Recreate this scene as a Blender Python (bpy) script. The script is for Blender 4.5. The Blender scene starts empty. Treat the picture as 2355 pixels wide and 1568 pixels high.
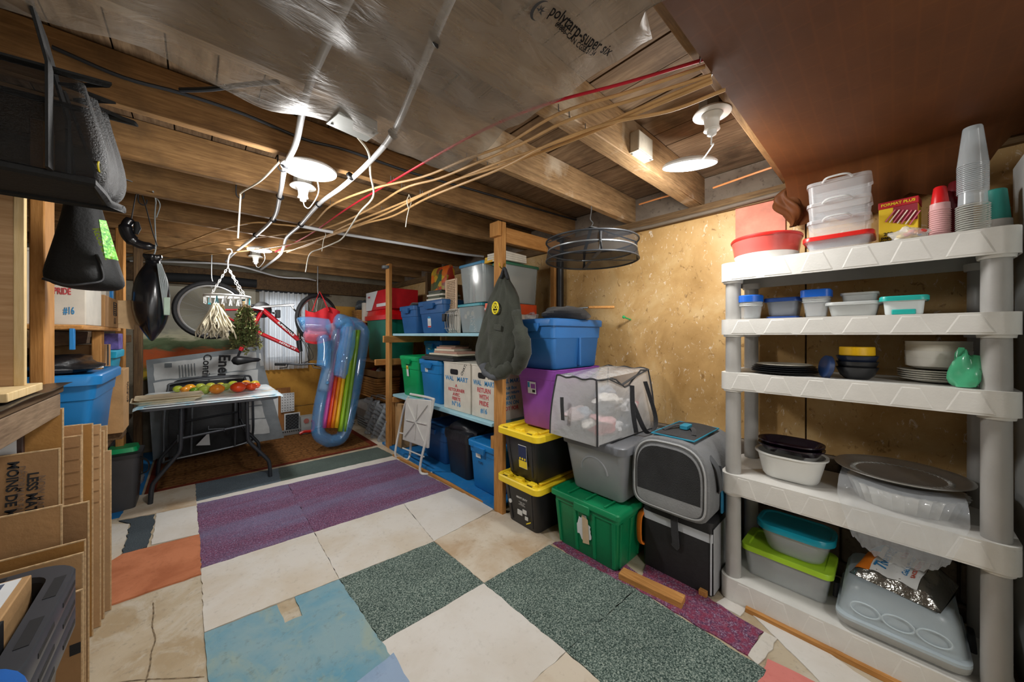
import bpy, bmesh, math, random
from mathutils import Vector, Matrix
R = random.Random(7)
# ---------------------------------------------------------------- camera, world, exposure
FPX, CU, VH, TH, CH = 800.0, 1177.5, 770.0, math.radians(42.26), 1.43   # focal (px), centre column, horizon row, yaw, eye height
scene = bpy.context.scene
cam_d = bpy.data.cameras.new('camera'); cam = bpy.data.objects.new('camera', cam_d)
scene.collection.objects.link(cam); scene.camera = cam
cam_d.sensor_width = 36.0; cam_d.lens = 36.0 * FPX / 2355.0
cam_d.shift_y = -(784.0 - VH) / 2355.0; cam_d.clip_start = 0.02
cam.location = (0, 0, CH); cam.rotation_euler = (math.radians(90), 0, -TH)
scene.view_settings.view_transform = 'Standard'; scene.view_settings.look = 'None'
scene.view_settings.gamma = 1.0; scene.view_settings.use_curve_mapping = False
scene.view_settings.exposure = 0.12
LAMP_W = 46.0
world = bpy.data.worlds.new('world'); scene.world = world; world.use_nodes = True
world.node_tree.nodes['Background'].inputs[0].default_value = (1.0, 0.97, 0.93, 1)
world.node_tree.nodes['Background'].inputs[1].default_value = 1.4
cy = scene.cycles
cy.max_bounces = 6; cy.diffuse_bounces = 3; cy.use_adaptive_sampling = True; cy.adaptive_threshold = .05; cy.glossy_bounces = 2; cy.transmission_bounces = 2; cy.transparent_max_bounces = 16
cy.caustics_reflective = False; cy.caustics_refractive = False
try: cy.use_denoising = True
except Exception: pass

# ---------------------------------------------------------------- measuring helpers (photo pixel -> real place)
def ray(u, v):
    a = (u - CU) / FPX; b = (VH - v) / FPX
    s, c = math.sin(TH), math.cos(TH)
    return Vector((s + a*c, c - a*s, b))
EYE = Vector((0, 0, CH))
def PX(u, v, X): r = ray(u, v); return EYE + r*(X/r.x)
def PY(u, v, Y): r = ray(u, v); return EYE + r*(Y/r.y)
def PZ(u, v, Z=0.0): r = ray(u, v); return EYE + r*((Z-CH)/r.z)

# ---------------------------------------------------------------- materials
def lin(h):
    h = h.lstrip('#'); o = []
    for i in (0, 2, 4):
        c = int(h[i:i+2], 16)/255.0
        o.append(c/12.92 if c <= .04045 else ((c+.055)/1.055)**2.4)
    return (*o, 1.0)
def _new(name):
    m = bpy.data.materials.new(name); m.use_nodes = True
    nt = m.node_tree; return m, nt, nt.nodes['Principled BSDF']
def _coord(nt, sc, kind='Object'):
    tc = nt.nodes.new('ShaderNodeTexCoord'); mp = nt.nodes.new('ShaderNodeMapping')
    mp.inputs['Scale'].default_value = sc if hasattr(sc, '__len__') else (sc, sc, sc)
    nt.links.new(tc.outputs[kind], mp.inputs['Vector']); return mp.outputs['Vector']
def _noise(nt, vec, scale, detail=4, rough=.55, dist=0):
    n = nt.nodes.new('ShaderNodeTexNoise'); n.inputs['Scale'].default_value = scale
    n.inputs['Detail'].default_value = detail; n.inputs['Roughness'].default_value = rough
    n.inputs['Distortion'].default_value = dist
    nt.links.new(vec, n.inputs['Vector']); return n.outputs['Fac']
def _ramp(nt, fac, stops):
    r = nt.nodes.new('ShaderNodeValToRGB'); e = r.color_ramp.elements
    while len(e) < len(stops): e.new(0.5)
    for i, (p, c) in enumerate(stops): e[i].position = p; e[i].color = lin(c) if isinstance(c, str) else c
    nt.links.new(fac, r.inputs[0]); return r.outputs[0]
def _mix(nt, fac, a, b, mode='MIX'):
    m = nt.nodes.new('ShaderNodeMix'); m.data_type = 'RGBA'; m.blend_type = mode
    for sock, val in ((m.inputs[0], fac), (m.inputs[6], a), (m.inputs[7], b)):
        if hasattr(val, 'links'): nt.links.new(val, sock)
        else: sock.default_value = val
    return m.outputs[2]
def _bump(nt, p, fac, strength, dist=.01):
    b = nt.nodes.new('ShaderNodeBump'); b.inputs['Strength'].default_value = strength; b.inputs['Distance'].default_value = dist
    nt.links.new(fac, b.inputs['Height']); nt.links.new(b.outputs[0], p.inputs['Normal'])
MATS = {}
def mat(name, col, rough=.5, metal=0, var=.06, vs=9, bump=0, bs=60, alpha=1, trans=0, spec=.5, coat=0, emit=0, sheen=0, ior=1.45, sss=0):
    if name in MATS: return MATS[name]
    m, nt, p = _new(name); c = lin(col)
    vec = _coord(nt, 1.0)
    if var:
        n = _noise(nt, vec, vs)
        lo = tuple(max(0, x*(1-var*2.2)) for x in c[:3])+(1,); hi = tuple(min(1, x*(1+var*1.6)) for x in c[:3])+(1,)
        nt.links.new(_ramp(nt, n, [(.3, lo), (.7, hi)]), p.inputs['Base Color'])
    else: p.inputs['Base Color'].default_value = c
    p.inputs['Roughness'].default_value = rough; p.inputs['Metallic'].default_value = metal
    p.inputs['Specular IOR Level'].default_value = spec; p.inputs['Alpha'].default_value = alpha
    p.inputs['Transmission Weight'].default_value = trans; p.inputs['IOR'].default_value = ior
    p.inputs['Coat Weight'].default_value = coat; p.inputs['Sheen Weight'].default_value = sheen
    if sss: p.inputs['Subsurface Weight'].default_value = sss; p.inputs['Subsurface Radius'].default_value = (.02,.02,.02)
    if emit: p.inputs['Emission Color'].default_value = c; p.inputs['Emission Strength'].default_value = emit
    if bump: _bump(nt, p, _noise(nt, vec, bs, 3), bump)
    MATS[name] = m; return m
def wood(name, dark, mid, light, axis='X', scale=1.0, rough=.75, knots=True, bump=.25, stain=None):
    """grain runs along `axis` of the object"""
    if name in MATS: return MATS[name]
    m, nt, p = _new(name)
    st = {'X': (1.2, 14, 14), 'Y': (14, 1.2, 14), 'Z': (14, 14, 1.2)}[axis]
    vec = _coord(nt, tuple(s*scale for s in st))
    big = _noise(nt, _coord(nt, 2.2*scale), 1.4, 3)
    g = _noise(nt, vec, 2.2, 6, .65, 1.2)
    f = _noise(nt, vec, 9, 4, .6)
    c1 = _ramp(nt, g, [(.28, dark), (.5, mid), (.72, light)])
    c2 = _mix(nt, .35, c1, _ramp(nt, f, [(.3, dark), (.7, light)]))
    c3 = _mix(nt, .55, c2, _ramp(nt, big, [(.3, (.55,.5,.46,1)), (.65, (1.1,1.08,1.05,1))]), 'MULTIPLY')
    if stain:
        s2 = _noise(nt, _coord(nt, 1.0), 3.1, 5, .6)
        c3 = _mix(nt, _ramp(nt, s2, [(.55, (0,0,0,1)), (.7, (.7,.7,.7,1))]), c3, lin(stain))
    nt.links.new(c3, p.inputs['Base Color']); p.inputs['Roughness'].default_value = rough
    p.inputs['Specular IOR Level'].default_value = .25
    _bump(nt, p, f, bump, .004)
    MATS[name] = m; return m
def carpet(name, cols, scale=260, rough=1.0, patch=.3, stripes=None, bump=.9):
    if name in MATS: return MATS[name]
    m, nt, p = _new(name); vec = _coord(nt, 1.0)
    n = _noise(nt, vec, scale, 2, .7)
    k = len(cols); c = _ramp(nt, n, [(.32+.36*i/max(1, k-1), cols[i]) for i in range(k)])
    b = _noise(nt, vec, 3.5, 4)
    c = _mix(nt, patch, c, _ramp(nt, b, [(.3, (.45,.45,.47,1)), (.7, (1.25,1.25,1.22,1))]), 'MULTIPLY')
    if stripes:     # (axis scale vector, colour, amount)
        s = _noise(nt, _coord(nt, stripes[0]), 1.0, 3, .6)
        c = _mix(nt, _ramp(nt, s, [(.42, (0,0,0,1)), (.62, (stripes[2],)*3+(1,))]), c, lin(stripes[1]))
    nt.links.new(c, p.inputs['Base Color']); p.inputs['Roughness'].default_value = rough
    p.inputs['Specular IOR Level'].default_value = .1
    _bump(nt, p, n, bump, .006)
    MATS[name] = m; return m
def stained(name, base, stain, sc=3.0, amt=.6, rough=.8, fine='#6b6459', finesc=40, fineamt=.35, bump=.2, stain2=None):
    """painted / dirty flat surface: base colour with soft stains and fine specks"""
    if name in MATS: return MATS[name]
    m, nt, p = _new(name); vec = _coord(nt, 1.0)
    a = _noise(nt, vec, sc, 5, .6, .4)
    c = _mix(nt, _ramp(nt, a, [(.42, (0,0,0,1)), (.63, (amt,)*3+(1,))]), lin(base), lin(stain))
    if stain2:
        a2 = _noise(nt, _coord(nt, (1.3, .9, 1.1)), sc*1.7, 5, .65, .8)
        c = _mix(nt, _ramp(nt, a2, [(.5, (0,0,0,1)), (.66, (amt,)*3+(1,))]), c, lin(stain2))
    f = _noise(nt, vec, finesc, 5, .7)
    c = _mix(nt, _ramp(nt, f, [(.56, (0,0,0,1)), (.69, (fineamt,)*3+(1,))]), c, lin(fine))
    nt.links.new(c, p.inputs['Base Color']); p.inputs['Roughness'].default_value = rough
    p.inputs['Specular IOR Level'].default_value = .25
    if bump: _bump(nt, p, f, bump, .004)
    MATS[name] = m; return m
def clear(name, col, alpha=.35, rough=.15, spec=.6, var=0, bump=0, bs=12):
    return mat(name, col, rough=rough, alpha=alpha, spec=spec, var=var, bump=bump, bs=bs)

# ---------------------------------------------------------------- geometry
def rrect(sx, sy, r, n=4):
    r = min(r, sx/2-1e-4, sy/2-1e-4); pts = []
    for cx, cy_, a0 in ((sx/2-r, sy/2-r, 0), (-sx/2+r, sy/2-r, 90), (-sx/2+r, -sy/2+r, 180), (sx/2-r, -sy/2+r, 270)):
        for i in range(n+1):
            a = math.radians(a0+90*i/n); pts.append((cx+r*math.cos(a), cy_+r*math.sin(a)))
    return pts
class G:
    def __init__(s): s.v = []; s.f = []; s.M = None
    def add(s, vs, fs):
        o = len(s.v); s.v += [Vector(x) if s.M is None else s.M @ Vector(x) for x in vs]; s.f += [tuple(i+o for i in f) for f in fs]; return s
    def box(s, lo, hi):
        x0, y0, z0 = lo; x1, y1, z1 = hi
        return s.add([(x0,y0,z0),(x1,y0,z0),(x1,y1,z0),(x0,y1,z0),(x0,y0,z1),(x1,y0,z1),(x1,y1,z1),(x0,y1,z1)],
                     [(0,3,2,1),(4,5,6,7),(0,1,5,4),(1,2,6,5),(2,3,7,6),(3,0,4,7)])
    def cbox(s, c, sz): return s.box([c[i]-sz[i]/2 for i in range(3)], [c[i]+sz[i]/2 for i in range(3)])
    def bar(s, p0, p1, w, h, up=(0,0,1)):
        p0, p1 = Vector(p0), Vector(p1); d = (p1-p0).normalized(); u = Vector(up)
        if abs(d.dot(u)) > .98: u = Vector((0,1,0))
        a = d.cross(u).normalized()*w/2; b = a.cross(d).normalized()*h/2
        vs = [p+q for p in (p0, p1) for q in (-a-b, a-b, a+b, -a+b)]
        return s.add(vs, [(0,3,2,1),(4,5,6,7),(0,1,5,4),(1,2,6,5),(2,3,7,6),(3,0,4,7)])
    def tube(s, pts, r, n=8, closed=False, cap=True, flat=None):
        P = [Vector(p) for p in pts]; N = len(P); rs = r if hasattr(r, '__len__') else [r]*N
        T = []
        for i in range(N):
            a = P[(i-1) % N] if (closed or i) else P[0]; b = P[(i+1) % N] if (closed or i < N-1) else P[-1]
            t = (b-a); T.append(t.normalized() if t.length > 1e-9 else Vector((0,0,1)))
        u = Vector((0,0,1)) if abs(T[0].z) < .9 else Vector((1,0,0))
        nrm = (u - T[0]*u.dot(T[0])).normalized(); vs = []
        for i in range(N):
            nrm = (nrm - T[i]*nrm.dot(T[i])).normalized(); bn = T[i].cross(nrm)
            for k in range(n):
                a = 2*math.pi*k/n; k2 = flat if flat else 1
                vs.append(P[i] + (nrm*math.cos(a)*k2 + bn*math.sin(a))*rs[i])
        fs = []
        for i in range(N if closed else N-1):
            j = (i+1) % N
            for k in range(n): fs.append((i*n+k, j*n+k, j*n+(k+1) % n, i*n+(k+1) % n))
        if not closed and cap: fs += [tuple(range(n))[::-1], tuple((N-1)*n+k for k in range(n))]
        return s.add(vs, [f[::-1] for f in fs])
    def cyl(s, p0, p1, r0, r1=None, n=20, cap=True): return s.tube([p0, p1], [r0, r0 if r1 is None else r1], n, cap=cap)
    def lathe(s, prof, c=(0,0,0), n=28, sx=1, sy=1, caps=(True, True)):
        c = Vector(c); vs = [c+Vector((r*sx*math.cos(2*math.pi*k/n), r*sy*math.sin(2*math.pi*k/n), z)) for r, z in prof for k in range(n)]
        fs = [(i*n+k, i*n+(k+1) % n, (i+1)*n+(k+1) % n, (i+1)*n+k) for i in range(len(prof)-1) for k in range(n)]
        if caps[0]: fs.append(tuple(range(n))[::-1])
        if caps[1]: fs.append(tuple((len(prof)-1)*n+k for k in range(n)))
        return s.add(vs, fs)
    def loft(s, levels, caps=(True, True), n=4):
        """levels: (z, size x, size y, corner radius[, cx, cy])"""
        vs = []; k = 0
        for L in levels:
            z, sx, sy, r = L[:4]; ox, oy = (L[4], L[5]) if len(L) > 4 else (0, 0)
            pts = rrect(sx, sy, r, n); k = len(pts); vs += [(x+ox, y+oy, z) for x, y in pts]
        fs = [(i*k+j, i*k+(j+1) % k, (i+1)*k+(j+1) % k, (i+1)*k+j) for i in range(len(levels)-1) for j in range(k)]
        if caps[0]: fs.append(tuple(range(k))[::-1])
        if caps[1]: fs.append(tuple((len(levels)-1)*k+j for j in range(k)))
        return s.add(vs, fs)
    def grid(s, fn, nu, nv, both=0):
        vs = [fn(i/nu, j/nv) for j in range(nv+1) for i in range(nu+1)]; w = nu+1
        return s.add(vs, [(j*w+i, j*w+i+1, (j+1)*w+i+1, (j+1)*w+i) for j in range(nv) for i in range(nu)])
    def prism(s, pts, z0, z1):
        n = len(pts); return s.add([(x, y, z0) for x, y in pts]+[(x, y, z1) for x, y in pts],
            [tuple(range(n))[::-1], tuple(range(n, 2*n))]+[(i, (i+1) % n, n+(i+1) % n, n+i) for i in range(n)])
    def sphere(s, c, r, sx=1, sy=1, sz=1, n=14, m=8):
        prof = [(max(1e-4, r*math.sin(math.pi*i/m)), -r*sz*math.cos(math.pi*i/m)) for i in range(m+1)]
        return s.lathe(prof, c, n, sx, sy, (False, False))

def smooth_by_angle(me, ang=40):
    bm = bmesh.new(); bm.from_mesh(me)
    bmesh.ops.recalc_face_normals(bm, faces=bm.faces)
    lim = math.radians(ang)
    for f in bm.faces: f.smooth = True
    for e in bm.edges:
        e.smooth = len(e.link_faces) == 2 and e.calc_face_angle(0) < lim
    bm.to_mesh(me); bm.free()
def obj(name, g, m, parent=None, loc=None, bevel=0, seg=2, solid=0, sub=0, ang=40, rot=None, label=None):
    """ONE mesh object. parent given: geometry is in the parent's own frame. Otherwise geometry is in world metres and
    the origin moves to the middle of its base (or to loc, when the geometry is local)."""
    me = bpy.data.meshes.new(name); vs = g.v
    if parent is None and loc is None:
        lo = [min(v[i] for v in vs) for i in range(3)]; hi = [max(v[i] for v in vs) for i in range(3)]
        loc = Vector(((lo[0]+hi[0])/2, (lo[1]+hi[1])/2, lo[2])); vs = [v-loc for v in vs]
    me.from_pydata([tuple(v) for v in vs], [], g.f); me.update()
    smooth_by_angle(me, ang); me.materials.append(m)
    o = bpy.data.objects.new(name, me); scene.collection.objects.link(o)
    if parent is not None: o.parent = parent
    if loc is not None: o.location = loc
    if rot is not None: o.rotation_euler = rot
    if solid: md = o.modifiers.new('thickness', 'SOLIDIFY'); md.thickness = solid; md.offset = 0
    if sub: md = o.modifiers.new('subdivision', 'SUBSURF'); md.levels = md.render_levels = sub
    if bevel:
        md = o.modifiers.new('bevel', 'BEVEL'); md.width = bevel; md.segments = seg; md.limit_method = 'ANGLE'; md.angle_limit = math.radians(35)
    if label: o['label'] = label
    return o
def tag(o, label, cat, group=None, kind=None):
    o['label'] = label; o['category'] = cat
    if group: o['group'] = group
    if kind: o['kind'] = kind
    return o
def thing(name, label, cat, loc=(0,0,0), rotz=0, group=None):
    o = bpy.data.objects.new(name, None); scene.collection.objects.link(o); o.empty_display_size = .1
    o.location = loc; o.rotation_euler = (0, 0, rotz); return tag(o, label, cat, group)
def struct(name, g, m, parent=None, label=None, **k):
    if parent is not None and not k.pop('local', False): g.v = [v-parent.location for v in g.v]     # geometry given in room metres
    o = obj(name, g, m, parent, **k)
    if parent is None: o['kind'] = 'structure'
    if label: o['label'] = label
    return o
def copy_tree(o, loc=None, rotz=None, label=None, parent=None):
    c = o.copy(); scene.collection.objects.link(c)
    if parent is not None: c.parent = parent
    if loc is not None: c.location = loc
    if rotz is not None: c.rotation_euler = (0, 0, rotz)
    if label: c['label'] = label
    for ch in list(o.children): copy_tree(ch, parent=c)
    return c
def face(normal):
    """frame for print on a face: columns right, up, out"""
    r, u = {'-x': ((0,-1,0), (0,0,1)), '-y': ((1,0,0), (0,0,1)), '+x': ((0,1,0), (0,0,1)), '+z': ((1,0,0), (0,1,0)), '-z': ((1,0,0), (0,-1,0))}[normal]
    r, u = Vector(r), Vector(u); n = r.cross(u)
    return Matrix((r, u, n)).transposed().to_4x4()
def lettering(body, size, m, at, frame, parent, bold=0, width=None, name='lettering', align='CENTER', space=1.0, spin=0):
    cu = bpy.data.curves.new(name, 'FONT'); cu.body = body; cu.size = size; cu.align_x = align; cu.align_y = 'CENTER'
    cu.offset = bold; cu.extrude = .0004; cu.space_line = space; cu.resolution_u = 3
    t = bpy.data.objects.new(name, cu); scene.collection.objects.link(t)
    bpy.context.view_layer.update()
    me = bpy.data.meshes.new_from_object(t.evaluated_get(bpy.context.evaluated_depsgraph_get()))
    bpy.data.objects.remove(t); bpy.data.curves.remove(cu)
    M = Matrix.Translation(Vector(at)) @ frame @ Matrix.Rotation(spin, 4, 'Z')
    if width:
        xs = [v.co.x for v in me.vertices]
        if xs: M = M @ Matrix.Diagonal((width/max(1e-6, max(xs)-min(xs)), 1, 1, 1))
    me.transform(M); me.materials.clear(); me.materials.append(m)
    o = bpy.data.objects.new(name, me); scene.collection.objects.link(o)
    if parent is not None: o.parent = parent
    return o
def ctr(g, at, yaw=0, tilt=None):
    """start a transform for geometry that is built about 0"""
    g.M = Matrix.Translation(Vector(at)) @ Matrix.Rotation(yaw, 4, 'Z') @ (tilt if tilt else Matrix.Identity(4)); return g
def catenary(a, b, sag, n=14):
    a, b = Vector(a), Vector(b); return [a.lerp(b, i/n) - Vector((0, 0, sag*4*(i/n)*(1-i/n))) for i in range(n+1)]
def spline(pts, n=8):
    """Catmull-Rom through points"""
    P = [Vector(p) for p in pts]; P = [P[0]*2-P[1]] + P + [P[-1]*2-P[-2]]; out = []
    for i in range(1, len(P)-2):
        for k in range(n):
            t = k/n; p0, p1, p2, p3 = P[i-1:i+3]
            out.append(.5*((2*p1)+(p2-p0)*t+(2*p0-5*p1+4*p2-p3)*t*t+(3*p1-p0-3*p2+p3)*t*t*t))
    return out + [P[-2]]
# ---------------------------------------------------------------- the room
JB = 2.33                                   # underside of the joists
XW, XL, YF, YB = 2.62, -1.45, 6.15, -2.6    # right wall, left wall, far wall, open near side
M_conc = stained('concrete_floor', '#b9ab93', '#a08a68', 2.6, .7, .85, '#7d776b', 30, .5, .3, '#c6bfb0')
M_jo = wood('joist_wood', '#5c4229', '#87663f', '#ab865a', 'X', 1.0, stain='#5a452e')
M_jo2 = wood('joist_wood_worn', '#665039', '#957550', '#bc9c72', 'X', 1.1, stain='#cdbfa8')
M_plk = wood('subfloor_wood', '#4b3a28', '#77604a', '#9a8368', 'Y', .8, stain='#3f3226')
M_stud = wood('stud_pine', '#93622f', '#b98246', '#d3a061', 'Z', .8)
M_studx = wood('stud_pine_x', '#93622f', '#b98246', '#d3a061', 'X', .8)
M_study = wood('stud_pine_y', '#93622f', '#b98246', '#d3a061', 'Y', .8)
M_old = wood('old_dark_lumber', '#3a2b1e', '#5a4430', '#77603f', 'Y', .8)
M_oldz = wood('old_dark_lumber_z', '#3a2b1e', '#5a4430', '#77603f', 'Z', .8)
M_cyan = stained('cyan_shelf_paint', '#a3cfdd', '#8fb9c6', 3, .5, .5, '#7f9aa3', 30, .2, .05)
M_blueb = stained('blue_floor_paint', '#2277b8', '#1d5f95', 3, .6, .55, '#7a8791', 26, .3, .1)
fl = struct('floor', G().box((XL, YB, -.1), (XW+.2, YF+.2, 0)), M_conc)

def tan_wall(name):
    m, nt, p = _new(name); vec = _coord(nt, 1.0)
    a = _noise(nt, vec, 2.1, 5, .6, .5)
    c = _ramp(nt, a, [(.3, '#a07a44'), (.5, '#c19b63'), (.7, '#d3b685')])
    s = _noise(nt, _coord(nt, (3, 9, 5)), 3.4, 6, .72, 1.2)            # pale scrapes
    c = _mix(nt, _ramp(nt, s, [(.595, (0,0,0,1)), (.67, (.7,)*3+(1,))]), c, lin('#ece3d2'))
    d = _noise(nt, _coord(nt, (9, 7, 5)), 3.3, 5, .7, .9)              # brown nicks
    c = _mix(nt, _ramp(nt, d, [(.60, (0,0,0,1)), (.68, (.75,)*3+(1,))]), c, lin('#7a572c'))
    nt.links.new(c, p.inputs['Base Color']); p.inputs['Roughness'].default_value = .62; p.inputs['Specular IOR Level'].default_value = .35
    _bump(nt, p, _noise(nt, vec, 22, 4), .3, .006); return m
M_tan = tan_wall('foam_board_tan')
M_block = stained('concrete_block', '#837668', '#5f5347', 4, .7, .95, '#3d352d', 24, .6, .7)
M_ochre = stained('ochre_board', '#c8933f', '#a8742c', 2.5, .6, .7, '#7a5320', 30, .25, .1)
M_redbleed = mat('red_bleed_tint', '#d88a72', .7, var=.12)
wr = struct('wall_right', G().box((XW+.03, YB, 0), (XW+.2, YF+.2, 2.53)), M_block)
for y0, y1 in ((.352, 2.72), (2.728, 5.1), (5.108, YF)):
    struct('panel', G().box((XW, y0, .76), (XW+.03, y1, 2.25)), M_tan, wr)
struct('panel', G().box((XW+.002, -1.9, .76), (XW+.03, .344, 2.25)), M_tan, wr)
struct('panel', G().box((XW-.012, .44, 2.02), (XW, .70, 2.25)), M_redbleed, wr, label='pink patch painted for red light bleed at the wall top')  # thin patch whose pink colour imitates reddish light bleeding onto the tan wall
blk = G().cbox((0, 0, 0), (.05, .392, .182)); b0 = None
for r_ in range(4):
    for k in range(9):
        y = -.6 + k*.4 + (.2 if r_ % 2 else 0)
        pos = (XW+.012+R.uniform(-.006, .006), y, .095+r_*.19)
        if b0 is None: b0 = struct('block', blk, M_block, wr, bevel=.012, local=True); b0.location = Vector(pos)-wr.location
        else: copy_tree(b0, loc=Vector(pos)-wr.location, parent=wr)
# far wall with the window opening
WX0, WX1, WZ0, WZ1 = PY(606, 700, YF).x, PY(700, 700, YF).x, 1.05, 2.0
M_farw = stained('far_wall_board', '#8d8676', '#6e604b', 2.5, .6, .9, '#4d4436', 22, .4, .2)
wf = struct('wall_far', G().box((XL, YF, 0), (WX0, YF+.18, 2.53)).box((WX1, YF, 0), (XW+.03, YF+.18, 2.53))
            .box((WX0, YF, 0), (WX1, YF+.18, WZ0)).box((WX0, YF, WZ1), (WX1, YF+.18, 2.53)), M_farw)
struct('panel', G().box((WX0-.45, YF-.02, .35), (1.62, YF, 1.03)), M_ochre, wf)
struct('panel', G().box((1.63, YF-.02, .35), (XW, YF, 1.9)), M_ochre, wf)
struct('panel', G().box((WX0-.45, YF-.016, 0), (1.72, YF, .34)), M_ochre, wf)
struct('beam', G().box((XL, YF-.09, 2.08), (XW, YF, 2.30)), M_old, wf, bevel=.006)
M_winf = mat('window_frame_paint', '#c8c4b8', .5); M_pane = clear('window_pane', '#cfe2f2', .12, .05)
wn = struct('window_1', G().box((WX0, YF+.05, WZ0), (WX0+.05, YF+.11, WZ1)).box((WX1-.05, YF+.05, WZ0), (WX1, YF+.11, WZ1))
            .box((WX0+.05, YF+.05, WZ0), (WX1-.05, YF+.11, WZ0+.05)).box((WX0+.05, YF+.05, WZ1-.05), (WX1-.05, YF+.11, WZ1))
            .box(((WX0+WX1)/2-.02, YF+.05, WZ0+.05), ((WX0+WX1)/2+.02, YF+.11, WZ1-.05)), M_winf)
for k in range(2):
    x0 = WX0+.05 if k == 0 else (WX0+WX1)/2+.02
    struct('pane', G().box((x0, YF+.075, WZ0+.05), (x0+(WX1-WX0)/2-.07, YF+.08, WZ1-.05)), M_pane, wn)
ld = bpy.data.lights.new('daylight', 'AREA'); ld.energy = 14; ld.size = 1.0; ld.color = (.72, .86, 1)
lo = bpy.data.objects.new('daylight', ld); scene.collection.objects.link(lo); lo.location = ((WX0+WX1)/2, YF+.6, 1.7); lo.rotation_euler = (math.radians(-90), 0, 0)
wl = struct('wall_left', G().box((XL-.15, YB, 0), (XL, YF+.2, 2.53)), M_farw)
# ceiling: boards over joists
ce = struct('ceiling', G().box((XL-.1, YB, 2.56), (XW+.2, YF+.2, 2.62)), M_plk)
cz = ce.location
x = XL
while x < XW+.1:
    w = .152
    struct('plank', G().box((x, YB, 2.535+R.uniform(0, .006)), (x+w-.006, YF+.15, 2.559)), M_plk, ce); x += w
JY = [-1.55, -.95, -.35, .40, .90, 1.42, 2.03, 2.61, 3.22, 3.83, 4.44, 5.05, 5.66]
for i, y in enumerate(JY):
    th = .048 if abs(y-.9) > .01 else .085
    o = struct('joist', G().box((-2.1, -th/2, 0), (2.1, th/2, .205)), M_jo2 if y in (.9, 1.42) else M_jo, ce, bevel=.004, seg=1, local=True)
    o.location = Vector((.62+R.uniform(-.02, .02), y+th/2, JB)) - cz
M_sill = wood('sill_wood', '#4a3826', '#6f563a', '#8d7350', 'Y', 1)
struct('trim_1', G().box((XW-.03, YB, 2.25), (XW+.18, YF, 2.33)), M_sill, label='rough sill plate on top of the right wall')
# carpets and tiles lying on the floor: outline in photo pixels -> floor metres
def patch(name, label, m, px, z=.006, cat='carpet', group=None, wob=.004, z0=.0005, world=False):
    pts = [(p[0], p[1]) if world else tuple(PZ(p[0], p[1], z).xy) for p in px]; out = []
    n = len(pts)
    for i in range(n):                        # cut edges are a little uneven
        a, b = Vector(pts[i]), Vector(pts[(i+1) % n]); L = (b-a).length; k = max(1, int(L/.035))
        nr = Vector((-(b-a).y, (b-a).x)).normalized() if L > 0 else Vector((0, 0))
        for j in range(k): out.append(tuple(a.lerp(b, j/k) + (nr*R.uniform(-wob, wob) if j else Vector((0, 0)))))
    o = obj(name, G().prism(out, z0, z), m); return tag(o, label, cat, group)
M_white = stained('white_carpet_backing', '#cec9c0', '#bcac92', 2.2, .55, .85, '#8a8172', 34, .25, .08)
M_white2 = stained('white_backing_clean', '#d2cec7', '#c0b6a6', 2.0, .5, .85, '#8a8172', 34, .15, .08)
M_beige = stained('beige_dirty_backing', '#cabfad', '#a98c68', 2.6, .75, .9, '#8a7355', 22, .35, .1)
M_grn = carpet('green_carpet', ['#26332f', '#4a5a54', '#78877f', '#a9b1a5'], 150)
M_grn2 = carpet('green_grey_carpet', ['#3d4844', '#5c6964', '#79847c'])
M_slate = carpet('slate_carpet', ['#46525c', '#6a7882', '#8b969c'])
M_dkgrey = carpet('charcoal_carpet', ['#343b40', '#4d565c', '#676f73'])
M_purp = carpet('purple_carpet', ['#443b52', '#6b4a66', '#86546c', '#7f8ba6'], 110, stripes=((.5, 3.2, 1), '#75819f', .4))
M_stripe = carpet('red_blue_striped_carpet', ['#3f3d58', '#7c4560', '#9a95aa'], 120, stripes=((30, 30, 1), '#8c3a50', .8))
M_rust = stained('rust_mat', '#c07a56', '#9a5838', 3.5, .7, .95, '#7c4630', 40, .3, .3)
M_teal = stained('teal_worn_mat', '#829ea4', '#4f8dA6', 2.6, .75, .9, '#66756f', 26, .5, .25, '#93a193')
M_sblue = stained('pale_blue_mat', '#8fa3bb', '#6f8fae', 3, .6, .9, '#6c7785', 26, .3, .2)
M_pink = stained('salmon_mat', '#cf7d74', '#bb6157', 4, .6, .95, '#a5564c', 40, .3, .3)
patch('carpet_tile', 'purple and blue flecked carpet tile, left one, beside the rust mat', M_purp, [(453,1158),(662,1113),(722,1223),(463,1306)], .008)
patch('carpet_tile', 'purple and blue flecked carpet tile, right one, ending under the white folding stool', M_purp, [(662,1113),(912,1056),(1040,1122),(722,1223)], .008)
patch('carpet_strip', 'thin white strip of backing along the far edge of the purple tiles', M_white2, [(450,1150),(905,1046),(925,1056),(452,1163)], .005, wob=.002)
patch('carpet_tile', 'large white upturned tile between purple tile and teal mat', M_white, [(463,1306),(722,1223),(780,1331),(470,1453)], .0065)
patch('carpet_tile', 'white upturned tile in the middle, above the dark green tile', M_white, [(722,1223),(928,1158),(998,1244),(780,1331)], .0065)
patch('carpet_tile', 'white upturned tile beside the blue bin under the shelving', M_white2, [(928,1158),(1040,1122),(1140,1168),(998,1244)], .0065)
patch('carpet_tile', 'dark green flecked carpet tile touching the teal mat', M_grn, [(780,1331),(998,1245),(1113,1340),(878,1475)], .009)
patch('carpet_tile', 'stained beige tile in front of the yellow-lidded totes', M_beige, [(998,1244),(1130,1176),(1168,1180),(1276,1246),(1113,1340)], .007)
patch('carpet_tile', 'dark green flecked carpet tile in front of the green crate', M_grn, [(1113,1340),(1264,1252),(1462,1354),(1302,1497)], .009)
patch('carpet_tile', 'dark green flecked carpet tile nearest the wire rack and the camera', M_grn, [(1302,1497),(1462,1354),(1762,1540),(1720,1600),(1420,1600)], .009)
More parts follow.
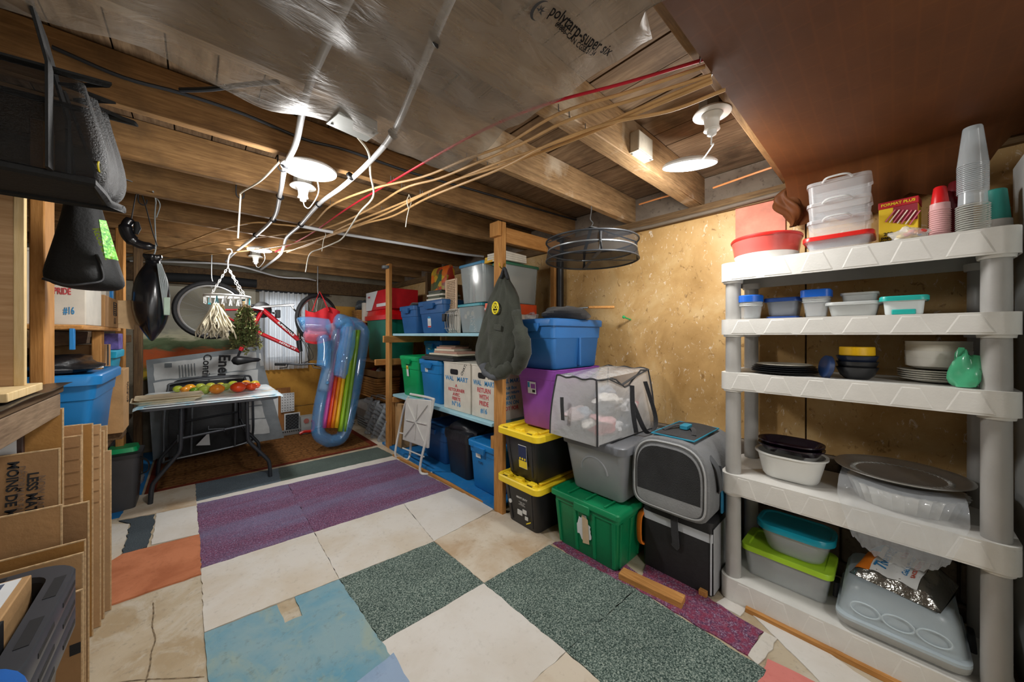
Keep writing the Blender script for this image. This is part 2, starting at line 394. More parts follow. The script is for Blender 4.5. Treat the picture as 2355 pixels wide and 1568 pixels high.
patch('carpet_tile', 'clean white upturned tile lowest in the middle of the floor', M_white2, [(878,1475),(1113,1340),(1302,1497),(1215,1575),(1130,1640),(968,1640)], .0065)
patch('carpet_tile', 'beige tile corner at the bottom edge below the white tile', M_beige, [(1302,1499),(1420,1600),(1380,1640),(1140,1640),(1215,1575)], .0065)
patch('worn_mat', 'worn teal blue mat with a square notch cut out', M_teal, [(470,1455),(637,1390),(655,1432),(695,1415),(678,1372),(780,1332),(878,1475),(985,1640),(485,1640)], .0075, cat='mat')
patch('mat_scrap', 'pale blue scrap overlapping the teal mat at the bottom edge', M_sblue, [(820,1568),(905,1500),(958,1600),(985,1660),(760,1660)], .0095, cat='mat')
patch('carpet_tile', 'beige upturned tile under the front left table foot', M_beige, [(304,1142),(449,1112),(452,1162),(358,1180),(272,1196)], .0065)
patch('carpet_tile', 'small off-white tile between rust mat and table foot', M_white2, [(360,1180),(452,1162),(458,1228),(348,1252)], .0065)
patch('carpet_scrap', 'charcoal carpet scrap with torn edge beside the cardboard', M_dkgrey, [(273,1197),(356,1182),(352,1212),(338,1256),(280,1274),(300,1203)], .0085, wob=.008)
patch('carpet_scrap', 'white torn scrap along the bottom of the cardboard stack', M_white, [(240,1205),(298,1204),(280,1272),(266,1292),(240,1300)], .006)
patch('worn_mat', 'rust orange mat with stitched edge and dark stains', M_rust, [(240,1300),(282,1273),(459,1228),(463,1318),(240,1394)], .01, cat='mat')
patch('carpet_strip', 'slate blue carpet strip in front of the table', M_slate, [(450,1112),(640,1076),(646,1106),(452,1152)], .0075)
patch('carpet_strip', 'grey green carpet strip leading to the shelving post', M_grn2, [(640,1076),(868,1028),(906,1047),(646,1106)], .0075)
patch('carpet_strip', 'red and blue striped carpet strip under the green crate', M_stripe, [(1268,1247),(1330,1240),(1400,1262),(1480,1330),(1450,1358),(1436,1352)], .0065)
patch('carpet_strip', 'red and blue striped carpet strip in front of the black cooler', M_stripe, [(1462,1352),(1490,1290),(1560,1300),(1640,1382),(1756,1452),(1735,1480),(1720,1506)], .0065, wob=.007)
patch('carpet_scrap', 'cream frayed scrap at the end of the striped strip', M_white, [(1720,1506),(1737,1480),(1758,1452),(1788,1468),(1760,1512),(1742,1528)], .006, wob=.006)
patch('worn_mat', 'salmon pink mat corner at the bottom right', M_pink, [(1765,1514),(1890,1575),(1850,1640),(1725,1600)], .008, cat='mat')
patch('carpet_tile', 'white tile under the wooden rail of the rack', M_white2, [(1790,1470),(1712,1396),(1735,1386),(2050,1600),(1890,1572)], .005)
patch('carpet_scrap', 'small white offcut beside the cooler corner', M_white2, [(1645,1386),(1672,1368),(1716,1398),(1702,1416)], .006)
patch('base_board', 'blue painted board on the floor left of the rug', M_blueb, [(-.95,4.08),(-.36,4.08),(-.36,6.1),(-.95,6.1)], .004, cat='board', world=True, wob=0)
patch('base_board', 'blue painted board under the right shelving', M_blueb, [(1.80,2.18),(2.6,2.18),(2.6,4.5),(1.80,4.5)], .03, cat='board', world=True, wob=0)
obj_strip = obj('edging_strip', G().bar(PZ(905,1046,.012), PZ(1142,1168,.012), .03, .022), M_study, bevel=.003)
tag(obj_strip, 'narrow wooden strip along the front of the blue board', 'board')
patch('linoleum', 'beige speckled lino piece at the shelving foot', M_beige, [(868,1028),(800,1010),(880,1000),(905,1045)], .004, cat='mat')
M_crack = mat('crack_dirt', '#7d6c54', .95, var=.3, vs=40)
for px in ([(352,1385),(353,1410),(350,1440),(357,1470),(348,1500),(345,1530),(335,1568)], [(200,1590),(270,1570),(340,1562),(400,1560),(470,1556)], [(1225,1568),(1262,1530),(1300,1499)]):
    P = spline([PZ(u, v, .0006) for u, v in px], 6); struct('crack', G().tube(P, [.0018+.0025*abs(math.sin(k*1.7)) for k in range(len(P))], 6, flat=.12), M_crack, fl)
# the patterned rug
def rug_mat():
    m, nt, p = _new('ornate_rug'); vec = _coord(nt, 1.0)
    br = nt.nodes.new('ShaderNodeTexBrick'); br.inputs['Scale'].default_value = 3.2; br.offset = .5
    for k, c in (('Color1', '#7d5630'), ('Color2', '#6c4625'), ('Mortar', '#3d2614')): br.inputs[k].default_value = lin(c)
    br.inputs['Mortar Size'].default_value = .03; nt.links.new(vec, br.inputs['Vector'])
    vo = nt.nodes.new('ShaderNodeTexVoronoi'); vo.inputs['Scale'].default_value = 16; nt.links.new(vec, vo.inputs['Vector'])
    c = _mix(nt, .45, br.outputs[0], _ramp(nt, vo.outputs['Distance'], [(.2, '#38220f'), (.45, '#8a6034'), (.7, '#5d3a1c')]))
    c = _mix(nt, .3, c, _ramp(nt, _noise(nt, vec, 45, 4), [(.35, '#3a2413'), (.65, '#94683a')]))
    nt.links.new(c, p.inputs['Base Color']); p.inputs['Roughness'].default_value = 1; p.inputs['Specular IOR Level'].default_value = .1
    _bump(nt, p, _noise(nt, vec, 220, 2), .5, .004); return m
RX0, RX1, RY0, RY1 = -.34, 1.74, 4.50, 5.95
rg = thing('rug', 'brown patterned rug with dark red border under the table', 'rug', ((RX0+RX1)/2, (RY0+RY1)/2, .004))
hx, hy = (RX1-RX0)/2, (RY1-RY0)/2
obj('rug_field', G().box((-hx+.07, -hy+.05, 0), (hx-.07, hy-.05, .006)), rug_mat(), rg)
M_rb = carpet('rug_border_red', ['#4c1d16', '#6e2d20', '#7c4028'], 180)
for lo_, hi_ in (((-hx, -hy, 0), (hx, -hy+.05, .006)), ((-hx, hy-.05, 0), (hx, hy, .006)), ((-hx, -hy+.05, 0), (-hx+.07, hy-.05, .006)), ((hx-.07, -hy+.05, 0), (hx, hy-.05, .006))):
    obj('rug_border', G().box(lo_, hi_), M_rb, rg)
# offcuts of lumber on the floor by the rack
tag(obj('lumber_offcut', G().bar(PZ(1428,1318,.02), PZ(1572,1385,.02), .075, .038), M_study, bevel=.003), 'pine offcut with a cyan painted end in front of the cooler', 'lumber')
tag(obj('lumber_offcut', G().bar(PZ(1640,1384,.02)+Vector((.02,.06,0)), PZ(1640,1384,.02)+Vector((.12,.06,0)), .04, .03), M_studx, bevel=.003), 'small wood block tucked under the corner of the rack', 'lumber')
tag(obj('lumber_rail', G().bar((2.115, .52, .012), (2.115, -.4, .012), .035, .024), M_study, bevel=.002), 'thin wooden rail lying along the front of the rack', 'lumber')

# ---------------------------------------------------------------- ceiling services
M_pex = mat('white_pipe', '#cfd0d2', .35, var=.03); M_nm = mat('tan_cable', '#c39a66', .5, var=.08); M_red = mat('red_cable', '#c21f32', .4)
M_blk = mat('black_plastic', '#1c1d20', .42, var=.05); M_wire = mat('white_cord', '#dcd6c6', .6)
M_stl = mat('galvanised_steel', '#9a9ea0', .4, .85); M_blkc = mat('black_cable', '#20242a', .5)
def run(name, label, px, z, r, m, cat, n=8, wob=0):
    pts = [PZ(p[0], p[1], p[2] if len(p) > 2 else z) for p in px]
    pts = spline(pts, 6); return tag(obj(name, G().tube(pts, r, n), m), label, cat)
p1 = run('water_pipe', 'white pipe bending under the joists above the hanging disc light', [(850,-110,2.312),(800,0,2.312),(722,168,2.312),(697,250,2.29),(680,330,2.285),(655,385,2.285),(645,440,2.285),(630,500,2.285),(590,540,2.285),(540,580,2.285),(520,600,2.27)], 2.29, .0125, M_pex, 'pipe', 10)
p2 = run('water_pipe', 'white pipe crossing beside the junction box toward the drying hanger', [(1090,-110,2.312),(1035,0,2.312),(965,165,2.312),(905,305,2.30),(850,372,2.285),(790,427,2.285),(735,468,2.285),(692,516,2.285),(660,545,2.285),(652,570,2.285),(640,590,2.285),(600,620,2.27)], 2.29, .0125, M_pex, 'pipe', 10)
run('water_pipe', 'white branch pipe running right toward the clear storage boxes', [(692,520),(760,533),(850,548),(960,566),(1050,582),(1112,590)], 2.28, .0125, M_pex, 'pipe', 10)
clp = G().lathe([(.017, -.009), (.022, -.006), (.022, .006), (.017, .009)], n=12)
for u, v, par in ((655,378,p1),(644,452,p1),(628,505,p1),(588,541,p1),(1000,90,p2),(903,308,p2),(806,405,p2),(733,470,p2),(692,516,p2)):
    c = obj('pipe_clip', clp, M_blk, par); c.location = PZ(u, v, 2.288)-par.location; c.rotation_euler = (math.radians(70), 0, math.radians(25))
L = 'tan sheathed cable'
run('cable', 'red cable stapled along the joists and under the plastic sheet', [(1625,135),(1440,190),(1254,240),(1130,290),(1020,348),(880,430),(796,481),(707,542),(633,579)], 2.319, .0055, M_red, 'cable')
cbs = [('tan cable nearest the red cable, swinging left over the disc light', [(1622,152),(1450,210),(1286,261),(1160,334),(1076,364),(974,406),(857,434),(763,472),(712,518),(650,517),(583,512),(500,530),(420,560),(340,580),(285,592)]),
       ('tan cable second from the red cable', [(1636,172),(1470,225),(1310,275),(1200,330),(1100,373),(1010,410),(927,434),(843,485),(740,527),(640,540),(520,556),(420,575),(300,600)]),
       ('tan cable in the middle of the bundle', [(1636,180),(1480,245),(1347,303),(1230,345),(1123,383),(969,448),(880,485),(787,523),(707,565),(640,580)]),
       ('tan cable fourth in the bundle, next to the lowest one', [(1638,188),(1490,250),(1352,308),(1240,352),(1130,388),(1045,415),(965,452),(890,490),(800,525),(720,550),(600,572),(450,588),(330,600)]),
       ('lowest tan cable, ending at the white lampholder', [(1668,206),(1540,255),(1394,285),(1254,336),(1146,390),(988,453),(903,497),(833,516),(731,553),(660,580)])]
for i, (lb, px) in enumerate(cbs):
    run('cable', lb, px, 2.303-.011*i, .0062, M_nm, 'cable')
for j, (u, v) in enumerate(((1286,261),(1310,275),(1347,303),(1076,364),(1100,373),(1123,383),(1146,390),(902,418),(927,434),(969,448),(988,453),(1611,140),(1636,178),(763,472),(843,485),(880,485))):
    c = obj('cable_staple', G().tube([(-.012,0,.02),(-.012,0,-.008),(.012,0,-.008),(.012,0,.02)], .0022, 5), M_stl); c.location = PZ(u, v, 2.312); c.rotation_euler = (0, 0, .5)
    tag(c, 'small metal staple holding the cables to a joist', 'staple', 'cable staples on the joists')
run('cable', 'copper orange cable end hanging near the right lamp', [(1840,365,2.36),(1760,390,2.36),(1640,432,2.36)], 2.36, .006, mat('orange_cable', '#c9824a', .5), 'cable')
run('cable', 'copper orange cable tip passing behind the right joist', [(1595,438,2.4),(1530,452,2.4),(1470,470,2.4)], 2.4, .006, MATS['orange_cable'], 'cable')
bc = [PY(u, v, 2.018) for u, v in ((120,108),(284,178),(420,215),(560,262),(700,320),(800,346),(950,398),(1100,440),(1300,499),(1420,530))]
tag(obj('cable', G().tube(spline(bc, 5), .0075, 8), M_blkc), 'black cable clipped along the side of a joist', 'cable')
run('cable', 'black cable stub crossing above the plastic sheet edge', [(415,207,2.42),(480,205,2.42),(560,195,2.42),(640,188,2.42)], 2.42, .009, M_blkc, 'cable')
tag(obj('conduit', G().tube([PX(u, v, XW-.045) for u, v in ((1400,540),(1500,520),(1640,485),(1840,432),(1960,395))], .014, 10), mat('grey_conduit', '#6f6355', .6)), 'grey conduit running along the top of the tan wall', 'pipe')
# white cord tied between hooks, zip ties, loose white flex
def cord(name, label, pts, r, m, cat): return tag(obj(name, G().tube(spline(pts, 6), r, 7), m), label, cat)
cord('tied_twine', 'white cord tied to hooks beside the left disc light', [PZ(643,372,2.29), PZ(600,415,2.26), PZ(556,442,2.27), PZ(553,455,2.24), PY(550,500,PZ(556,442,2.27).y), PY(547,548,PZ(556,442,2.27).y)], .005, M_wire, 'cord')
zy = PZ(940,447,2.31).y
cord('zip_tie', 'white looped zip tie hanging from a joist, nearer one', [PY(940,447,zy), PY(946,462,zy), PY(940,478,zy), PY(936,462,zy), PY(940,450,zy)], .0028, M_wire, 'tie')
cord('zip_tie', 'white zip tie tail hanging below its loop', [PY(941,478,zy), PY(936,500,zy), PY(933,522,zy)], .0026, M_wire, 'tie')
zy = PZ(745,530,2.30).y
cord('zip_tie', 'white looped zip tie beside the branch pipe, farther one', [PY(745,528,zy), PY(749,540,zy), PY(744,552,zy), PY(740,578,zy)], .0028, M_wire, 'tie')
cord('flex_cord', 'white flex hanging in waves from the junction box', [PZ(820,312,2.29), PZ(848,352,2.29), PZ(852,400,2.28), PZ(858,452,2.26), PZ(826,490,2.25), PZ(790,545,2.22), PZ(766,560,2.2), PZ(737,572,2.2), PZ(712,585,2.18), PZ(703,625,2.1)], .0055, M_wire, 'cord')
# hooks and nails
def hookpts(s=1): return [Vector((0,0,.03))*s, Vector((0,0,-.02))*s, Vector((.008,0,-.036))*s, Vector((.02,0,-.04))*s, Vector((.03,0,-.03))*s, Vector((.032,0,-.008))*s]
hk = None
for u, v, lb in ((639,370,'black screw hook holding the white cord by the light'),(543,436,'black screw hook on the second joist from the light'),(318,452,'wire hook carrying the black curved strap')):
    c = obj('ceiling_hook', G().tube(spline(hookpts(1.2), 4), .0035, 6), M_blk, loc=PZ(u, v, 2.315)); tag(c, lb, 'hook')
# junction box, switch box, black pipe
def smallbox(name, label, c, sz, m, rz=0):
    t = thing(name, label, 'electrical box', c, rz)
    obj('box', G().cbox((0,0,0), sz), m, t, bevel=.006)
    obj('cover', G().cbox((0,0,-sz[2]/2-.003), (sz[0]*1.04, sz[1]*1.04, .005)), m, t, bevel=.002)
    for sx in (-1, 1): obj('screw', G().cyl((sx*sz[0]*.42, -sx*sz[1]*.35, -sz[2]/2-.006), (sx*sz[0]*.42, -sx*sz[1]*.35, -sz[2]/2-.009), .005, n=10), M_stl, t)
    return t
M_gbox = mat('pale_grey_metal', '#b9bcb9', .45, .2)
smallbox('junction_box', 'pale grey junction box under the plastic sheet', PZ(812,280,2.29), (.16,.1,.045), M_gbox, .15)
c = PZ(1512,320,2.40); smallbox('switch_box', 'dirty white electrical box on the joist by the right lamp', (c.x, .875, 2.40), (.15,.05,.1), mat('dirty_white_box', '#cfc6b4', .6, var=.15))
tag(obj('vent_pipe', G().tube([(XW-.06, 2.14, .85), (XW-.06, 2.14, 2.32)], .035, 16), M_blk), 'black vertical pipe on the wall behind the hanging mesh rack', 'pipe')
c = PZ(889,612,2.3); tag(obj('smoke_puck', G().lathe([(.055,-.035),(.058,-.03),(.058,0)], c, 20), mat('grey_puck', '#5d6468', .5)), 'small grey round fitting under the far joist', 'fitting')

# disc lights with their lampholders
M_ledw = mat('lamp_white', '#e9e9e6', .4, var=0); M_diff = mat('led_diffuser', '#f2f6ff', .5, var=0, emit=9)
M_porc = mat('porcelain', '#e4e0d8', .25, var=.02); M_ob = mat('octagon_box_steel', '#8e8a82', .5, .6)
def disc_light(c, label, tilt, holder=None, r=.128, watt=LAMP_W):
    t = thing('disc_light', label, 'lamp', c); rot = tilt
    g = G(); g.M = Matrix.Rotation(tilt[0], 4, 'X') @ Matrix.Rotation(tilt[1], 4, 'Y')
    g.lathe([(r*.55, .03), (r*.9, .016), (r, .004), (r*.985, -.004), (r*.8, -.009)], n=36, caps=(True, False)); obj('housing', g, M_ledw, t)
    g = G(); g.M = Matrix.Rotation(tilt[0], 4, 'X') @ Matrix.Rotation(tilt[1], 4, 'Y')
    g.lathe([(r*.8, -.009), (r*.6, -.014), (r*.3, -.017), (.002, -.018)], n=36, caps=(False, True)); obj('diffuser', g, M_diff, t)
    l = bpy.data.lights.new('lamp_glow', 'AREA'); l.shape = 'DISK'; l.energy = watt*.24; l.size = r*1.6; l.color = (1, .985, .955)
    lo = bpy.data.objects.new('lamp_glow', l); scene.collection.objects.link(lo); lo.parent = t; lo.location = (0, 0, -.035); lo.rotation_euler = (tilt[0], tilt[1], 0)
    l = bpy.data.lights.new('lamp_spill', 'POINT'); l.energy = watt*.54; l.shadow_soft_size = r*.8; l.color = (1, .985, .955)
    lo = bpy.data.objects.new('lamp_spill', l); scene.collection.objects.link(lo); lo.parent = t; lo.location = (0, 0, -.15)
    return t
def lampholder(c, label, led):
    t = thing('lampholder', label, 'lampholder', c)
    obj('junction_can', G().lathe([(.05, 0), (.052, .012), (.05, .05)], n=8), M_ob, t)
    obj('collar', G().lathe([(.066, -.004), (.07, -.002), (.066, .006), (.03, .008)], n=28), M_porc, t)
    obj('socket', G().lathe([(.040, -.006), (.030, -.018), (.026, -.05), (.03, -.066), (.022, -.07)], n=22), M_porc, t)
    obj('plug', G().lathe([(.019, -.066), (.017, -.085), (.008, -.09)], n=14), M_ledw, t)
    e = Vector(led)-Vector(c)+Vector((.03,.03,.02))
    obj('flex', G().tube(spline([(0,0,-.085), (.012,.006,-.115), (.04,.01,-.11), tuple(Vector((.04,.01,-.11)).lerp(e, .6)+Vector((.03,0,-.02))), tuple(e)], 6), .003, 6), M_ledw, t)
    return t
LED1, LED2, LED3 = PZ(712,392,2.285), PZ(1585,380,2.30), PZ(597,575,2.285)
disc_light(LED1, 'round white disc light glowing beside the bent white pipe', (0, 0))
disc_light(LED2, 'round white disc light glowing above the white rack', (math.radians(8), math.radians(-10)), watt=LAMP_W*.72)
disc_light(LED3, 'small far disc light glowing above the drying hanger', (0, 0), r=.105)
lampholder(PZ(697,430,2.33), 'white porcelain lampholder below the left disc light', LED1)
lampholder(PZ(1637,262,2.33), 'white porcelain lampholder with pull chain by the brown tarp', LED2)
lampholder(PZ(588,590,2.33), 'small far lampholder beside the far disc light', LED3)
# unseen fill light added behind the camera, modelled like the ceiling lights
disc_light((.45, -1.35, 2.2), 'unseen disc light added behind the viewpoint as fill', (0, 0), watt=LAMP_W)

# plastic vapour sheet and brown tarp under the near joists
def poly_mat():
    m, nt, p = _new('poly_sheet'); vec = _coord(nt, 1.0)
    p.inputs['Base Color'].default_value = lin('#968c80'); p.inputs['Roughness'].default_value = .42; p.inputs['Specular IOR Level'].default_value = .35
    n = _noise(nt, _coord(nt, (2.2, 5, 1)), 2.2, 4, .6, 1.2)
    a = _ramp(nt, n, [(.3, (.48,)*3+(1,)), (.7, (.60,)*3+(1,))]); nt.links.new(a, p.inputs['Alpha'])
    _bump(nt, p, _noise(nt, _coord(nt, (3, 7, 1)), 2.6, 4, .55, 1.2), .28, .02); return m
def sheet(u, v):
    # u across x, v along y
    x = -.62 + 1.58*u; y = -1.6 + 3.1*v
    if v > .85 and u > .82: y += (u-.82)*.15*(v-.85)/.15
    z = 2.288 - .035*abs(math.sin(y*5.1+.6)) - .012*math.sin(x*13+y*4) - .01*math.sin(x*29-y*11)*math.sin(y*17)
    if u < .1: z += .02*(1-u/.1)
    if y < .45: x = min(x, .845)
    return (x + .02*math.sin(y*6), y + (.025*math.sin(x*9) if v > .99 else 0), z)
ps = thing('plastic_sheet', 'translucent plastic vapour sheet stapled under the joists', 'plastic sheet', (.17, 0, 2.2))
g = G().grid(sheet, 60, 90); g.v = [v-Vector((.17, 0, 2.2)) for v in g.v]; obj('film', g, poly_mat(), ps, ang=180)
M_ink = mat('black_ink', '#17171a', .6, var=0)
fr = Matrix.Rotation(0, 4, 'Z')
a, b = PZ(1268,45,2.255), PZ(1405,125,2.255); d = (b-a).normalized(); up = Vector((d.y, -d.x, 0))
if up.dot(PZ(1300,0,2.255)-PZ(1300,60,2.255)) < 0: up = -up
fr = Matrix((d, up, d.cross(up))).transposed().to_4x4()
def on_sheet(o):
    for v_ in o.data.vertices:
        x, y = v_.co.x+.17, v_.co.y; v_.co.z = 2.288-.035*abs(math.sin(y*5.1+.6))-.012*math.sin(x*13+y*4)-.01*math.sin(x*29-y*11)*math.sin(y*17)-2.2-.006
    return o
on_sheet(lettering('polytarp-super six', .045, M_ink, (a+b)/2-Vector((.17,0,2.2)), fr, ps, .0006, width=(b-a).length))
a2, b2 = PZ(1275,78,2.255), PZ(1372,120,2.255)
on_sheet(lettering('69886-CAN CGSB 51.34', .02, M_ink, (a2+b2)/2-Vector((.17,0,2.2)), fr, ps, .0004, width=(b2-a2).length))
lg = G(); c0 = PZ(1242,40,2.255)-Vector((.17,0,2.2)); rr = .026
lg.M = Matrix.Translation(c0) @ fr
lg.grid(lambda s, t: ((rr-(.010*math.sin(math.pi*s)*t))*math.cos(math.radians(70+210*s)), (rr-(.010*math.sin(math.pi*s)*t))*math.sin(math.radians(70+210*s)), 0), 18, 1)
for k in range(5):
    an = math.radians(30+50*k-70); lg.add([(.016*math.cos(an), .016*math.sin(an), 0), (.004*math.cos(an+1), .004*math.sin(an+1), 0), (.004*math.cos(an-1), .004*math.sin(an-1), 0)], [(0,1,2)])
on_sheet(obj('logo', lg, M_ink, ps, label='black crescent and leaf emblem'))
def tarp_mat():
    m, nt, p = _new('brown_tarp'); vec = _coord(nt, 1.0)
    a = _noise(nt, _coord(nt, (1.5, 3, 1)), 1.6, 4, .6)
    c = _ramp(nt, a, [(.3, '#4e2d15'), (.55, '#583318'), (.75, '#613a1b')])
    br = nt.nodes.new('ShaderNodeTexBrick'); br.inputs['Scale'].default_value = 5; nt.links.new(vec, br.inputs['Vector'])
    for k, cc in (('Color1', (.95,.95,.95,1)), ('Color2', (1.05,1.05,1.05,1)), ('Mortar', (1.25,1.2,1.1,1))): br.inputs[k].default_value = cc
    br.inputs['Mortar Size'].default_value = .03; br.inputs['Mortar Smooth'].default_value = 1
    c = _mix(nt, .5, c, br.outputs[0], 'MULTIPLY')
    nt.links.new(c, p.inputs['Base Color']); p.inputs['Roughness'].default_value = .6; p.inputs['Specular IOR Level'].default_value = .2
    _bump(nt, p, _noise(nt, _coord(nt, (3, 5, 1)), 3, 3), .12, .012); return m
def tarp(u, v):
    x = .88 + 1.72*u; y = .405 - 2.1*v
    z = 2.292 - .02*math.sin(x*4)*math.sin(v*9) - .03*math.sin(math.pi*min(1, v*2.2))*u
    if u > .86:
        k = (u-.86)/.14; x = .88+1.72*.86 + .19*k; fd = max(0, min(1, (y+.32)/.12)); z -= (.2*k**1.5 + .03*math.sin(y*16)*k + .02*math.sin(y*41)*k)*fd
    if u > .8: z -= .05*max(0, math.sin(v*14+1))*(u-.8)*4
    return (x, y, z)
tp = obj('brown_tarp', G().grid(tarp, 60, 60), tarp_mat(), solid=.002, ang=180); tag(tp, 'dark brown tarp stretched under the joists above the rack', 'tarp')
def tail(s, q):
    a = 2*math.pi*s; r = (.018+.05*math.sin(math.pi*min(1, q*1.1))**.8)*(1+.22*math.sin(3*a+q*5)+.12*math.sin(7*a-q*9))
    return (2.47+.06*q+r*math.cos(a)*.7, .40+r*math.sin(a)*.8+.02*math.sin(q*6), 2.26-.21*q)
tag(obj('tarp_tail', G().grid(tail, 40, 16), tp.data.materials[0], ang=180), 'bunched dark tail of brown cloth hanging beside the clear boxes', 'cloth')

# ---------------------------------------------------------------- right shelving
XS = 1.84                                    # front of the shelves
SH1, SH2 = 1.447, .685                       # tops of the two cyan shelves
def stick(name, label, lo, hi, m, cat='post', bevel=.004, group=None): return tag(obj(name, G().box(lo, hi), m, bevel=bevel, seg=1), label, cat, group)
py = PX(1153, 900, XS-.01).y
stick('shelf_post', 'pine post with the green jacket hanging on it', (XS-.045, py-.055, .0), (XS-.005, py+.055, 2.33), M_stud)
stick('shelf_post', 'pine post at the far end of the cyan shelves', (XS-.045, 4.27, 0), (XS-.005, 4.38, 2.33), M_stud)
stick('shelf_post', 'pine post against the wall by the black pipe', (2.5, 2.16, .0), (2.59, 2.21, 2.33), M_stud)
stick('shelf_post', 'dark wall post behind the red cat food box', (2.45, 4.5, 0), (2.58, 4.56, 2.33), M_oldz)
stick('top_rail', 'pine rail nailed to the top of the jacket post', (XS-.085, py-.05, 2.215), (XS-.047, py+.06, 2.33), M_stud, 'rail')
stick('top_rail', 'pine cross rail from the jacket post back to the wall', (XS-.004, py-.055, 2.17), (2.5, py-.017, 2.29), M_studx, 'rail')
stick('support_rail', 'pine rail end sticking out under the upper cyan shelf', (XS-.13, 4.225, 1.335), (2.5, 4.265, 1.42), M_studx, 'rail')
stick('support_rail', 'short pine rail end sticking out at mid height of the far post', (XS-.17, 4.385, 1.045), (2.4, 4.425, 1.12), M_studx, 'rail')
stick('support_rail', 'pine rail under the lower cyan shelf', (XS-.02, 4.2, .585), (2.5, 4.24, .652), M_studx, 'rail')
jp0 = bpy.data.objects['shelf_post']; obj('nailed_block', G().box((-.02, .055, .50), (.02, .095, .60)), M_stud, jp0, bevel=.003)
stick('shelf_board', 'cyan painted upper shelf board carrying blue totes', (XS, 2.28, SH1-.03), (2.60, 4.265, SH1), M_cyan, 'shelf', .004)
stick('shelf_board', 'cyan painted lower shelf board carrying the printed fruit boxes', (XS, 2.28, SH2-.032), (2.60, 4.265, SH2), M_cyan, 'shelf', .004)
stick('shelf_board', 'wooden upper shelf beyond the far post', (XS+.05, 4.45, 1.03), (2.58, 6.1, 1.055), M_study, 'shelf')
stick('shelf_board', 'wooden high shelf under the wicker basket', (XS+.01, 5.47, 1.62), (2.58, 6.04, 1.64), M_study, 'shelf')
stick('pine_sheet', 'pine panel closing the end of the lower bay', (XS+.0, 4.30, .03), (2.3, 4.32, .60), M_stud, 'panel')
# ---------------------------------------------------------------- left shelving (seen end on)
XQ = -.47
ly = PX(118, 700, XQ).y
stick('shelf_post', 'knotty pine post at the left, crossing the fruit box', (XQ-.04, ly-.09, 0), (XQ, ly+.05, 2.33), M_stud)
# ---------------------------------------------------------------- the white plastic rack and what stands on it
def span(u0, u1, X, v=770): a, b = PX(u0, v, X).y, PX(u1, v, X).y; return (a+b)/2, a-b
M_rack = mat('rack_plastic', '#d6d4ce', .42, var=.03, bump=.05, bs=120); M_leg = mat('rack_leg_grey', '#a7a5a1', .4, var=.03)
KX0, KX1, KY0, KY1 = 2.12, 2.575, -.305, .648
KZ = [1.818, 1.513, 1.228, .682, .125]; KH = [.098, .082, .092, .104, .118]
rack = thing('storage_rack', 'white plastic five-shelf rack with grey legs against the tan wall', 'shelf unit', ((KX0+KX1)/2, (KY0+KY1)/2, 0))
def rack_shelf(i):
    z1, h = KZ[i], KH[i]; sx, sy = KX1-KX0, KY1-KY0
    g = G().loft([(z1-.012, sx, sy, .05), (z1, sx, sy, .05)])                       # deck
    n = 6; out = rrect(sx, sy, .05, 5); inn = rrect(sx-.012, sy-.012, .045, 5); k = len(out)
    vs = [(x, y, z) for pts, z in ((out, z1-.012), (out, z1-h), (inn, z1-h), (inn, z1-.012)) for x, y in pts]
    g.add(vs, [(a*k+j, a*k+(j+1) % k, (a+1)*k+(j+1) % k, (a+1)*k+j) for a in range(3) for j in range(k)])
    o = obj('shelf', g, M_rack, rack)
    g = G()
    for q in range(6):                                                            # slanted facets on the front apron
        yc = sy/2 - .115 - q*.144
        a, b = .026, .058; x0, x1 = -sx/2-.0002, -sx/2-.0015
        zt, zb = z1-.008, z1-h+.006
        vs = [(x0, yc-a, zt), (x0, yc+a, zt), (x0, yc+b, zb), (x0, yc-b, zb), (x1, yc-a+.004, zt-.003), (x1, yc+a-.004, zt-.003), (x1, yc+b-.006, zb+.003), (x1, yc-b+.006, zb+.003)]
        g.add(vs, [(4,5,6,7), (0,1,5,4), (1,2,6,5), (2,3,7,6), (3,0,4,7)])
    g2 = obj('apron_facets', g, M_rack, o, ang=10); g2['kind'] = 'stuff'
    for sx_ in (-1, 1):
        for sy_ in (-1, 1):
            c = (sx_*(sx/2-.05), sy_*(sy/2-.055))
            obj('leg_collar', G().lathe([(.044, z1-h-.012), (.046, z1-h), (.046, z1-h+.02)], (c[0], c[1], 0), 20), M_rack, o)
for i in range(5): rack_shelf(i)
for i in range(4):
    z0, z1 = KZ[i+1], KZ[i]-KH[i]
    for sx_ in (-1, 1):
        for sy_ in (-1, 1):
            c = (sx_*((KX1-KX0)/2-.05), sy_*((KY1-KY0)/2-.055))
            obj('leg', G().lathe([(.036, z0), (.0365, z0+.01), (.0355, z1)], (c[0], c[1], 0), 24), M_leg, rack)
# generic plastic tub: thin walls, optional lid
def tub(name, label, cat, loc, sx, sy, h, r, mb, ml=None, taper=.86, lidh=.014, yaw=0, over=.006, rim=.006, n=5, lid_in=.8, wall=.003):
    t = thing(name, label, cat, loc, yaw)
    g = G().loft([(.0, sx*taper*.94, sy*taper*.94, r*.9), (.006, sx*taper, sy*taper, r), (h-.012, sx, sy, r), (h-.01, sx+2*rim, sy+2*rim, r+rim), (h, sx+2*rim, sy+2*rim, r+rim), (h, sx-2*wall, sy-2*wall, r), (.008, sx*taper-2*wall, sy*taper-2*wall, r)], n=n)
    obj('body', g, mb, t)
    if ml:
        a, b = sx+2*rim+2*over, sy+2*rim+2*over; z = h-.004
        g = G().loft([(z-.006, a, b, r+over), (z+lidh-.004, a, b, r+over), (z+lidh, a-.008, b-.008, r), (z+lidh, a*lid_in+.01, b*lid_in+.01, r*.8), (z+lidh-.006, a*lid_in, b*lid_in, r*.8)], n=n)
        obj('lid', g, ml, t)
    return t
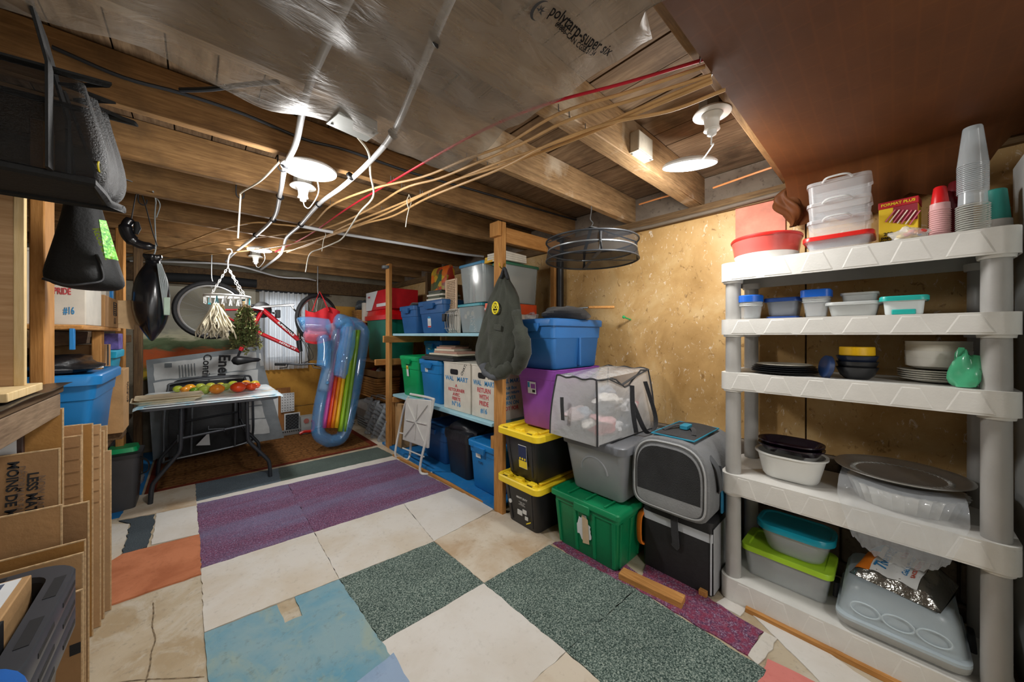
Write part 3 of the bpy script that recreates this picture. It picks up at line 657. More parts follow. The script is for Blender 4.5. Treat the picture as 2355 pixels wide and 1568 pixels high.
M_fr = clear('frosted_plastic', '#d9dee0', .30, .25); M_fr2 = clear('frosted_plastic_dense', '#cfd2d0', .55, .35)
M_cl = clear('clear_plastic', '#e3e9ee', .26, .08, .9); M_redlid = mat('red_lid', '#c4231d', .35, var=.02); M_redtr = clear('red_tint_plastic', '#e0625a', .62, .25)
M_bll = mat('blue_lid', '#1659b8', .35, var=.03); M_wht = mat('white_plastic', '#dcdcd8', .35, var=.02)
M_tealid = mat('teal_lid', '#22a39a', .35, var=.03); M_petrol = clear('petrol_lid', '#0f96ad', .88, .2); M_lime = mat('lime_lid', '#a5d030', .4, var=.03)
Z1, Z2, Z3, Z4, Z5 = [z+.0006 for z in KZ]
# --- top shelf
yc, w = span(1684, 1842, 2.28)
t = thing('pie_carrier', 'white round tub with a red tinted lid at the left end of the top shelf', 'container', (2.30, yc, Z1))
obj('base', G().lathe([(.06, 0), (.135, .004), (.148, .035), (.15, .042), (.146, .042), (.13, .008)], n=36, sx=1, sy=w/.32), M_wht, t)
obj('bowl', G().lathe([(.150, .043), (.158, .10), (.164, .118), (.164, .122), (.154, .10), (.146, .046)], n=36, sy=w/.32, caps=(False, False)), M_redtr, t)
obj('lid', G().lathe([(.166, .119), (.168, .128), (.163, .136), (.13, .139), (.06, .137)], n=36, sy=w/.32, caps=(False, True)), M_redlid, t)
yc, w = span(1852, 2012, 2.24)
yb = yc
tub('food_container', 'shallow clear container with a red lid under the stacked boxes', 'container', (2.26, yc, Z1), .2, w*.92, .062, .03, M_cl, M_redlid, .9)
zz = Z1+.0765
for k, lb in enumerate(('clear handled box at the bottom of the stack of three', 'clear handled box in the middle of the stack of three', 'clear handled box on top of the stack of three')):
    t = thing('handled_box', lb, 'container', (2.29, yb-.0, zz), 0, 'stacked clear handled boxes')
    h = .098 if k == 2 else .082
    obj('body', G().loft([(0, .17, .205, .025), (h-.016, .178, .213, .025), (h-.016, .19, .225, .028), (h, .188, .222, .028), (h, .16, .19, .02)], n=4), M_fr, t)
    obj('grip', G().tube(spline([(-.098, .05, h-.01), (-.118, .035, h), (-.12, 0, h+.003), (-.118, -.035, h), (-.098, -.05, h-.01)], 4), .0045, 7), M_fr2, t)
    zz += h+.0006
yc, w = span(2025, 2100, 2.30)
t = thing('straw_box', 'yellow box of straws with a red top band', 'box', (2.33, yc, Z1), -.12)
M_yb = mat('yellow_card', '#e3c22a', .5, var=.03); M_rb2 = mat('red_card', '#b3202a', .5, var=.05)
obj('carton', G().box((-.05, -w/2-.02, 0), (.05, w/2, .175)), M_yb, t, bevel=.002)
obj('band', G().box((-.0515, -w/2-.0215, .175), (.0515, w/2+.0015, .205)), M_rb2, t, bevel=.002)
obj('window_print', G().box((-.0522, -w/2-.019, .105), (-.0505, w/2-.045, .174)), mat('dark_red_print', '#8e2a3a', .5), t)
M_cream = mat('cream_print', '#eadcc8', .5)
for k in range(7):
    y0 = -w/2-.008+k*(w+.0)/8.2
    obj('straw_print', G().bar((-.0535, y0+.012, .085+.005*k), (-.0535, y0-.018, .138+.004*k), .004, .006, up=(1,0,0)), M_cream if k % 2 else mat('pink_print', '#c9677a', .5), t)
lettering('FORMAT PLUS', .016, M_yb, (-.0525, -.01, .19), face('-x'), t, .0005)
lettering('200\npaper\nstraws', .019, M_ink, (-.0525, w/2-.03, .045), face('-x'), t, .0004, space=.8)
# cup stacks
def cup_stack(label, loc, n, r0, r1, h, pitch, m, mrim, name='cup_stack', group=None, lean=0, upside=True):
    t = thing(name, label, 'cups', loc, 0, group)
    top = None
    for k in range(n):
        z = k*pitch
        c = obj('cup', G().lathe([(r1, z), (r1+.0022, z+.002), (r1, z+.005), (r1-.001, z+pitch if k < n-1 else z+h*.3)], n=24, caps=(False, False)), mrim if k % 1 == 0 else m, t)
    z = (n-1)*pitch
    obj('top_cup', G().lathe([(r1-.001, z+.004), (r0+(r1-r0)*.5, z+h*.5), (r0, z+h-.004), (r0-.004, z+h), (.002, z+h-.003)], n=24, caps=(False, False)), m, t)
    return t
M_cupred = mat('red_cup', '#d01f22', .3, var=.02); M_cuppk = mat('red_cup_edge', '#d8a7a6', .4, var=.05); M_cupdk = mat('dark_red_cup', '#7d1f27', .4, var=.1)
yc, w = span(2133, 2190, 2.27); rr_ = w*.44
cup_stack('stack of red cups with a bright red cup on top', (2.26, yc, Z1), 15, rr_*.62, rr_, .10, .0085, M_cupred, M_cuppk)
yc2, w2 = span(2112, 2150, 2.40); cup_stack('dark red cup stack standing behind the straw box', (2.47, yc2-.05, Z1), 20, .026, .042, .09, .0082, M_cupdk, M_cupdk)
yc2, w2 = span(2178, 2200, 2.45); cup_stack('dark red cup stack hidden behind the clear cups', (2.50, yc2-.02, Z1), 24, .026, .042, .09, .0088, M_cupdk, M_cupdk)
yc, w = span(2193, 2281, 2.25); rr_ = w*.45
M_cup = clear('clear_cup', '#cdd6da', .5, .18); M_cupr = clear('clear_cup_rim', '#d8dad2', .62, .25)
t = thing('clear_cup_stack', 'tall stack of clear plastic cups at the right end of the top shelf', 'cups', (2.24, yc, Z1))
for k in range(14): obj('cup', G().lathe([(rr_, k*.0085), (rr_+.003, k*.0085+.002), (rr_, k*.0085+.006)], n=26, caps=(False, False)), M_cupr, t)
obj('cup_wall', G().lathe([(rr_*.9, .119), (rr_*.86, .17)], n=26, caps=(False, False)), M_cup, t)
for k in range(15): obj('cup', G().lathe([(rr_*.97, .165+k*.0075), (rr_*.98, .167+k*.0075), (rr_*.95, .171+k*.0075)], n=26, caps=(False, False)), M_cup, t)
obj('top_cup', G().lathe([(rr_*.95, .276), (rr_*.8, .34), (rr_*.62, .415), (rr_*.58, .42), (.002, .418)], n=26, caps=(False, False)), M_cup, t)
yc, w = span(2283, 2305, 2.3); cup_stack('teal paper cup stack half hidden behind the clear cups', (2.42, yc-.01, Z1), 3, .028, .042, .18, .012, mat('teal_cup', '#3fa79b', .5), mat('white_cup', '#d8d5cf', .5))
# bag of coloured bits
M_bag = clear('thin_bag', '#eeeeea', .4, .12, .9, bump=.6, bs=40)
def blob(c, sx, sy, sz, seed, amp=.18, n=22, m=12, fl=True):
    rr = random.Random(seed); ph = [(rr.uniform(2, 5), rr.uniform(2, 5), rr.uniform(0, 6)) for _ in range(4)]; g = G(); vs = []
    for j in range(m+1):
        for i in range(n):
            th, p = math.pi*j/m, 2*math.pi*i/n
            d = 1+amp*sum(math.sin(a*p+o)*math.sin(b*th+o) for a, b, o in [(round(q[0]), q[1], q[2]) for q in ph])/2
            z = -math.cos(th)*d; x, y = math.sin(th)*math.cos(p)*d, math.sin(th)*math.sin(p)*d
            if fl: z = max(z, -.7)
            vs.append((c[0]+x*sx, c[1]+y*sy, c[2]+z*sz+(.7*sz if fl else 0)))
    g.add(vs, [(j*n+i, j*n+(i+1) % n, (j+1)*n+(i+1) % n, (j+1)*n+i) for j in range(m) for i in range(n)]); return g
yc, w = span(2045, 2138, 2.17)
t = thing('bag_of_trinkets', 'crumpled clear bag of coloured trinkets on the edge of the top shelf', 'bag', (2.19, yc, Z1))
obj('film', blob((0,0,0), .045, w/2, .032, 3, .3), M_bag, t)
for k in range(12):
    cc = ['#e7c21d', '#d9331f', '#2e5fb5', '#f0efe9', '#e07f1d'][k % 5]
    obj('trinket', G().sphere((R.uniform(-.025, .025), R.uniform(-w*.33, w*.33), R.uniform(.012, .035)), .011, 1.3, 1.2, .8, 8, 5), mat('trinket_'+cc[1:], cc, .4), t)
# --- second shelf
yc, w = span(1696, 1758, 2.22)
t = tub('round_tub', 'round clear tub with a blue lid at the left end of the second shelf', 'container', (2.2, yc, Z2), w*.92, w*.92, .10, w*.45, M_fr, M_bll, .84, .03, over=.002, rim=.002)
for k in range(3): obj('ridge', G().loft([(.068+k*.008, w*.925, w*.925, w*.45), (.071+k*.008, w*.95, w*.95, w*.46), (.074+k*.008, w*.925, w*.925, w*.45)], caps=(False, False), n=8), M_fr2, t)
yc, w = span(1766, 1838, 2.26)
tub('food_container', 'grey clear box with a dark blue lid between the round tubs', 'container', (2.29, yc, Z2+.012), .15, w, .085, .025, clear('smoky_plastic', '#8d939c', .6, .3), mat('navy_lid', '#23468a', .4), .88)
tag(obj('loose_lid', G().loft([(Z2, .155, w*1.03, .02), (Z2+.011, .155, w*1.03, .02)]).v and (lambda g: (setattr(g, 'v', [v+Vector((2.29, yc, 0)) for v in g.v]), g)[1])(G().loft([(Z2, .16, w*1.03, .02), (Z2+.0115, .16, w*1.03, .02)])), MATS['navy_lid']), 'dark blue lid lying under the grey clear box', 'lid')
yc, w = span(1846, 1912, 2.24)
t = tub('tub_stack', 'stack of square clear tubs with a bright blue lid', 'container', (2.23, yc, Z2), w*.95, w*.95, .108, .02, M_fr, M_bll, .74, .03, over=.003, rim=.003)
for k in range(4): obj('ridge', G().loft([(.072+k*.008, w*.90, w*.90, .02), (.075+k*.008, w*.97, w*.97, .02), (.078+k*.008, w*.91, w*.91, .02)], caps=(False, False)), M_fr2, t)
yc, w = span(1908, 2022, 2.24)
tub('food_container', 'wide low frosted tub below another frosted tub', 'container', (2.25, yc, Z2), .16, w, .062, .03, M_fr2, M_fr2, .9, .008)
yc2, w2 = span(1938, 2018, 2.27)
tub('food_container', 'frosted tub stacked upside down on the wide low tub', 'container', (2.28, yc2, Z2+.067), .13, w2, .042, .02, M_fr2, None, .95)
yc, w = span(2030, 2128, 2.22)
t = tub('food_container', 'white container with a teal lid and teal foot', 'container', (2.22, yc, Z2), .13, w*.96, .068, .02, clear('milky_plastic', '#dfe6e6', .8, .35), M_tealid, .93, .014)
obj('foot', G().box((-.066, -w*.28, .001), (-.06, w*.28, .022)), M_tealid, t, bevel=.004)
# --- third shelf
def plates(label, name, loc, radii, m, pitch=.009, cat='plates', mats=None, sy=1):
    t = thing(name, label, cat, loc)
    for k, r in enumerate(radii):
        z = k*pitch
        obj('plate', G().lathe([(r*.5, z), (r*.62, z+.002), (r*.97, z+.012), (r, z+.0145), (r*.96, z+.016), (r*.6, z+.006), (.002, z+.005)], n=40, sy=sy, caps=(True, False)), mats[k] if mats else m, t)
    return t
M_bpl = mat('black_plastic_plate', '#202124', .32, var=.02); M_crm = mat('cream_foam', '#d9d4c6', .5)
yc, w = span(1728, 1884, 2.26)
plates('stack of black plates with a cream plate on top', 'plate_stack', (2.27, yc, Z3), [w*.5, w*.5, w*.49, w*.46, w*.42], None, .009, mats=[M_bpl]*4+[M_crm])
yc, w = span(1918, 2026, 2.24)
t = thing('bowl_stack', 'stack of black bowls topped by a yellow bowl', 'bowls', (2.25, yc, Z3))
r = w*.47
for k in range(3):
    z = k*.026; obj('bowl', G().lathe([(r*.55, z), (r*.8, z+.018), (r*.98, z+.05), (r, z+.054), (r*.95, z+.053), (r*.5, z+.008)], n=32, caps=(True, True)), M_bpl if k < 2 else mat('navy_bowl', '#1b2438', .3), t)
obj('yellow_bowl', G().lathe([(r*.80, .107), (r*.84, .11), (r*.83, .145), (r*.8, .147), (.002, .145)], n=32, caps=(True, False)), mat('yellow_plastic', '#e8b70f', .4, var=.03), t)
yc, w = span(1888, 1912, 2.2)
t = thing('bottle_cap', 'navy round cap leaning beside the black bowls', 'lid', (2.21, yc, Z3))
g = G(); g.M = Matrix.Translation((0, 0, .052)) @ Matrix.Rotation(math.radians(100), 4, 'X') @ Matrix.Rotation(.5, 4, 'Y'); g.lathe([(.046, -.012), (.052, -.008), (.052, .008), (.046, .012)], n=26); obj('disc', g, mat('navy_plastic', '#1c3560', .4), t)
obj('foot', G().box((-.012, -.014, 0), (.012, .014, .006)), MATS['navy_plastic'], t)
yc, w = span(2058, 2262, 2.28)
t = thing('tableware_stack', 'pile of white plates and bowls at the right of the third shelf', 'plates', (2.33, yc-.005, Z3))
M_foam = mat('white_foam', '#d8d5cc', .55, var=.03); r = w*.5
for k in range(5): obj('plate', G().lathe([(r*.6, .004+k*.009), (r*.97, .015+k*.009), (r, .018+k*.009), (r*.96, .019+k*.009), (.002, .010+k*.009)], n=44, caps=(True, False)), M_foam, t)
for k in range(2): obj('bowl', G().lathe([(r*.5, .058+k*.03), (r*.78, .07+k*.03), (r*.8, .105+k*.03), (r*.76, .105+k*.03), (.002, .07+k*.03)], n=40, caps=(True, False)), M_foam, t)
for k in range(3): obj('bowl', G().lathe([(r*.6, .125+k*.014), (r*.78, .132+k*.014), (r*.79, .147+k*.014), (r*.75, .147+k*.014), (.002, .136+k*.014)], n=40, caps=(True, False)), M_crm if k < 2 else M_foam, t)
yc, w = span(2176, 2262, 2.18)
gb = obj('green_bag', blob((2.172, yc, Z3+.003), .028, w*.46, .075, 11, .25), clear('green_film', '#55c08f', .72, .2, .8)); tag(gb, 'crumpled pale green plastic bag in front of the white plates', 'bag')
# --- fourth shelf
yc, w = span(1738, 1902, 2.26, 1050)
t = thing('wash_basin', 'white oval basin on the fourth shelf under a dark dish', 'basin', (2.29, yc, Z4))
obj('bowl', G().loft([(0, .11, w*.72, .06), (.02, .16, w*.80, .07), (.125, .215, w*.97, .1), (.128, .235, w*1.04, .11), (.136, .235, w*1.04, .11), (.134, .21, w*.95, .1), (.01, .14, w*.74, .06)], n=8), M_wht, t)
M_dkp = mat('dark_purple_glass', '#1e1020', .12, var=0, spec=.8)
for k, lb in enumerate(('dark purple oval casserole dish resting in the white basin', 'dark purple oval casserole dish on top of another')):
    t = thing('casserole_dish', lb, 'dish', (2.29, yc, Z4+.1385+k*.022), 0, 'dark glass dishes')
    g = G().loft([(0, .12, w*.76, .06), (.025, .18, w*.88, .09), (.03, .205, w*.95, .1), (.036, .205, w*.95, .1), (.033, .175, w*.86, .085), (.006, .11, w*.74, .05)], n=8); obj('dish', g, M_dkp, t)
yc, w = span(1930, 2262, 2.30, 1100)
M_ss = mat('stainless', '#c6c5c1', .3, .8, var=.04)
tz = Z4+.115
t = thing('oval_tray', 'large oval stainless steel tray on top of a wrapped pile', 'tray', (2.345, yc+.015, tz))
L2 = w*1.02
obj('tray', G().lathe([(.70, 0), (.78, .002), (.86, .016), (1.0, .020), (1.01, .0235), (.985, .024), (.86, .0195), (.77, .006), (.002, .004)], n=64, sx=.205, sy=L2*.5, caps=(True, False)), M_ss, t)
g = G()
for k in range(48):
    a0, a1, a2 = [2*math.pi*(k+q)/48 for q in (0, .5, 1)]
    for A, B, ra, rb in ((a0, a1, .74, .66), (a1, a2, .66, .74)):
        g.bar((.205*ra*math.cos(A), L2*.5*ra*math.sin(A), .0072), (.205*rb*math.cos(B), L2*.5*rb*math.sin(B), .0072), .003, .002)
e = obj('engraving', g, mat('engraved_steel', '#d6d6d2', .45, .8), t); e['kind'] = 'stuff'
t = thing('wrapped_pan', 'fluted foil pan wrapped in clear plastic under the oval tray', 'pan', (2.33, yc, Z4))
g = G(); prof = [(.85, 0), (.98, .07), (1.02, .082), (1.0, .085)]; n = 60
g.add([((r*(1+.02*math.cos(k*math.pi)))*.17*math.cos(2*math.pi*k/n), r*(1+.02*math.cos(k*math.pi))*L2*.42*math.sin(2*math.pi*k/n), z) for r, z in prof for k in range(n)],
      [(i*n+k, i*n+(k+1) % n, (i+1)*n+(k+1) % n, (i+1)*n+k) for i in range(3) for k in range(n)]+[tuple(range(n))[::-1], tuple(3*n+k for k in range(n))]); obj('foil_pan', g, M_ss, t)
M_film = clear('crinkled_film', '#d9dee2', .26, .1, 1.0, bump=.8, bs=18)
def wrap(s, q):                               # film: over the pile, down over the shelf front, hanging in a swag
    y = .02+(s-.5)*L2*.84; sag = (1-(2*s-1)**2)
    P = [(.0, .113), (-.17, .112), (-.222, .085), (-.232, .01), (-.2345, -.05-.02*sag), (-.236, -.105-.075*sag)]
    f = q*(len(P)-1); i = min(int(f), len(P)-2); a = f-i
    x = P[i][0]*(1-a)+P[i+1][0]*a; z = P[i][1]*(1-a)+P[i+1][1]*a
    wv = .004*math.sin(s*47+q*9)+.003*math.sin(s*91+q*23)
    return (x-(abs(wv)+.002 if q > .35 else 0), (y-.02)*(1-.5*max(0, q-.5)*abs(2*s-1))+.02, z+(wv if q > .3 else 0)+.0)
obj('plastic_wrap', G().grid(wrap, 60, 26), M_film, t, ang=180)
# --- bottom shelf
yc, w = span(1702, 1912, 2.26, 1300)
tub('food_box', 'large frosted box with a lime green lid on the bottom shelf', 'container', (2.345, yc-.01, Z5), .23, w*.94, .145, .03, M_fr, M_lime, .9, .02)
yc2, w2 = span(1728, 1918, 2.26, 1200)
tub('food_box', 'frosted bowl with a teal blue lid stacked on the lime lidded box', 'container', (2.345, yc2-.01, Z5+.1625), .2, w2*.88, .12, .07, M_fr, M_petrol, .8, .024, lid_in=.86, over=.008)
yc, w = span(1926, 2232, 2.25, 1400)
t = thing('cake_carrier', 'large translucent white cake carrier with black latches on the bottom shelf', 'container', (2.335, yc, Z5))
M_milk = clear('milky_cover', '#cfdde4', .52, .3, .7)
obj('tray', G().loft([(0, .34, w*.86, .05), (.02, .40, w*.98, .05), (.045, .42, w*1.0, .05), (.05, .42, w*1.0, .05), (.046, .38, w*.94, .05)], n=5), M_fr2, t)
obj('cover', G().loft([(.0505, .42, w*1.0, .05), (.062, .42, w*1.0, .05), (.066, .385, w*.95, .05), (.17, .35, w*.88, .06), (.205, .31, w*.80, .06), (.21, .28, w*.74, .05)], n=5), M_milk, t)
for k in range(3): obj('embossed_ring', G().lathe([(.036, .0), (.04, .003), (.036, .006)], (-.19+.005, w*(.25-.25*k), 0), 24, sx=.12).v and (lambda g: g)(G().tube([(-.196+.0*math.cos(a), w*(.25-.25*k)+.045*math.cos(a), .115+.028*math.sin(a)) for a in [2*math.pi*q/20 for q in range(20)]], .003, 6, closed=True)), M_milk, t)
for s in (-1, 1): obj('latch', G().loft([(.03, .07, .022, .01, 0, s*(w*.5+.012)), (.10, .06, .02, .01, 0, s*(w*.5+.008))]), M_blk, t, bevel=.004)
yc2, w2 = span(1978, 2150, 2.25, 1330)
t = thing('foil_bag', 'silver insulated bag in a wrapper with white printed card, on the cake carrier', 'bag', (2.32, yc2-.02, Z5+.2115), -.25)
def pillow(s, q, sx=.26, sy=.27, h=.085):
    e = (1-(2*s-1)**6)*(1-(2*q-1)**6); x = (q-.5)*sx; y = (.5-s)*sy
    return (x, y, h*e*(.55+.45*q)+.006*math.sin(s*23+q*11)*e+.02*q)
g = G().grid(lambda s, q: pillow(s, q), 22, 22); k = len(g.v); g.grid(lambda s, q: (Vector(pillow(s, q)).x, Vector(pillow(s, q)).y, .001+.02*0), 22, 22); obj('foil', g, mat('silver_foil', '#a9a8a2', .22, .95, bump=.7, bs=30), t)
def card(s0, s1, q0, q1, lift): return G().grid(lambda s, q: tuple(Vector(pillow(s0+(s1-s0)*s, q0+(q1-q0)*q))+Vector((0, 0, lift))), 10, 10)
obj('card', card(.22, .75, .1, .98, .003), mat('white_card', '#d7d8d6', .5), t)
obj('orange_band', card(.04, .22, .1, .62, .003), mat('orange_print', '#e07a1f', .45), t); obj('blue_band', card(.04, .22, .62, .98, .003), mat('blue_print', '#2d8fb8', .45), t)
def on_bag(o, lift=.0055):
    for v_ in o.data.vertices: v_.co.z = pillow(.5-v_.co.y/.27, .5+v_.co.x/.26)[2]+lift+(v_.co.z if abs(v_.co.z) < .001 else 0)
on_bag(lettering('Thermal', .05, mat('print_blue', '#2476ad', .5, var=0), (.0, .048, 0), Matrix.Identity(4), t, .001, spin=0))
on_bag(lettering('Hot', .026, mat('print_red', '#b04a36', .5, var=0), (.06, .005, 0), Matrix.Identity(4), t, .0006)); on_bag(lettering('Cold & Frozen', .022, mat('print_blue', '#2476ad', .5), (.0, -.022, 0), Matrix.Identity(4), t, .0003)); on_bag(lettering('SACS ISOLANTS', .018, MATS['print_red'], (.0, -.046, 0), Matrix.Identity(4), t, .0004))
# tall white cabinet at the right edge
t = thing('white_cabinet', 'tall white cabinet side at the right edge', 'cabinet', (2.28, -.66, 0))
M_cab = mat('white_enamel', '#c3c7c5', .35, var=.03)
obj('body', G().box((-.30, -.32, .02), (.32, .32, 2.15)), M_cab, t, bevel=.012)
obj('door', G().box((-.36, -.318, .1), (-.305, .318, 2.145)), M_cab, t, bevel=.015)
obj('kick_plate', G().box((-.28, -.3, 0), (.3, .3, .03)), M_blk, t)
# ---------------------------------------------------------------- storage totes
def plastic(name, col, rough=.42, var=.04): return mat(name, col, rough, var=var, vs=4)
M_tb = plastic('blue_tote', '#2f6aa8'); M_tbd = plastic('dark_blue_tote', '#285b92'); M_tgr = plastic('green_tote', '#07a05e'); M_tpu = plastic('purple_tote', '#8f4aa8')
M_tk = plastic('black_tote', '#232325', .38); M_ty = plastic('yellow_lid', '#f2d02a', .4); M_tg = plastic('grey_tote', '#8d9094', .35); M_tgl = plastic('grey_tote_lid', '#6f7277', .4)
M_crate = plastic('green_crate', '#0b7d4d', .4); M_sky = plastic('bright_blue_tote', '#1f7abc', .38)
M_stk = mat('sticker_white', '#d9dbdc', .5, var=.02); M_stkr = mat('sticker_red', '#c4242a', .5); M_stkb = mat('sticker_blue', '#2a8bc0', .5)
def tote(label, loc, sx, sy, h, mb, ml=None, yaw=0, name='storage_tote', taper=.86, step=.66, lidh=.032, over=.018, handle=True, group=None, ribs=0, cat='tote'):
    """sx runs away from the viewer, sy across; lid top is at h"""
    t = thing(name, label, cat, loc, yaw, group); bh = h-lidh if ml else h; r = .035
    lv = [(0, sx*taper-.02, sy*taper-.02, r*.8), (.012, sx*taper, sy*taper, r)]
    if step: lv += [(bh*step, sx*(taper+(1-taper)*.55), sy*(taper+(1-taper)*.55), r), (bh*(step+.015), sx*(taper+(1-taper)*.72), sy*(taper+(1-taper)*.72), r)]
    lv += [(bh*.985, sx*.985, sy*.985, r), (bh*.985, sx, sy, r+.006), (bh, sx, sy, r+.006), (bh, sx-.016, sy-.016, r-.004), (.02, sx*taper-.02, sy*taper-.02, r*.8)]
    b = obj('body', G().loft(lv, n=4), mb, t)
    if ml:
        a, c = sx+2*over, sy+2*over
        obj('lid', G().loft([(bh-.022, a-.004, c-.004, r+over), (h-.010, a, c, r+over), (h-.002, a-.012, c-.012, r+over), (h, a-.03, c-.03, r+.01), (h, a-.085, c-.085, r), (h-.012, a-.10, c-.10, r), (h-.010, .05, .05, .01)], n=4), ml, t)
    if handle:
        for s in (-1, 1):
            x = s*(sx/2)
            obj('handle', G().loft([(bh*.985-.055, .012, sy*.30, .005, x+s*.014, 0), (bh*.985-.028, .026, sy*.36, .008, x+s*.016, 0), (bh-.002, .045, sy*.40, .008, x+s*.012, 0)]), mb if not ml else (ml if over > .02 else mb), t)
    if ribs:
        for k in range(ribs):
            y = (k-(ribs-1)/2)*sy*.7/max(1, ribs-1)
            obj('rib', G().loft([(.03, .012, .016, .003, -sx*taper/2-.001, y*taper), (bh*.9, .012, .018, .003, -sx*.97/2-.001, y)]), mb, t)
    return t
def sticker(t, x, y, z, w, h, prints, lean=0, yawd=0):
    """paper label on a face looking to -x; prints: (dy, dz, w, h, material)"""
    g = G(); g.M = Matrix.Translation((x, y, z)) @ Matrix.Rotation(lean, 4, 'Y'); s = obj('sticker', g.cbox((0, 0, 0), (.002, w, h)), M_stk, t)
    for i, (dy, dz, a, b, m) in enumerate(prints):
        g = G(); g.M = Matrix.Translation((x, y, z)) @ Matrix.Rotation(lean, 4, 'Y'); obj('sticker_print', g.cbox((-.0012, dy, dz), (.0012, a, b)), m, s)
    return s
def barcode(w, h, n=9):
    r = random.Random(n); out = []; y = w/2
    while y > -w/2:
        b = r.uniform(.04, .12)*w; out.append((y-b/2, 0, b, h)); y -= b+r.uniform(.03, .1)*w
    return out
def yel(label, z):
    t = tote(label, (2.045, 1.865, z), .58, .365, .365, M_tk, None, taper=.84, step=0, ribs=2, handle=False)
    for c in list(t.children):
        if c.name.startswith('body'): c.scale = (1, 1, .93)
    a, c = .64, .445; h = .365
    obj('lid', G().loft([(h-.055, a-.01, c-.01, .05), (h-.05, a, c, .05), (h-.012, a, c, .05), (h-.004, a-.014, c-.014, .05), (h-.004, a-.06, c-.06, .04), (h-.018, a-.085, c-.085, .035), (h-.018, .06, .06, .02)], n=5), M_ty, t)
    for s in (-1, 1):
        obj('lid_ridge', G().box((-.22, s*.15-.016, h-.018), (.22, s*.15+.016, h+.0)), M_ty, t, bevel=.006)
        obj('slot', G().cbox((-a/2+.018, s*.13, h-.0035), (.012, .05, .002)), M_tk, t)
    for k in range(3): obj('lid_tab', G().loft([(h-.03, .05, .075, .01, -a/2+.05, (k-1)*.13), (h+.008, .045, .065, .01, -a/2+.05, (k-1)*.13)]), M_ty, t, bevel=.004)
    return t
ty1 = yel('black tote with yellow lid on the floor, below another like it', 0.001)
ty2 = yel('black tote with yellow lid stacked second, holding the purple tote', .3665)
M_nv = mat('navy_sticker', '#232f55', .5); M_gy = mat('grey_print', '#c9c9c6', .5, var=0); M_yp = mat('yellow_print', '#e9cc2c', .5, var=0)
s = sticker(ty2, -.272, -.03, .17, .085, .17, [(0, .025, .083, .112, M_nv), (0, -.055, .083, .055, M_yp)], math.radians(-4))
lettering('BENNA', .022, M_stk, (-.2745, -.03, .235), face('-x') , ty2, .0007); lettering('14 Gal / 53 L', .011, M_gy, (-.2745, -.03, .21), face('-x'), ty2)
for k in range(3): obj('icon', G().cyl((-.273, -.055+k*.025, .155), (-.2755, -.055+k*.025, .155), .008, n=12), M_yp, ty2)
lettering('HEAVY DUTY', .019, M_gy, (-.2725, -.02, .225), face('-x'), ty1, .0006); lettering('27 Gallon / 102 L\nstorage tote\nbac de rangement', .0095, M_gy, (-.2705, -.02, .185), face('-x'), ty1)
for k, (dy, dz, a, b) in enumerate(((.02, .11, .05, .035), (-.03, .13, .04, .03), (-.05, .09, .03, .025))): obj('print_block', G().cbox((-.262, dy-.01, dz), (.004, a, b)), M_gy, ty1)
obj('print_block', G().cyl((-.262, .11, .165), (-.27, .11, .165), .016, n=18), M_gy, ty1)
g = G().bar((-.264, -.10, .075), (-.264, -.065, .055), .006, .014, up=(1,0,0)); obj('yellow_mark', g, M_yp, ty1)
tp_ = tote('purple tote between the yellow-lidded tote and the blue tote', (2.16, 1.815, .7325), .60, .40, .445, M_tpu, None, step=.82, taper=.82, handle=False)
sticker(tp_, -.282, .03, .30, .085, .09, [(-.015, .012, .045, .035, M_tpu), (.03, .02, .02, .04, M_stkb), (-.02, -.025, .03, .02, M_tk)], math.radians(-5))
tb1 = tote('large blue tote on the purple tote, beside the green jacket', (2.16, 1.815, 1.178), .61, .405, .372, M_tb, M_tb, over=.012)
sticker(tb1, -.285, .07, .19, .07, .17, [(0, .07, .069, .028, M_stkr), (0, .02, .05, .05, M_stkb), (0, -.05, .05, .045, M_gy), (0, -.078, .069, .012, M_stkr)], math.radians(-4))
obj('rib', G().box((.0, -.204, .02), (.02, -.178, .23)), M_tb, tb1, bevel=.004)
# things on the blue tote
M_fab = mat('black_fabric', '#26272a', .85, var=.1, bump=.5, bs=180, sheen=.2)
tag(obj('camera_bag', blob((2.14, 1.72, 1.551), .21, .16, .058, 21, .16), M_fab), 'soft black fabric bag lying on the large blue tote', 'bag')
t = thing('clamp_tool', 'silver clamp with a wooden handle on the black fabric bag', 'tool', (2.25, 1.62, 1.632))
obj('blade', G().box((-.05, -.05, 0), (-.02, .14, .012)), M_stl, t, bevel=.003); obj('grip', G().bar((-.035, -.05, .008), (.05, -.22, .004), .03, .02), M_studx, t, bevel=.006)
tag(obj('clear_wrap', blob((1.96, 1.93, 1.551), .05, .055, .03, 5, .3), MATS['crinkled_film']), 'scrap of clear wrapping at the corner of the large blue tote', 'wrap')
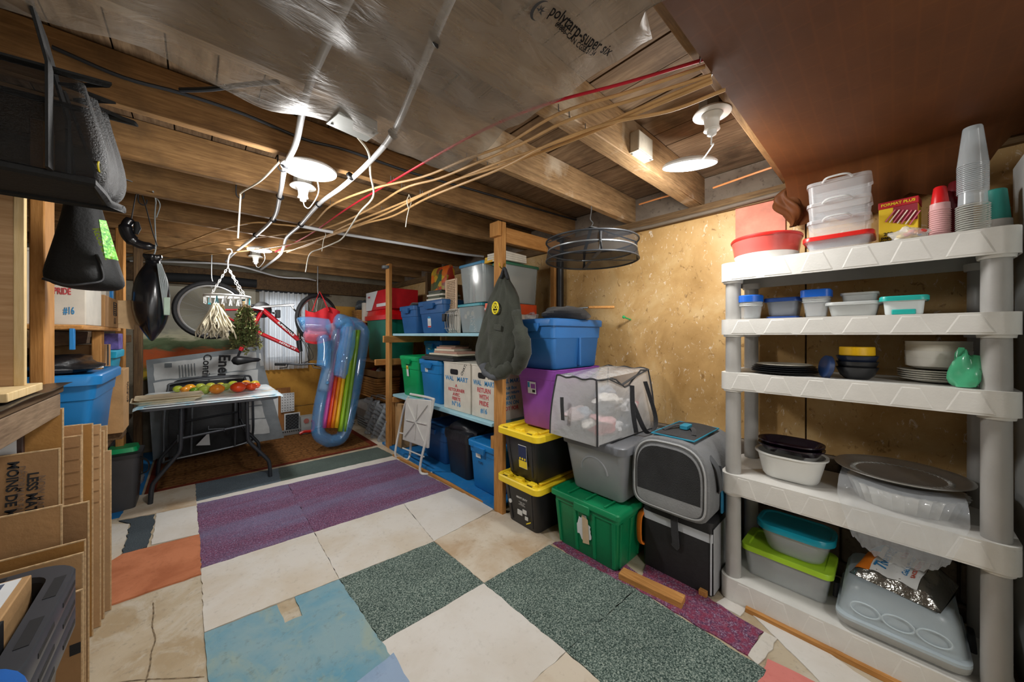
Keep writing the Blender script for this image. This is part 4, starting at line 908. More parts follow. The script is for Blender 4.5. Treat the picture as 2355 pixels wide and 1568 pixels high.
# green crate with torn paper
cr = thing('lidded_crate', 'green plastic crate with a torn white label, under the grey tote', 'crate', (2.12, 1.342, .001))
sx, sy, h = .58, .50, .372
obj('body', G().loft([(0, sx*.86, sy*.86, .03), (.01, sx*.88, sy*.88, .03), (h-.07, sx*.95, sy*.95, .03), (h-.07, sx*.985, sy*.985, .03), (h-.03, sx*.985, sy*.985, .03)], n=4), M_crate, cr)
obj('lid', G().loft([(h-.034, sx+.03, sy+.03, .025), (h-.008, sx+.03, sy+.03, .025), (h, sx+.018, sy+.018, .025), (h, sx-.03, sy-.03, .02), (h-.012, sx-.045, sy-.045, .02)], n=4), M_crate, cr)
for k in range(4): obj('rib', G().loft([(.02, .022, .022, .004, -sx*.44+.004, (k-1.5)*.135), (h-.07, .026, .026, .004, -sx*.475, (k-1.5)*.145)]), M_crate, cr)
for k in range(5): obj('rib', G().loft([(.02, .022, .022, .004, (k-2)*.11, -sy*.44+.003), (h-.07, .024, .026, .004, (k-2)*.12, -sy*.475)]), M_crate, cr)
for k in range(3): obj('lid_rib', G().box((-sx/2+.03, -.14+k*.14-.006, h-.012), (sx/2-.03, -.14+k*.14+.006, h)), M_crate, cr, bevel=.003)
obj('hasp', G().box((-sx/2-.022, -.06, h-.075), (-sx/2-.005, .06, h-.02)), M_crate, cr, bevel=.006)
pr = random.Random(4); pts = []
for k in range(30):
    a = 2*math.pi*k/30; q = .058*(1+pr.uniform(-.28, .25)); pts.append((q*math.cos(a)*1.1, q*math.sin(a)*1.35))
g = G(); g.M = Matrix.Translation((-.2715, .005, .185)) @ Matrix.Rotation(math.radians(-5), 4, 'Y') @ face('-x'); obj('torn_label', g.prism(pts, .001, .002), M_stk, cr)
g = G(); g.M = Matrix.Translation((-.2735, -.005, .175)) @ Matrix.Rotation(math.radians(-5), 4, 'Y') @ face('-x'); obj('torn_label', g.prism([(-.02, -.09), (.03, -.08), (.028, .08), (-.015, .10)], .001, .002), mat('tan_paper', '#c9b08f', .8), cr)
gt = tote('grey translucent tote with dark grey lid on the green crate', (2.215, 1.33, .3745), .62, .46, .372, M_tg, M_tgl, taper=.82, step=0, over=.016, handle=False)
for s in (0,):
    g = G(); n = 14; A = [(-.255-.0, .10*math.cos(math.pi*k/n), .19+.10*math.sin(math.pi*k/n)) for k in range(n+1)]; g.M = Matrix.Rotation(math.radians(-7), 4, 'Y'); obj('moulded_arch', g.tube(A, .008, 7), M_tg, gt)
# zipped clear bag of clothes
zb = thing('clear_zip_bag', 'clear plastic zip bag full of clothes with black straps on the grey tote', 'bag', (2.16, 1.40, .7485))
def zbag(s, q):                              # closed ring of the bag wall, slumping towards the top
    a = s*4; k = int(a) % 4; f = a-int(a)
    C = [(-.34, .21), (-.355, -.185), (.36, -.20), (.36, .20)]; p, n2 = C[k], C[(k+1) % 4]
    x, y = p[0]+(n2[0]-p[0])*f, p[1]+(n2[1]-p[1])*f; bul = .02*math.sin(math.pi*f)*math.sin(math.pi*min(1, q*1.05)); nx, ny = (n2[1]-p[1]), -(n2[0]-p[0]); L = math.hypot(nx, ny)
    z = .40*q - (.07*q*math.exp(-((x-.02)/.12)**2)) + (.03*q if x > .2 else 0)
    sh = 1-.10*q*q
    return ((x*sh-nx/L*bul), (y*(1-.16*q*q)-ny/L*bul), z + .006*math.sin(s*60+q*7)*q)
M_vin = clear('vinyl', '#eceeee', .40, .09, 1.0, bump=1.0, bs=16)
obj('vinyl_wall', G().grid(zbag, 48, 14), M_vin, zb, ang=180)
obj('vinyl_top', G().grid(lambda s, q: tuple(Vector(zbag(.75+.25*s if False else (0.25*(1-s)), 1)).lerp(Vector(zbag(.5+.25*s, 1)), q)+Vector((0, 0, .03*math.sin(math.pi*q)*math.sin(math.pi*s)))), 10, 10), M_vin, zb, ang=180)
obj('base', G().box((-.335, -.19, 0), (.35, .205, .006)), M_fab, zb)
for c in (0, .25, .5, .75): obj('piping', G().tube([zbag(c, k/10) for k in range(11)], .006, 6), M_fab, zb)
obj('piping', G().tube([zbag(k/48, 1) for k in range(48)], .006, 6, closed=True), M_fab, zb)
obj('zipper', G().tube([zbag(.25+.0, 1), zbag(.30, 1), zbag(.36, 1), zbag(.44, 1), zbag(.5, 1)], .012, 6, flat=.4), M_fab, zb)
obj('strap', G().tube([tuple(Vector(zbag(.40, q))+Vector((0, -.014, 0))) for q in (.98, .75, .5, .25, .03)], .022, 6, flat=.15), M_fab, zb)
obj('strap', G().tube(spline([tuple(Vector(zbag(.40, .6))+Vector((0, -.02, 0))), (.10, -.26, .03), (.2, -.27, .02), (.27, -.25, .1), tuple(Vector(zbag(.46, .8))+Vector((0, -.02, 0)))], 5), .02, 6, flat=.2), M_fab, zb)
obj('strap', G().tube([(-.37, .08, .27), (-.375, .075, .22), (-.372, .07, .12)], .016, 6, flat=.2), M_fab, zb)
for k in range(18):
    cc = ['#bb3540', '#dcdde0', '#3b4656', '#c94a55', '#8f98a8', '#e8e6e2', '#3b98a0', '#5c6470', '#c7b8bb', '#2f3540', '#d6a3a8', '#aab4c2'][k % 12]
    x, y = R.uniform(-.24, .27), R.uniform(-.09, .11); obj('garment', blob((x, y, .008+.045*(k // 4)), R.uniform(.07, .12), R.uniform(.06, .09), R.uniform(.03, .06), 40+k, .3), mat('garment_%d' % (k % 12), cc, .9, var=.12, bump=.4, bs=50), zb)
# cooler and carrier bag in front of the rack
ck = thing('soft_cooler', 'square black and grey insulated cooler bag standing by the rack', 'cooler bag', (2.245, .86, .001)); ck.scale = (1, .95, 1)
M_nyl = mat('black_nylon', '#242426', .6, var=.1, bump=.25, bs=30); M_gny = mat('grey_nylon', '#9a9c9e', .55, var=.05, bump=.2, bs=40); M_silv = mat('silver_band', '#b4b8bd', .45, var=.04)
obj('body', G().loft([(0, .34, .40, .02), (.01, .36, .42, .025), (.30, .36, .42, .025)], n=4), M_nyl, ck)
obj('band', G().loft([(.298, .366, .426, .028), (.345, .366, .426, .028)], n=4), M_silv, ck)
obj('lid', G().loft([(.345, .36, .42, .025), (.40, .356, .416, .03), (.412, .33, .39, .03), (.413, .2, .2, .02)], n=4), M_nyl, ck)
obj('side_panel', G().box((-.172, -.2145, .02), (.172, -.2085, .375)), M_gny, ck, bevel=.003)
obj('handle_strap', G().tube(spline([(-.19, -.005, .415), (-.205, -.005, .36), (-.207, -.01, .29), (-.2, -.012, .22), (-.195, -.0, .2)], 5), .024, 6, flat=.18), M_fab, ck)
obj('piping', G().tube([(-.182+.0, -.2, .02), (-.185, -.203, .35)], .005, 6), M_silv, ck)
obj('handle_loop', G().tube(spline([(-.15, .21, .33), (-.19, .222, .30), (-.2, .224, .22), (-.19, .222, .14), (-.15, .21, .12)], 5), .02, 6, flat=.5), mat('orange_webbing', '#e07a20', .6), ck)
pc = thing('carrier_bag', 'grey and black arched carrier bag with teal trim on the cooler', 'carrier bag', (2.235, .866, .4165)); pc.scale = (1, .925, 1)
def arch(w, h, n=26):
    out = []
    for k in range(n):
        a = 2*math.pi*k/n; c, s_ = math.cos(a), math.sin(a); e = .55 if s_ > 0 else .28
        out.append((w/2*math.copysign(abs(c)**(.62 if s_ > 0 else .35), c), h/2+h/2*math.copysign(abs(s_)**(.75 if s_ > 0 else .3), s_)))
    return out
def archloft(levels, caps=(True, True)):
    g = G(); vs = []; n = 26
    for x, w, h, z0 in levels: vs += [(x, y, z+z0) for y, z in arch(w, h, n)]
    m = len(levels); g.add(vs, [(i*n+j, i*n+(j+1) % n, (i+1)*n+(j+1) % n, (i+1)*n+j) for i in range(m-1) for j in range(n)] + ([tuple(range(n))] if caps[0] else []) + ([tuple((m-1)*n+j for j in range(n))] if caps[1] else [])); return g
M_cg = mat('grey_canvas', '#77797b', .75, var=.06, bump=.3, bs=90); M_cgl = mat('light_grey_canvas', '#8e9092', .7, var=.06, bump=.3, bs=90); M_mesh = mat('black_mesh', '#2b2c2e', .7, var=.15, bump=.4, bs=160)
obj('body', archloft([(-.255, .455, .405, .004), (-.25, .47, .42, 0), (.25, .47, .42, 0), (.255, .45, .4, .004)]), M_cg, pc)
obj('front_panel', archloft([(-.258, .40, .36, .025), (-.264, .40, .36, .025), (-.268, .37, .33, .035)]), M_cgl, pc)
n = 26; A = arch(.385, .345, 40); g = G(); B = [(y, z) for y, z in A if z > .07 + 0*y]
g.add([(-.2695, y, z+.03) for y, z in B], [tuple(range(len(B)))]); obj('mesh_window', g, M_mesh, pc)
obj('piping', G().tube([(-.259, y, z+.018) for y, z in arch(.43, .385, 40)], .006, 6, closed=True), mat('pale_piping', '#a7a9aa', .6), pc)
M_trim = mat('teal_trim', '#2b8aa6', .6)
obj('top_panel', G().grid(lambda s, q: (-.2+.4*s, -.13+.26*q, .421+.012*math.sin(math.pi*q)), 8, 8), mat('dark_canvas', '#3a3b3d', .8, bump=.3, bs=90), pc, solid=.004)
obj('top_piping', G().tube([(-.2, -.13, .424), (.2, -.13, .424), (.2, .13, .424), (-.2, .13, .424)], .005, 6, closed=True), M_trim, pc)
obj('handle', G().tube(spline([(-.1, -.09, .43), (-.03, -.06, .445), (.04, 0, .44), (-.02, .06, .45), (-.1, .10, .43)], 5), .016, 6, flat=.3), M_fab, pc)
obj('handle_wrap', G().loft([(0, .09, .05, .012), (.02, .09, .05, .012)]), M_trim, pc).location = (.0, .0, .44)
obj('shoulder_strap', G().tube(spline([(-.16, -.19, .36), (-.17, -.245, .30), (-.15, -.258, .2), (-.14, -.25, .17), (-.13, -.246, .22), (-.12, -.24, .3)], 6), .022, 6, flat=.2), mat('grey_webbing', '#4d4f52', .8), pc)
obj('side_pocket', G().box((-.1, -.25, .03), (.16, -.236, .26)), mat('teal_pocket', '#1f6f93', .7, var=.1, bump=.3, bs=60), pc, bevel=.006)
obj('buckle', G().box((.0, -.258, .14), (.03, -.25, .2)), M_blk, pc, bevel=.003)
tag(obj('blue_folder', G().box((2.45, .655, .001), (2.57, .70, .5)), M_tb, bevel=.005), 'blue folder edge between the cooler and the rack leg', 'folder')

# ---------------------------------------------------------------- right shelving contents: upper shelf
def yspan(u0, u1, X, v=770): return span(u0, u1, X, v)
yc, w = yspan(917, 956, 1.90); ta = tote('blue tote at the far end of the upper cyan shelf', (2.17, yc, SH1+.0005), .54, w*.93, .335, M_tbd, M_tbd, over=.008, group='blue totes on the upper cyan shelf')
yc2, w2 = yspan(958, 1024, 1.90); tb2 = tote('blue tote with a tall product sticker on the upper cyan shelf', (2.17, yc2, SH1+.0005), .54, w2*.9, .36, M_tbd, M_tbd, over=.008, group='blue totes on the upper cyan shelf')
sticker(tb2, -.247, .06, .165, .07, .20, [(0, .085, .069, .028, M_stkr), (.0, .03, .05, .06, M_stkb), (0, -.05, .05, .05, M_gy), (0, -.09, .069, .016, M_stkr)], math.radians(-3))
def flats(label, name, base, items, cat='books', group=None):
    """pile of flat rectangles: (sx, sy, h, material, dx, dy, yaw)"""
    z = base[2]; out = []
    for i, (sx, sy, h, m, dx, dy, yw) in enumerate(items):
        g = G(); g.M = Matrix.Translation((base[0]+dx, base[1]+dy, z+h/2)) @ Matrix.Rotation(yw, 4, 'Z'); g.cbox((0, 0, 0), (sx, sy, h))
        out.append(tag(obj(name, g, m, bevel=.002, seg=1), label[i], cat, group)); z += h+.0006
    return out
M_pap = mat('paper', '#cfcabd', .7, var=.06); M_dkb = mat('dark_cover', '#32342f', .6); M_gn = mat('olive_cover', '#4d5444', .6); M_brc = mat('brown_cover', '#6d5848', .6); M_pk = mat('pinkish_cover', '#b58d7c', .6); M_crc = mat('cream_cover', '#d5cdb8', .6)
flats(['pale folder lowest in the pile on the stickered blue tote', 'olive book in the pile on the stickered blue tote', 'grey magazine in the pile on the stickered blue tote', 'dark green book in the pile on the stickered blue tote', 'black book on top of the pile on the stickered blue tote'], 'book',
      (2.06, yc2-.02, SH1+.361), [(.26, .30, .022, M_pap, 0, 0, .05), (.25, .28, .026, M_gn, 0, 0, -.06), (.25, .29, .02, M_pap, 0, 0, .1), (.24, .26, .024, M_gn, 0, 0, -.02), (.23, .25, .018, M_dkb, 0, .01, .1)], group='books on the blue tote')
tag(obj('black_pouch', blob((2.05, yc+.02, SH1+.3355), .09, .09, .03, 8, .2), M_fab), 'small black pouch on the far blue tote', 'pouch')
M_card = mat('cardboard', '#b08a5c', .8, var=.08, bump=.1, bs=80); M_cardd = mat('cardboard_dark', '#8f6a42', .85, var=.1); M_carde = mat('cardboard_edge', '#c7a67c', .85, var=.1)
tag(obj('cardboard_box', G().box((2.42, yc-.28, SH1+.001), (2.59, yc+.1, SH1+.62)), M_card, bevel=.004), 'brown cardboard box at the back of the upper cyan shelf', 'box')
# patterned gift bag, crate lid, grey wire stand
def floral():
    m, nt, p = _new('floral_print'); vo = nt.nodes.new('ShaderNodeTexVoronoi'); vo.inputs['Scale'].default_value = 15; nt.links.new(_coord(nt, 1.0), vo.inputs['Vector'])
    s = nt.nodes.new('ShaderNodeSeparateColor'); nt.links.new(vo.outputs['Color'], s.inputs[0])
    nt.links.new(_ramp(nt, s.outputs[0], [(0, '#b3271c'), (.3, '#d8701f'), (.5, '#2b5a3c'), (.7, '#d3a62a'), (.85, '#35402c'), (1, '#c22f20')]), p.inputs['Base Color']); nt.nodes[-1]; p.inputs['Roughness'].default_value = .4; return m
yg, wg = yspan(988, 1022, 2.12, 640); t = thing('gift_bag', 'shiny gift bag with red and orange flower print', 'bag', (2.20, yg, SH1+.48))
obj('bag', G().loft([(0, .12, wg*1.0, .01), (.02, .13, wg*1.05, .01), (.26, .10, wg*1.1, .01), (.32, .03, wg*1.12, .008)], n=2), floral(), t)
tag(obj('cardboard_box', G().box((2.47, yg-.2, SH1+.001), (2.59, yg+.0, SH1+.46)), M_cardd, bevel=.004), 'dark box standing behind the grey wire stand', 'box').location.y -= .12
tag(obj('black_tray', G().box((2.10, yg-.11, SH1+.4615), (2.36, yg+.12, SH1+.479)), M_dkb, bevel=.002), 'black tray under the flowered gift bag', 'tray')
yl, wl_ = yspan(1023, 1046, 1.96, 650)
lid = thing('basket_lid', 'beige plastic basket lid with diamond holes standing upright', 'basket', (1.98, yl, SH1+.23)); M_bei = mat('beige_plastic', '#d3b493', .5, var=.03)
H, W = .335, wl_*1.0
g = G(); 
for k in (-1, 1): g.box((-.008, k*W/2-.012, 0), (.008, k*W/2+.012, H))
g.box((-.008, -W/2, 0), (.008, W/2, .02)); g.box((-.008, -W/2, H-.02), (.008, W/2, H)); obj('frame', g, M_bei, lid, bevel=.003)
for k in range(13):
    for d in (-1, 1):
        z0 = -.12+k*.036; a, b = Vector((0, -d*W/2, z0)), Vector((0, d*W/2, z0+W*1.7))
        lo_, hi_ = 0, 1
        if a.z < .01: lo_ = (.01-a.z)/(b.z-a.z)
        if b.z > H-.01: hi_ = (H-.01-a.z)/(b.z-a.z)
        if hi_ > lo_: obj('lattice_bar', G().bar(a.lerp(b, lo_), a.lerp(b, hi_), .008, .006, up=(1, 0, 0)), M_bei, lid)
tag(obj('black_case', G().box((1.99, yl-wl_/2, SH1+.001), (2.3, yl+wl_/2-.03, SH1+.228)), mat('dark_case', '#2b2a33', .5), bevel=.008), 'dark case under the beige basket lid', 'case')
ys, ws = yspan(1018, 1044, 1.88, 730); t = thing('wire_rack', 'grey wire dish rack standing on end beside the clear box', 'rack', (1.915, ys, SH1+.001))
obj('back', G().box((.035, -ws*.5, 0), (.05, ws*.5, .25)), mat('pale_grey_plastic', '#b9b5aa', .5), t, bevel=.006)
for k in range(5): obj('wire', G().tube(spline([(.02, -ws*.36+k*ws*.18, .0), (-.02, -ws*.36+k*ws*.18, .06), (-.02, -ws*.36+k*ws*.18, .2), (.03, -ws*.36+k*ws*.18, .235)], 4), .0045, 6), M_ss, t)
for z in (.05, .2): obj('wire', G().tube([(-.022, -ws*.42, z), (-.022, ws*.42, z)], .0045, 6), M_ss, t)
obj('black_clip', G().box((-.04, ws*.3, .12), (.0, ws*.55, .2)), M_blk, t, bevel=.006)
# clear boxes
M_box = clear('clear_box_wall', '#b9c3c4', .42, .15, .8); M_blc = clear('blue_clear_lid', '#3d86b0', .85, .3); M_glc = clear('green_clear_lid', '#2f6f55', .85, .3)
yk, wk = yspan(1050, 1108, 1.90, 720)
t = tub('clear_storage_box', 'clear storage box with teal lid and a bag of hay inside, lower one', 'container', (2.17, yk, SH1+.0005), .52, wk*.95, .262, .03, M_box, mat('teal_box_lid', '#2b8f9d', .4), .9, .018)
M_hay = mat('hay_bag', '#3aa0b5', .5, var=.05); obj('hay_bag', blob((-.12, 0, .006), .10, wk*.40, .09, 14, .12), M_hay, t)
lettering('THE CAT\nHAY', .05, M_stk, (-.236, -.02, .12), face('-x'), t, .001, spin=math.radians(-80))
for k, (dy, dz) in enumerate(((.09, .16), (.05, .19), (-.02, .185))): obj('paw_print', G().lathe([(.024, 0), (.024, .004)], n=14).v and (lambda g: g)(G().cyl((-.238, dy, dz), (-.24, dy, dz), .022, n=14)), mat('cream_patch', '#d8c7a8', .6), t)
yk2, wk2 = yspan(1052, 1108, 1.90, 640)
t = tub('clear_storage_box', 'clear storage box full of upright folders, upper one with blue lid', 'container', (2.17, yk2, SH1+.282), .50, wk2*.98, .36, .03, M_box, M_blc, .9, .02)
for k in range(6): obj('folder', G().box((-.2, -wk2*.36+k*wk2*.125, .01), (.15, -wk2*.36+k*wk2*.125+wk2*.08, .27+.01*(k % 3))), [M_pap, M_pk, M_crc, mat('rose_folder', '#b98d84', .6), M_pap, M_brc][k], t, bevel=.002)
# orange and white shoe-style box, big clear tote, magazines
yo0, yo1 = 2.30, yk-wk/2-.03; t = thing('appliance_box', 'white and orange printed carton behind the green jacket', 'box', (2.16, (yo0+yo1)/2, SH1+.0005)); W = yo1-yo0
M_orw = mat('white_carton', '#dcd3c8', .5); M_org = mat('orange_carton', '#e2552a', .45)
obj('carton', G().box((-.24, -W/2, 0), (.24, W/2, .17)), M_orw, t, bevel=.002); obj('top_band', G().box((-.245, -W/2-.004, .17), (.245, W/2+.004, .265)), M_org, t, bevel=.003)
obj('print_patch', G().box((-.2415, W*.25, .02), (-.2395, W*.46, .10)), M_org, t); lettering('home', .03, M_stk, (-.2462, W*.36, .215), face('-x'), t, .0006); lettering('8¾ x 11', .035, M_stk, (-.2462, -W*.40, .215), face('-x'), t, .0006)
stick('carton', 'orange topped white carton between the jacket post and the wall', (2.02, 1.99+.04, 1.20), (2.03, 2.03, 1.2), M_orw) if False else None
yt, wt = 2.52, .46
t = tub('clear_storage_box', 'big clear box with a green lid on the orange carton, behind the post', 'container', (2.20, (yo0+yo1)/2-.02, SH1+.2665), .44, W*1.0, .345, .035, M_box, M_glc, .9, .018)
for k in range(5): obj('file', G().box((-.17, -W*.36+k*W*.15, .01), (.14, -W*.36+k*W*.15+W*.11, .24)), [M_pap, M_crc, M_pk, M_pap, M_stk][k], t, bevel=.002)
zz = SH1+.2665+.36
flats(['grey magazine lowest in the pile on the green lidded box', 'second grey magazine in the pile on the green lidded box', 'third magazine in the pile on the green lidded box', 'top magazine in the pile on the green lidded box'], 'magazine', (2.07, yo1-.12, zz), [(.28, .22, .018, M_pap, 0, 0, .03*k) for k in range(4)], group='magazines on the green lidded box')
flats(['yellow book lower in the pile behind the post top', 'yellow book on top of the pile behind the post'], 'book', (2.05, yo0+.08, zz), [(.24, .24, .03, mat('yellow_cover', '#d9a514', .5), 0, 0, .02), (.24, .22, .022, mat('yellow_cover2', '#e0b52a', .5), 0, 0, -.03)], group='yellow books')
# ---------------------------------------------------------------- right shelving contents: lower shelf
def binn(label, u0, u1, h, mb, X=1.90, z=SH2, sx=.5, v=850, wf=.93, **k):
    yc, w = yspan(u0, u1, X, v); return tote(label, (X+sx/2-.01, yc, z+.0005), sx, w*wf, h, mb, mb, taper=.84, step=.72, over=.006, **k), w
b1, w1 = binn('green tote with a yellow sticker on the lower cyan shelf', 919, 962, .49, M_tgr); sticker(b1, -.243, .02, .31, .05, .13, [(0, .04, .049, .04, M_yp), (.0, .035, .02, .025, M_tk)], math.radians(-5))
b2, w2 = binn('bright blue tote next to the green tote on the lower cyan shelf', 963, 1014, .475, M_sky); sticker(b2, -.243, .06, .37, .06, .07, [(.01, .02, .03, .02, M_stkr), (0, -.015, .04, .02, M_gy)], math.radians(-5))
yc, w = yspan(940, 1000, 2.05, 800); t = tote('small blue tote stacked at the back above the green tote', (2.30, b1.location.y-.1, SH2+.4965), .30, .40, .175, M_sky, M_sky, taper=.9, step=0, over=.006); sticker(t, -.145, .06, .1, .06, .06, [(.01, .01, .03, .03, M_stkr)])
yf = b2.location.y
z = SH2+.481
flats(['black portfolio case lowest in the pile on the blue tote', 'second black portfolio on the blue tote', 'thin picture frame in the pile of frames', 'wooden picture frame in the pile of frames', 'cream book above the picture frames', 'pinkish book on top of the frames', 'brown board on top of the pile of frames'], 'flat_case', (2.07, yf-.25, z),
      [(.40, .62, .03, M_fab, .0, .05, .03), (.38, .60, .02, M_dkb, 0, .03, -.03), (.34, .52, .018, M_crc, 0, -.02, .05), (.32, .50, .022, M_pk, .02, -.03, -.06), (.24, .34, .022, M_crc, 0, .04, .1), (.22, .30, .02, M_pk, 0, .05, 0), (.2, .28, .014, M_brc, .02, .04, .1)], 'case', 'flat cases on the lower shelf')
M_apw = mat('waxed_white_card', '#d3cdc0', .6, var=.05); M_apb = mat('print_sky', '#3486bd', .6, var=.08); M_apr = mat('print_crimson', '#c2474e', .6, var=.08)
def apple_box(label, loc, w, sx, h, lines, yaw=0, scrib=None):
    t = thing('fruit_box', label, 'box', loc, yaw, 'printed fruit boxes'); x = -sx/2-.0012
    obj('carton', G().box((-sx/2, -w/2, 0), (sx/2, w/2, h)), M_apw, t, bevel=.006)
    obj('lid_edge', G().box((-sx/2-.004, -w/2-.004, h-.012), (sx/2+.004, w/2+.004, h+.002)), M_apw, t, bevel=.004)
    g = G(); g.M = Matrix.Translation((x-.0005, w*.08, h*.80)) @ face('-x'); g.loft([(0, w*.30, h*.11, h*.04), (.001, w*.30, h*.11, h*.04)]); obj('hand_hole', g, M_blk, t)
    for body, zz, sz, m, ww in lines: lettering(body, sz, m, (x, 0, h*zz), face('-x'), t, .0012, width=ww*w)
    if scrib: lettering(scrib, .045, M_ink, (x, -w*.28, h*.87), face('-x'), t, .0004, spin=math.radians(55))
    return t
LN1 = [('WAL   MART', .655, .062, M_apb, .86), ('A\nRETOURNER\nAVEC\nFIERTE', .38, .043, M_apr, .62), ('N°16', .14, .062, M_apb, .32)]
LN2 = [('WAL   MART', .655, .062, M_apb, .86), ('RETURN\nWITH\nPRIDE', .40, .058, M_apr, .52), ('#16', .14, .062, M_apb, .26)]
yc, w = yspan(1017, 1079, 1.875, 890); apple_box('white fruit box printed A RETOURNER AVEC FIERTE on the lower cyan shelf', (2.14, yc, SH2+.0005), w*.97, .50, .475, LN1, scrib='CHATS')
yc, w = yspan(1081, 1141, 1.875, 890); ab2 = apple_box('white fruit box printed RETURN WITH PRIDE on the lower cyan shelf', (2.14, yc, SH2+.0005), w*.97, .50, .475, LN2, scrib='Clothes')
for body, zz, sz, m in (('WAL MART', .30, .05, M_apb), ('Fruit Box\nPlease return', .22, .04, M_apb), ('NEVER\nTURN ON', .13, .045, M_apb), ('NOT FOR', .06, .045, M_apr)): lettering(body, sz, m, (-.10, -w*.97/2-.0015, zz+.04), face('-y'), ab2, .001)
stick('side_shelf', 'cyan board end behind the purple tote', (2.0, 2.03, .655), (2.6, 2.12, .685), M_cyan, 'shelf')
# ---------------------------------------------------------------- right shelving contents: floor
yc, w = yspan(962, 1018, 1.92, 1020); tote('dark blue tote on the floor behind the folding stool', (2.2, yc, .031), .5, w*.95, .40, M_tbd, M_tbd, over=.008)
yc, w = yspan(1022, 1078, 1.90, 1050); t = thing('lined_bin', 'black bin with a black liner bag under the lower cyan shelf', 'bin', (2.1, yc, .031)); M_lin = mat('bin_liner', '#26262a', .35, var=.1, bump=.6, bs=22)
obj('body', G().loft([(0, .34, w*.74, .04), (.02, .36, w*.78, .05), (.42, .43, w*.93, .05), (.43, .44, w*.95, .05)], n=4), M_tk, t)
obj('liner', blob((0, 0, .40), .22, w*.47, .085, 31, .28), M_lin, t); obj('liner_skirt', G().loft([(.36, .435, w*.94, .05), (.40, .45, w*.97, .05), (.45, .44, w*.95, .05), (.46, .40, w*.86, .05)], caps=(False, True)), M_lin, t)
yc, w = yspan(1076, 1141, 1.875, 1080); t = tote('bright blue tote on the floor beside the jacket post', (2.13, yc, .031), .52, w*.96, .44, M_sky, M_sky, taper=.86, step=.8, over=.01); sticker(t, -.253, .05, .34, .07, .09, [(.012, .02, .035, .025, M_stkr), (-.01, -.02, .03, .03, M_gy)], math.radians(-4)); lettering('TOPS', .03, M_ink, (-.249, .02, .255), face('-x'), t)
tag(obj('cardboard_box', G().box((1.87, 4.08, .031), (2.2, 4.26, .57)), M_card, bevel=.004), 'narrow cardboard box at the foot of the far post', 'box')
# ---------------------------------------------------------------- bay beyond the far post
X3 = 1.95
yc, w = yspan(842, 893, X3, 760); t = thing('tall_bin', 'tall dark green bin with a bright red lid beyond the far post', 'bin', (2.16, yc, 1.056))
obj('body', G().loft([(0, .36, w*.80, .03), (.02, .38, w*.86, .03), (.60, .42, w*.95, .03)], n=3), mat('deep_green_plastic', '#0e6a57', .4), t)
obj('lid', G().loft([(.59, .46, w*1.06, .03), (.655, .46, w*1.06, .03), (.66, .42, w*.98, .03), (.73, .40, w*.92, .03), (.74, .38, w*.88, .03)], n=3), mat('scarlet_lid', '#d3161d', .3), t)
zt = 1.056+.741; t = thing('pet_food_box', 'red and white printed carton standing on the red lid', 'box', (2.16, yc-.02, zt)); M_rc = mat('red_carton', '#c41824', .45)
obj('carton', G().box((-.2, -w*.55, 0), (.2, w*.55, .275)), M_rc, t, bevel=.003)
g = G(); g.add([(-.2015, w*.55, 0), (-.2015, w*.28, 0), (-.2015, w*.0, .275), (-.2015, w*.55, .275)], [(0, 1, 2, 3)]); obj('white_print', g, M_stk, t)
obj('label_print', G().box((-.203, -w*.35, .04), (-.2015, w*.05, .085)), M_stk, t); lettering('PURE', .04, M_rc, (-.2035, w*.4, .2), face('-x'), t, .001)
yc2, w2 = yspan(920, 933, 2.1, 660); tag(obj('pet_food_box', G().box((2.1, 4.50-.02, 1.641), (2.4, 4.62, 2.1)), M_rc, bevel=.003), 'red carton seen just right of the far post', 'box') if False else None
yc, w = yspan(797, 838, 2.05, 705)
def basket(label, loc, sx, sy, h, m, ring=M_stud):
    t = thing('wicker_basket', label, 'basket', loc); n = 7
    for k in range(n):
        z = (k+.5)*h/n; s_ = .94+.06*k/n; pts = rrect(sx*s_, sy*s_, .03, 3); g = G().tube([(x+(.004 if i % 2 else -.004), y, z) for i, (x, y) in enumerate(pts)], h/n*.5, 6, closed=True); obj('weave', g, m, t)
    for k in range(9): obj('stake', G().cyl((-sx*.48, (k-4)*sy*.1, 0), (-sx*.505, (k-4)*sy*.104, h), .006, n=6), m, t)
    obj('rim', G().tube([(x, y, h) for x, y in rrect(sx*1.02, sy*1.02, .03, 3)], .012, 8, closed=True), m, t)
    obj('bottom', G().loft([(0, sx*.93, sy*.93, .03), (.01, sx*.93, sy*.93, .03)]), m, t); return t
M_wk = mat('wicker', '#9a6a34', .7, var=.15); M_wkp = mat('pale_wicker', '#a9793f', .7, var=.12)
basket('small pale wicker basket on the high shelf', (2.0, 5.78, 1.641), .26, .26, .17, M_wkp)
tag(obj('wrapped_bundle', blob((2.0, 5.78, 1.825), .12, .16, .09, 61, .25), clear('smoky_wrap', '#5a626a', .8, .2, .9, bump=.6, bs=20)), 'dark plastic wrapped bundle on the pale basket', 'bundle')
tag(obj('white_card_box', G().box((1.92, 5.54, 1.641), (2.2, 5.61, 1.93)), M_apw, bevel=.004), 'thin white box beside the wrapped bundle', 'box')
yc, w = yspan(815, 878, 2.0, 890); basket('brown wicker basket on the floor shelf behind the pool float', (2.15, 5.52, .50), .36, .78, .27, M_wk)
stick('shelf_board', 'low wooden shelf carrying the brown wicker basket', (1.96, 4.45, .475), (2.58, 6.1, .499), M_study, 'shelf')
yc2, w2 = yspan(815, 860, 2.0, 860); t = thing('cardboard_tray', 'brown cardboard tray of odds and ends above the wicker basket', 'box', (2.18, 5.50, .785)); w = .8; obj('tray', G().loft([(0, .34, w*.8, .01), (.10, .36, w*.84, .01), (.10, .34, w*.8, .01), (.01, .32, w*.78, .01)], n=2), M_cardd, t)
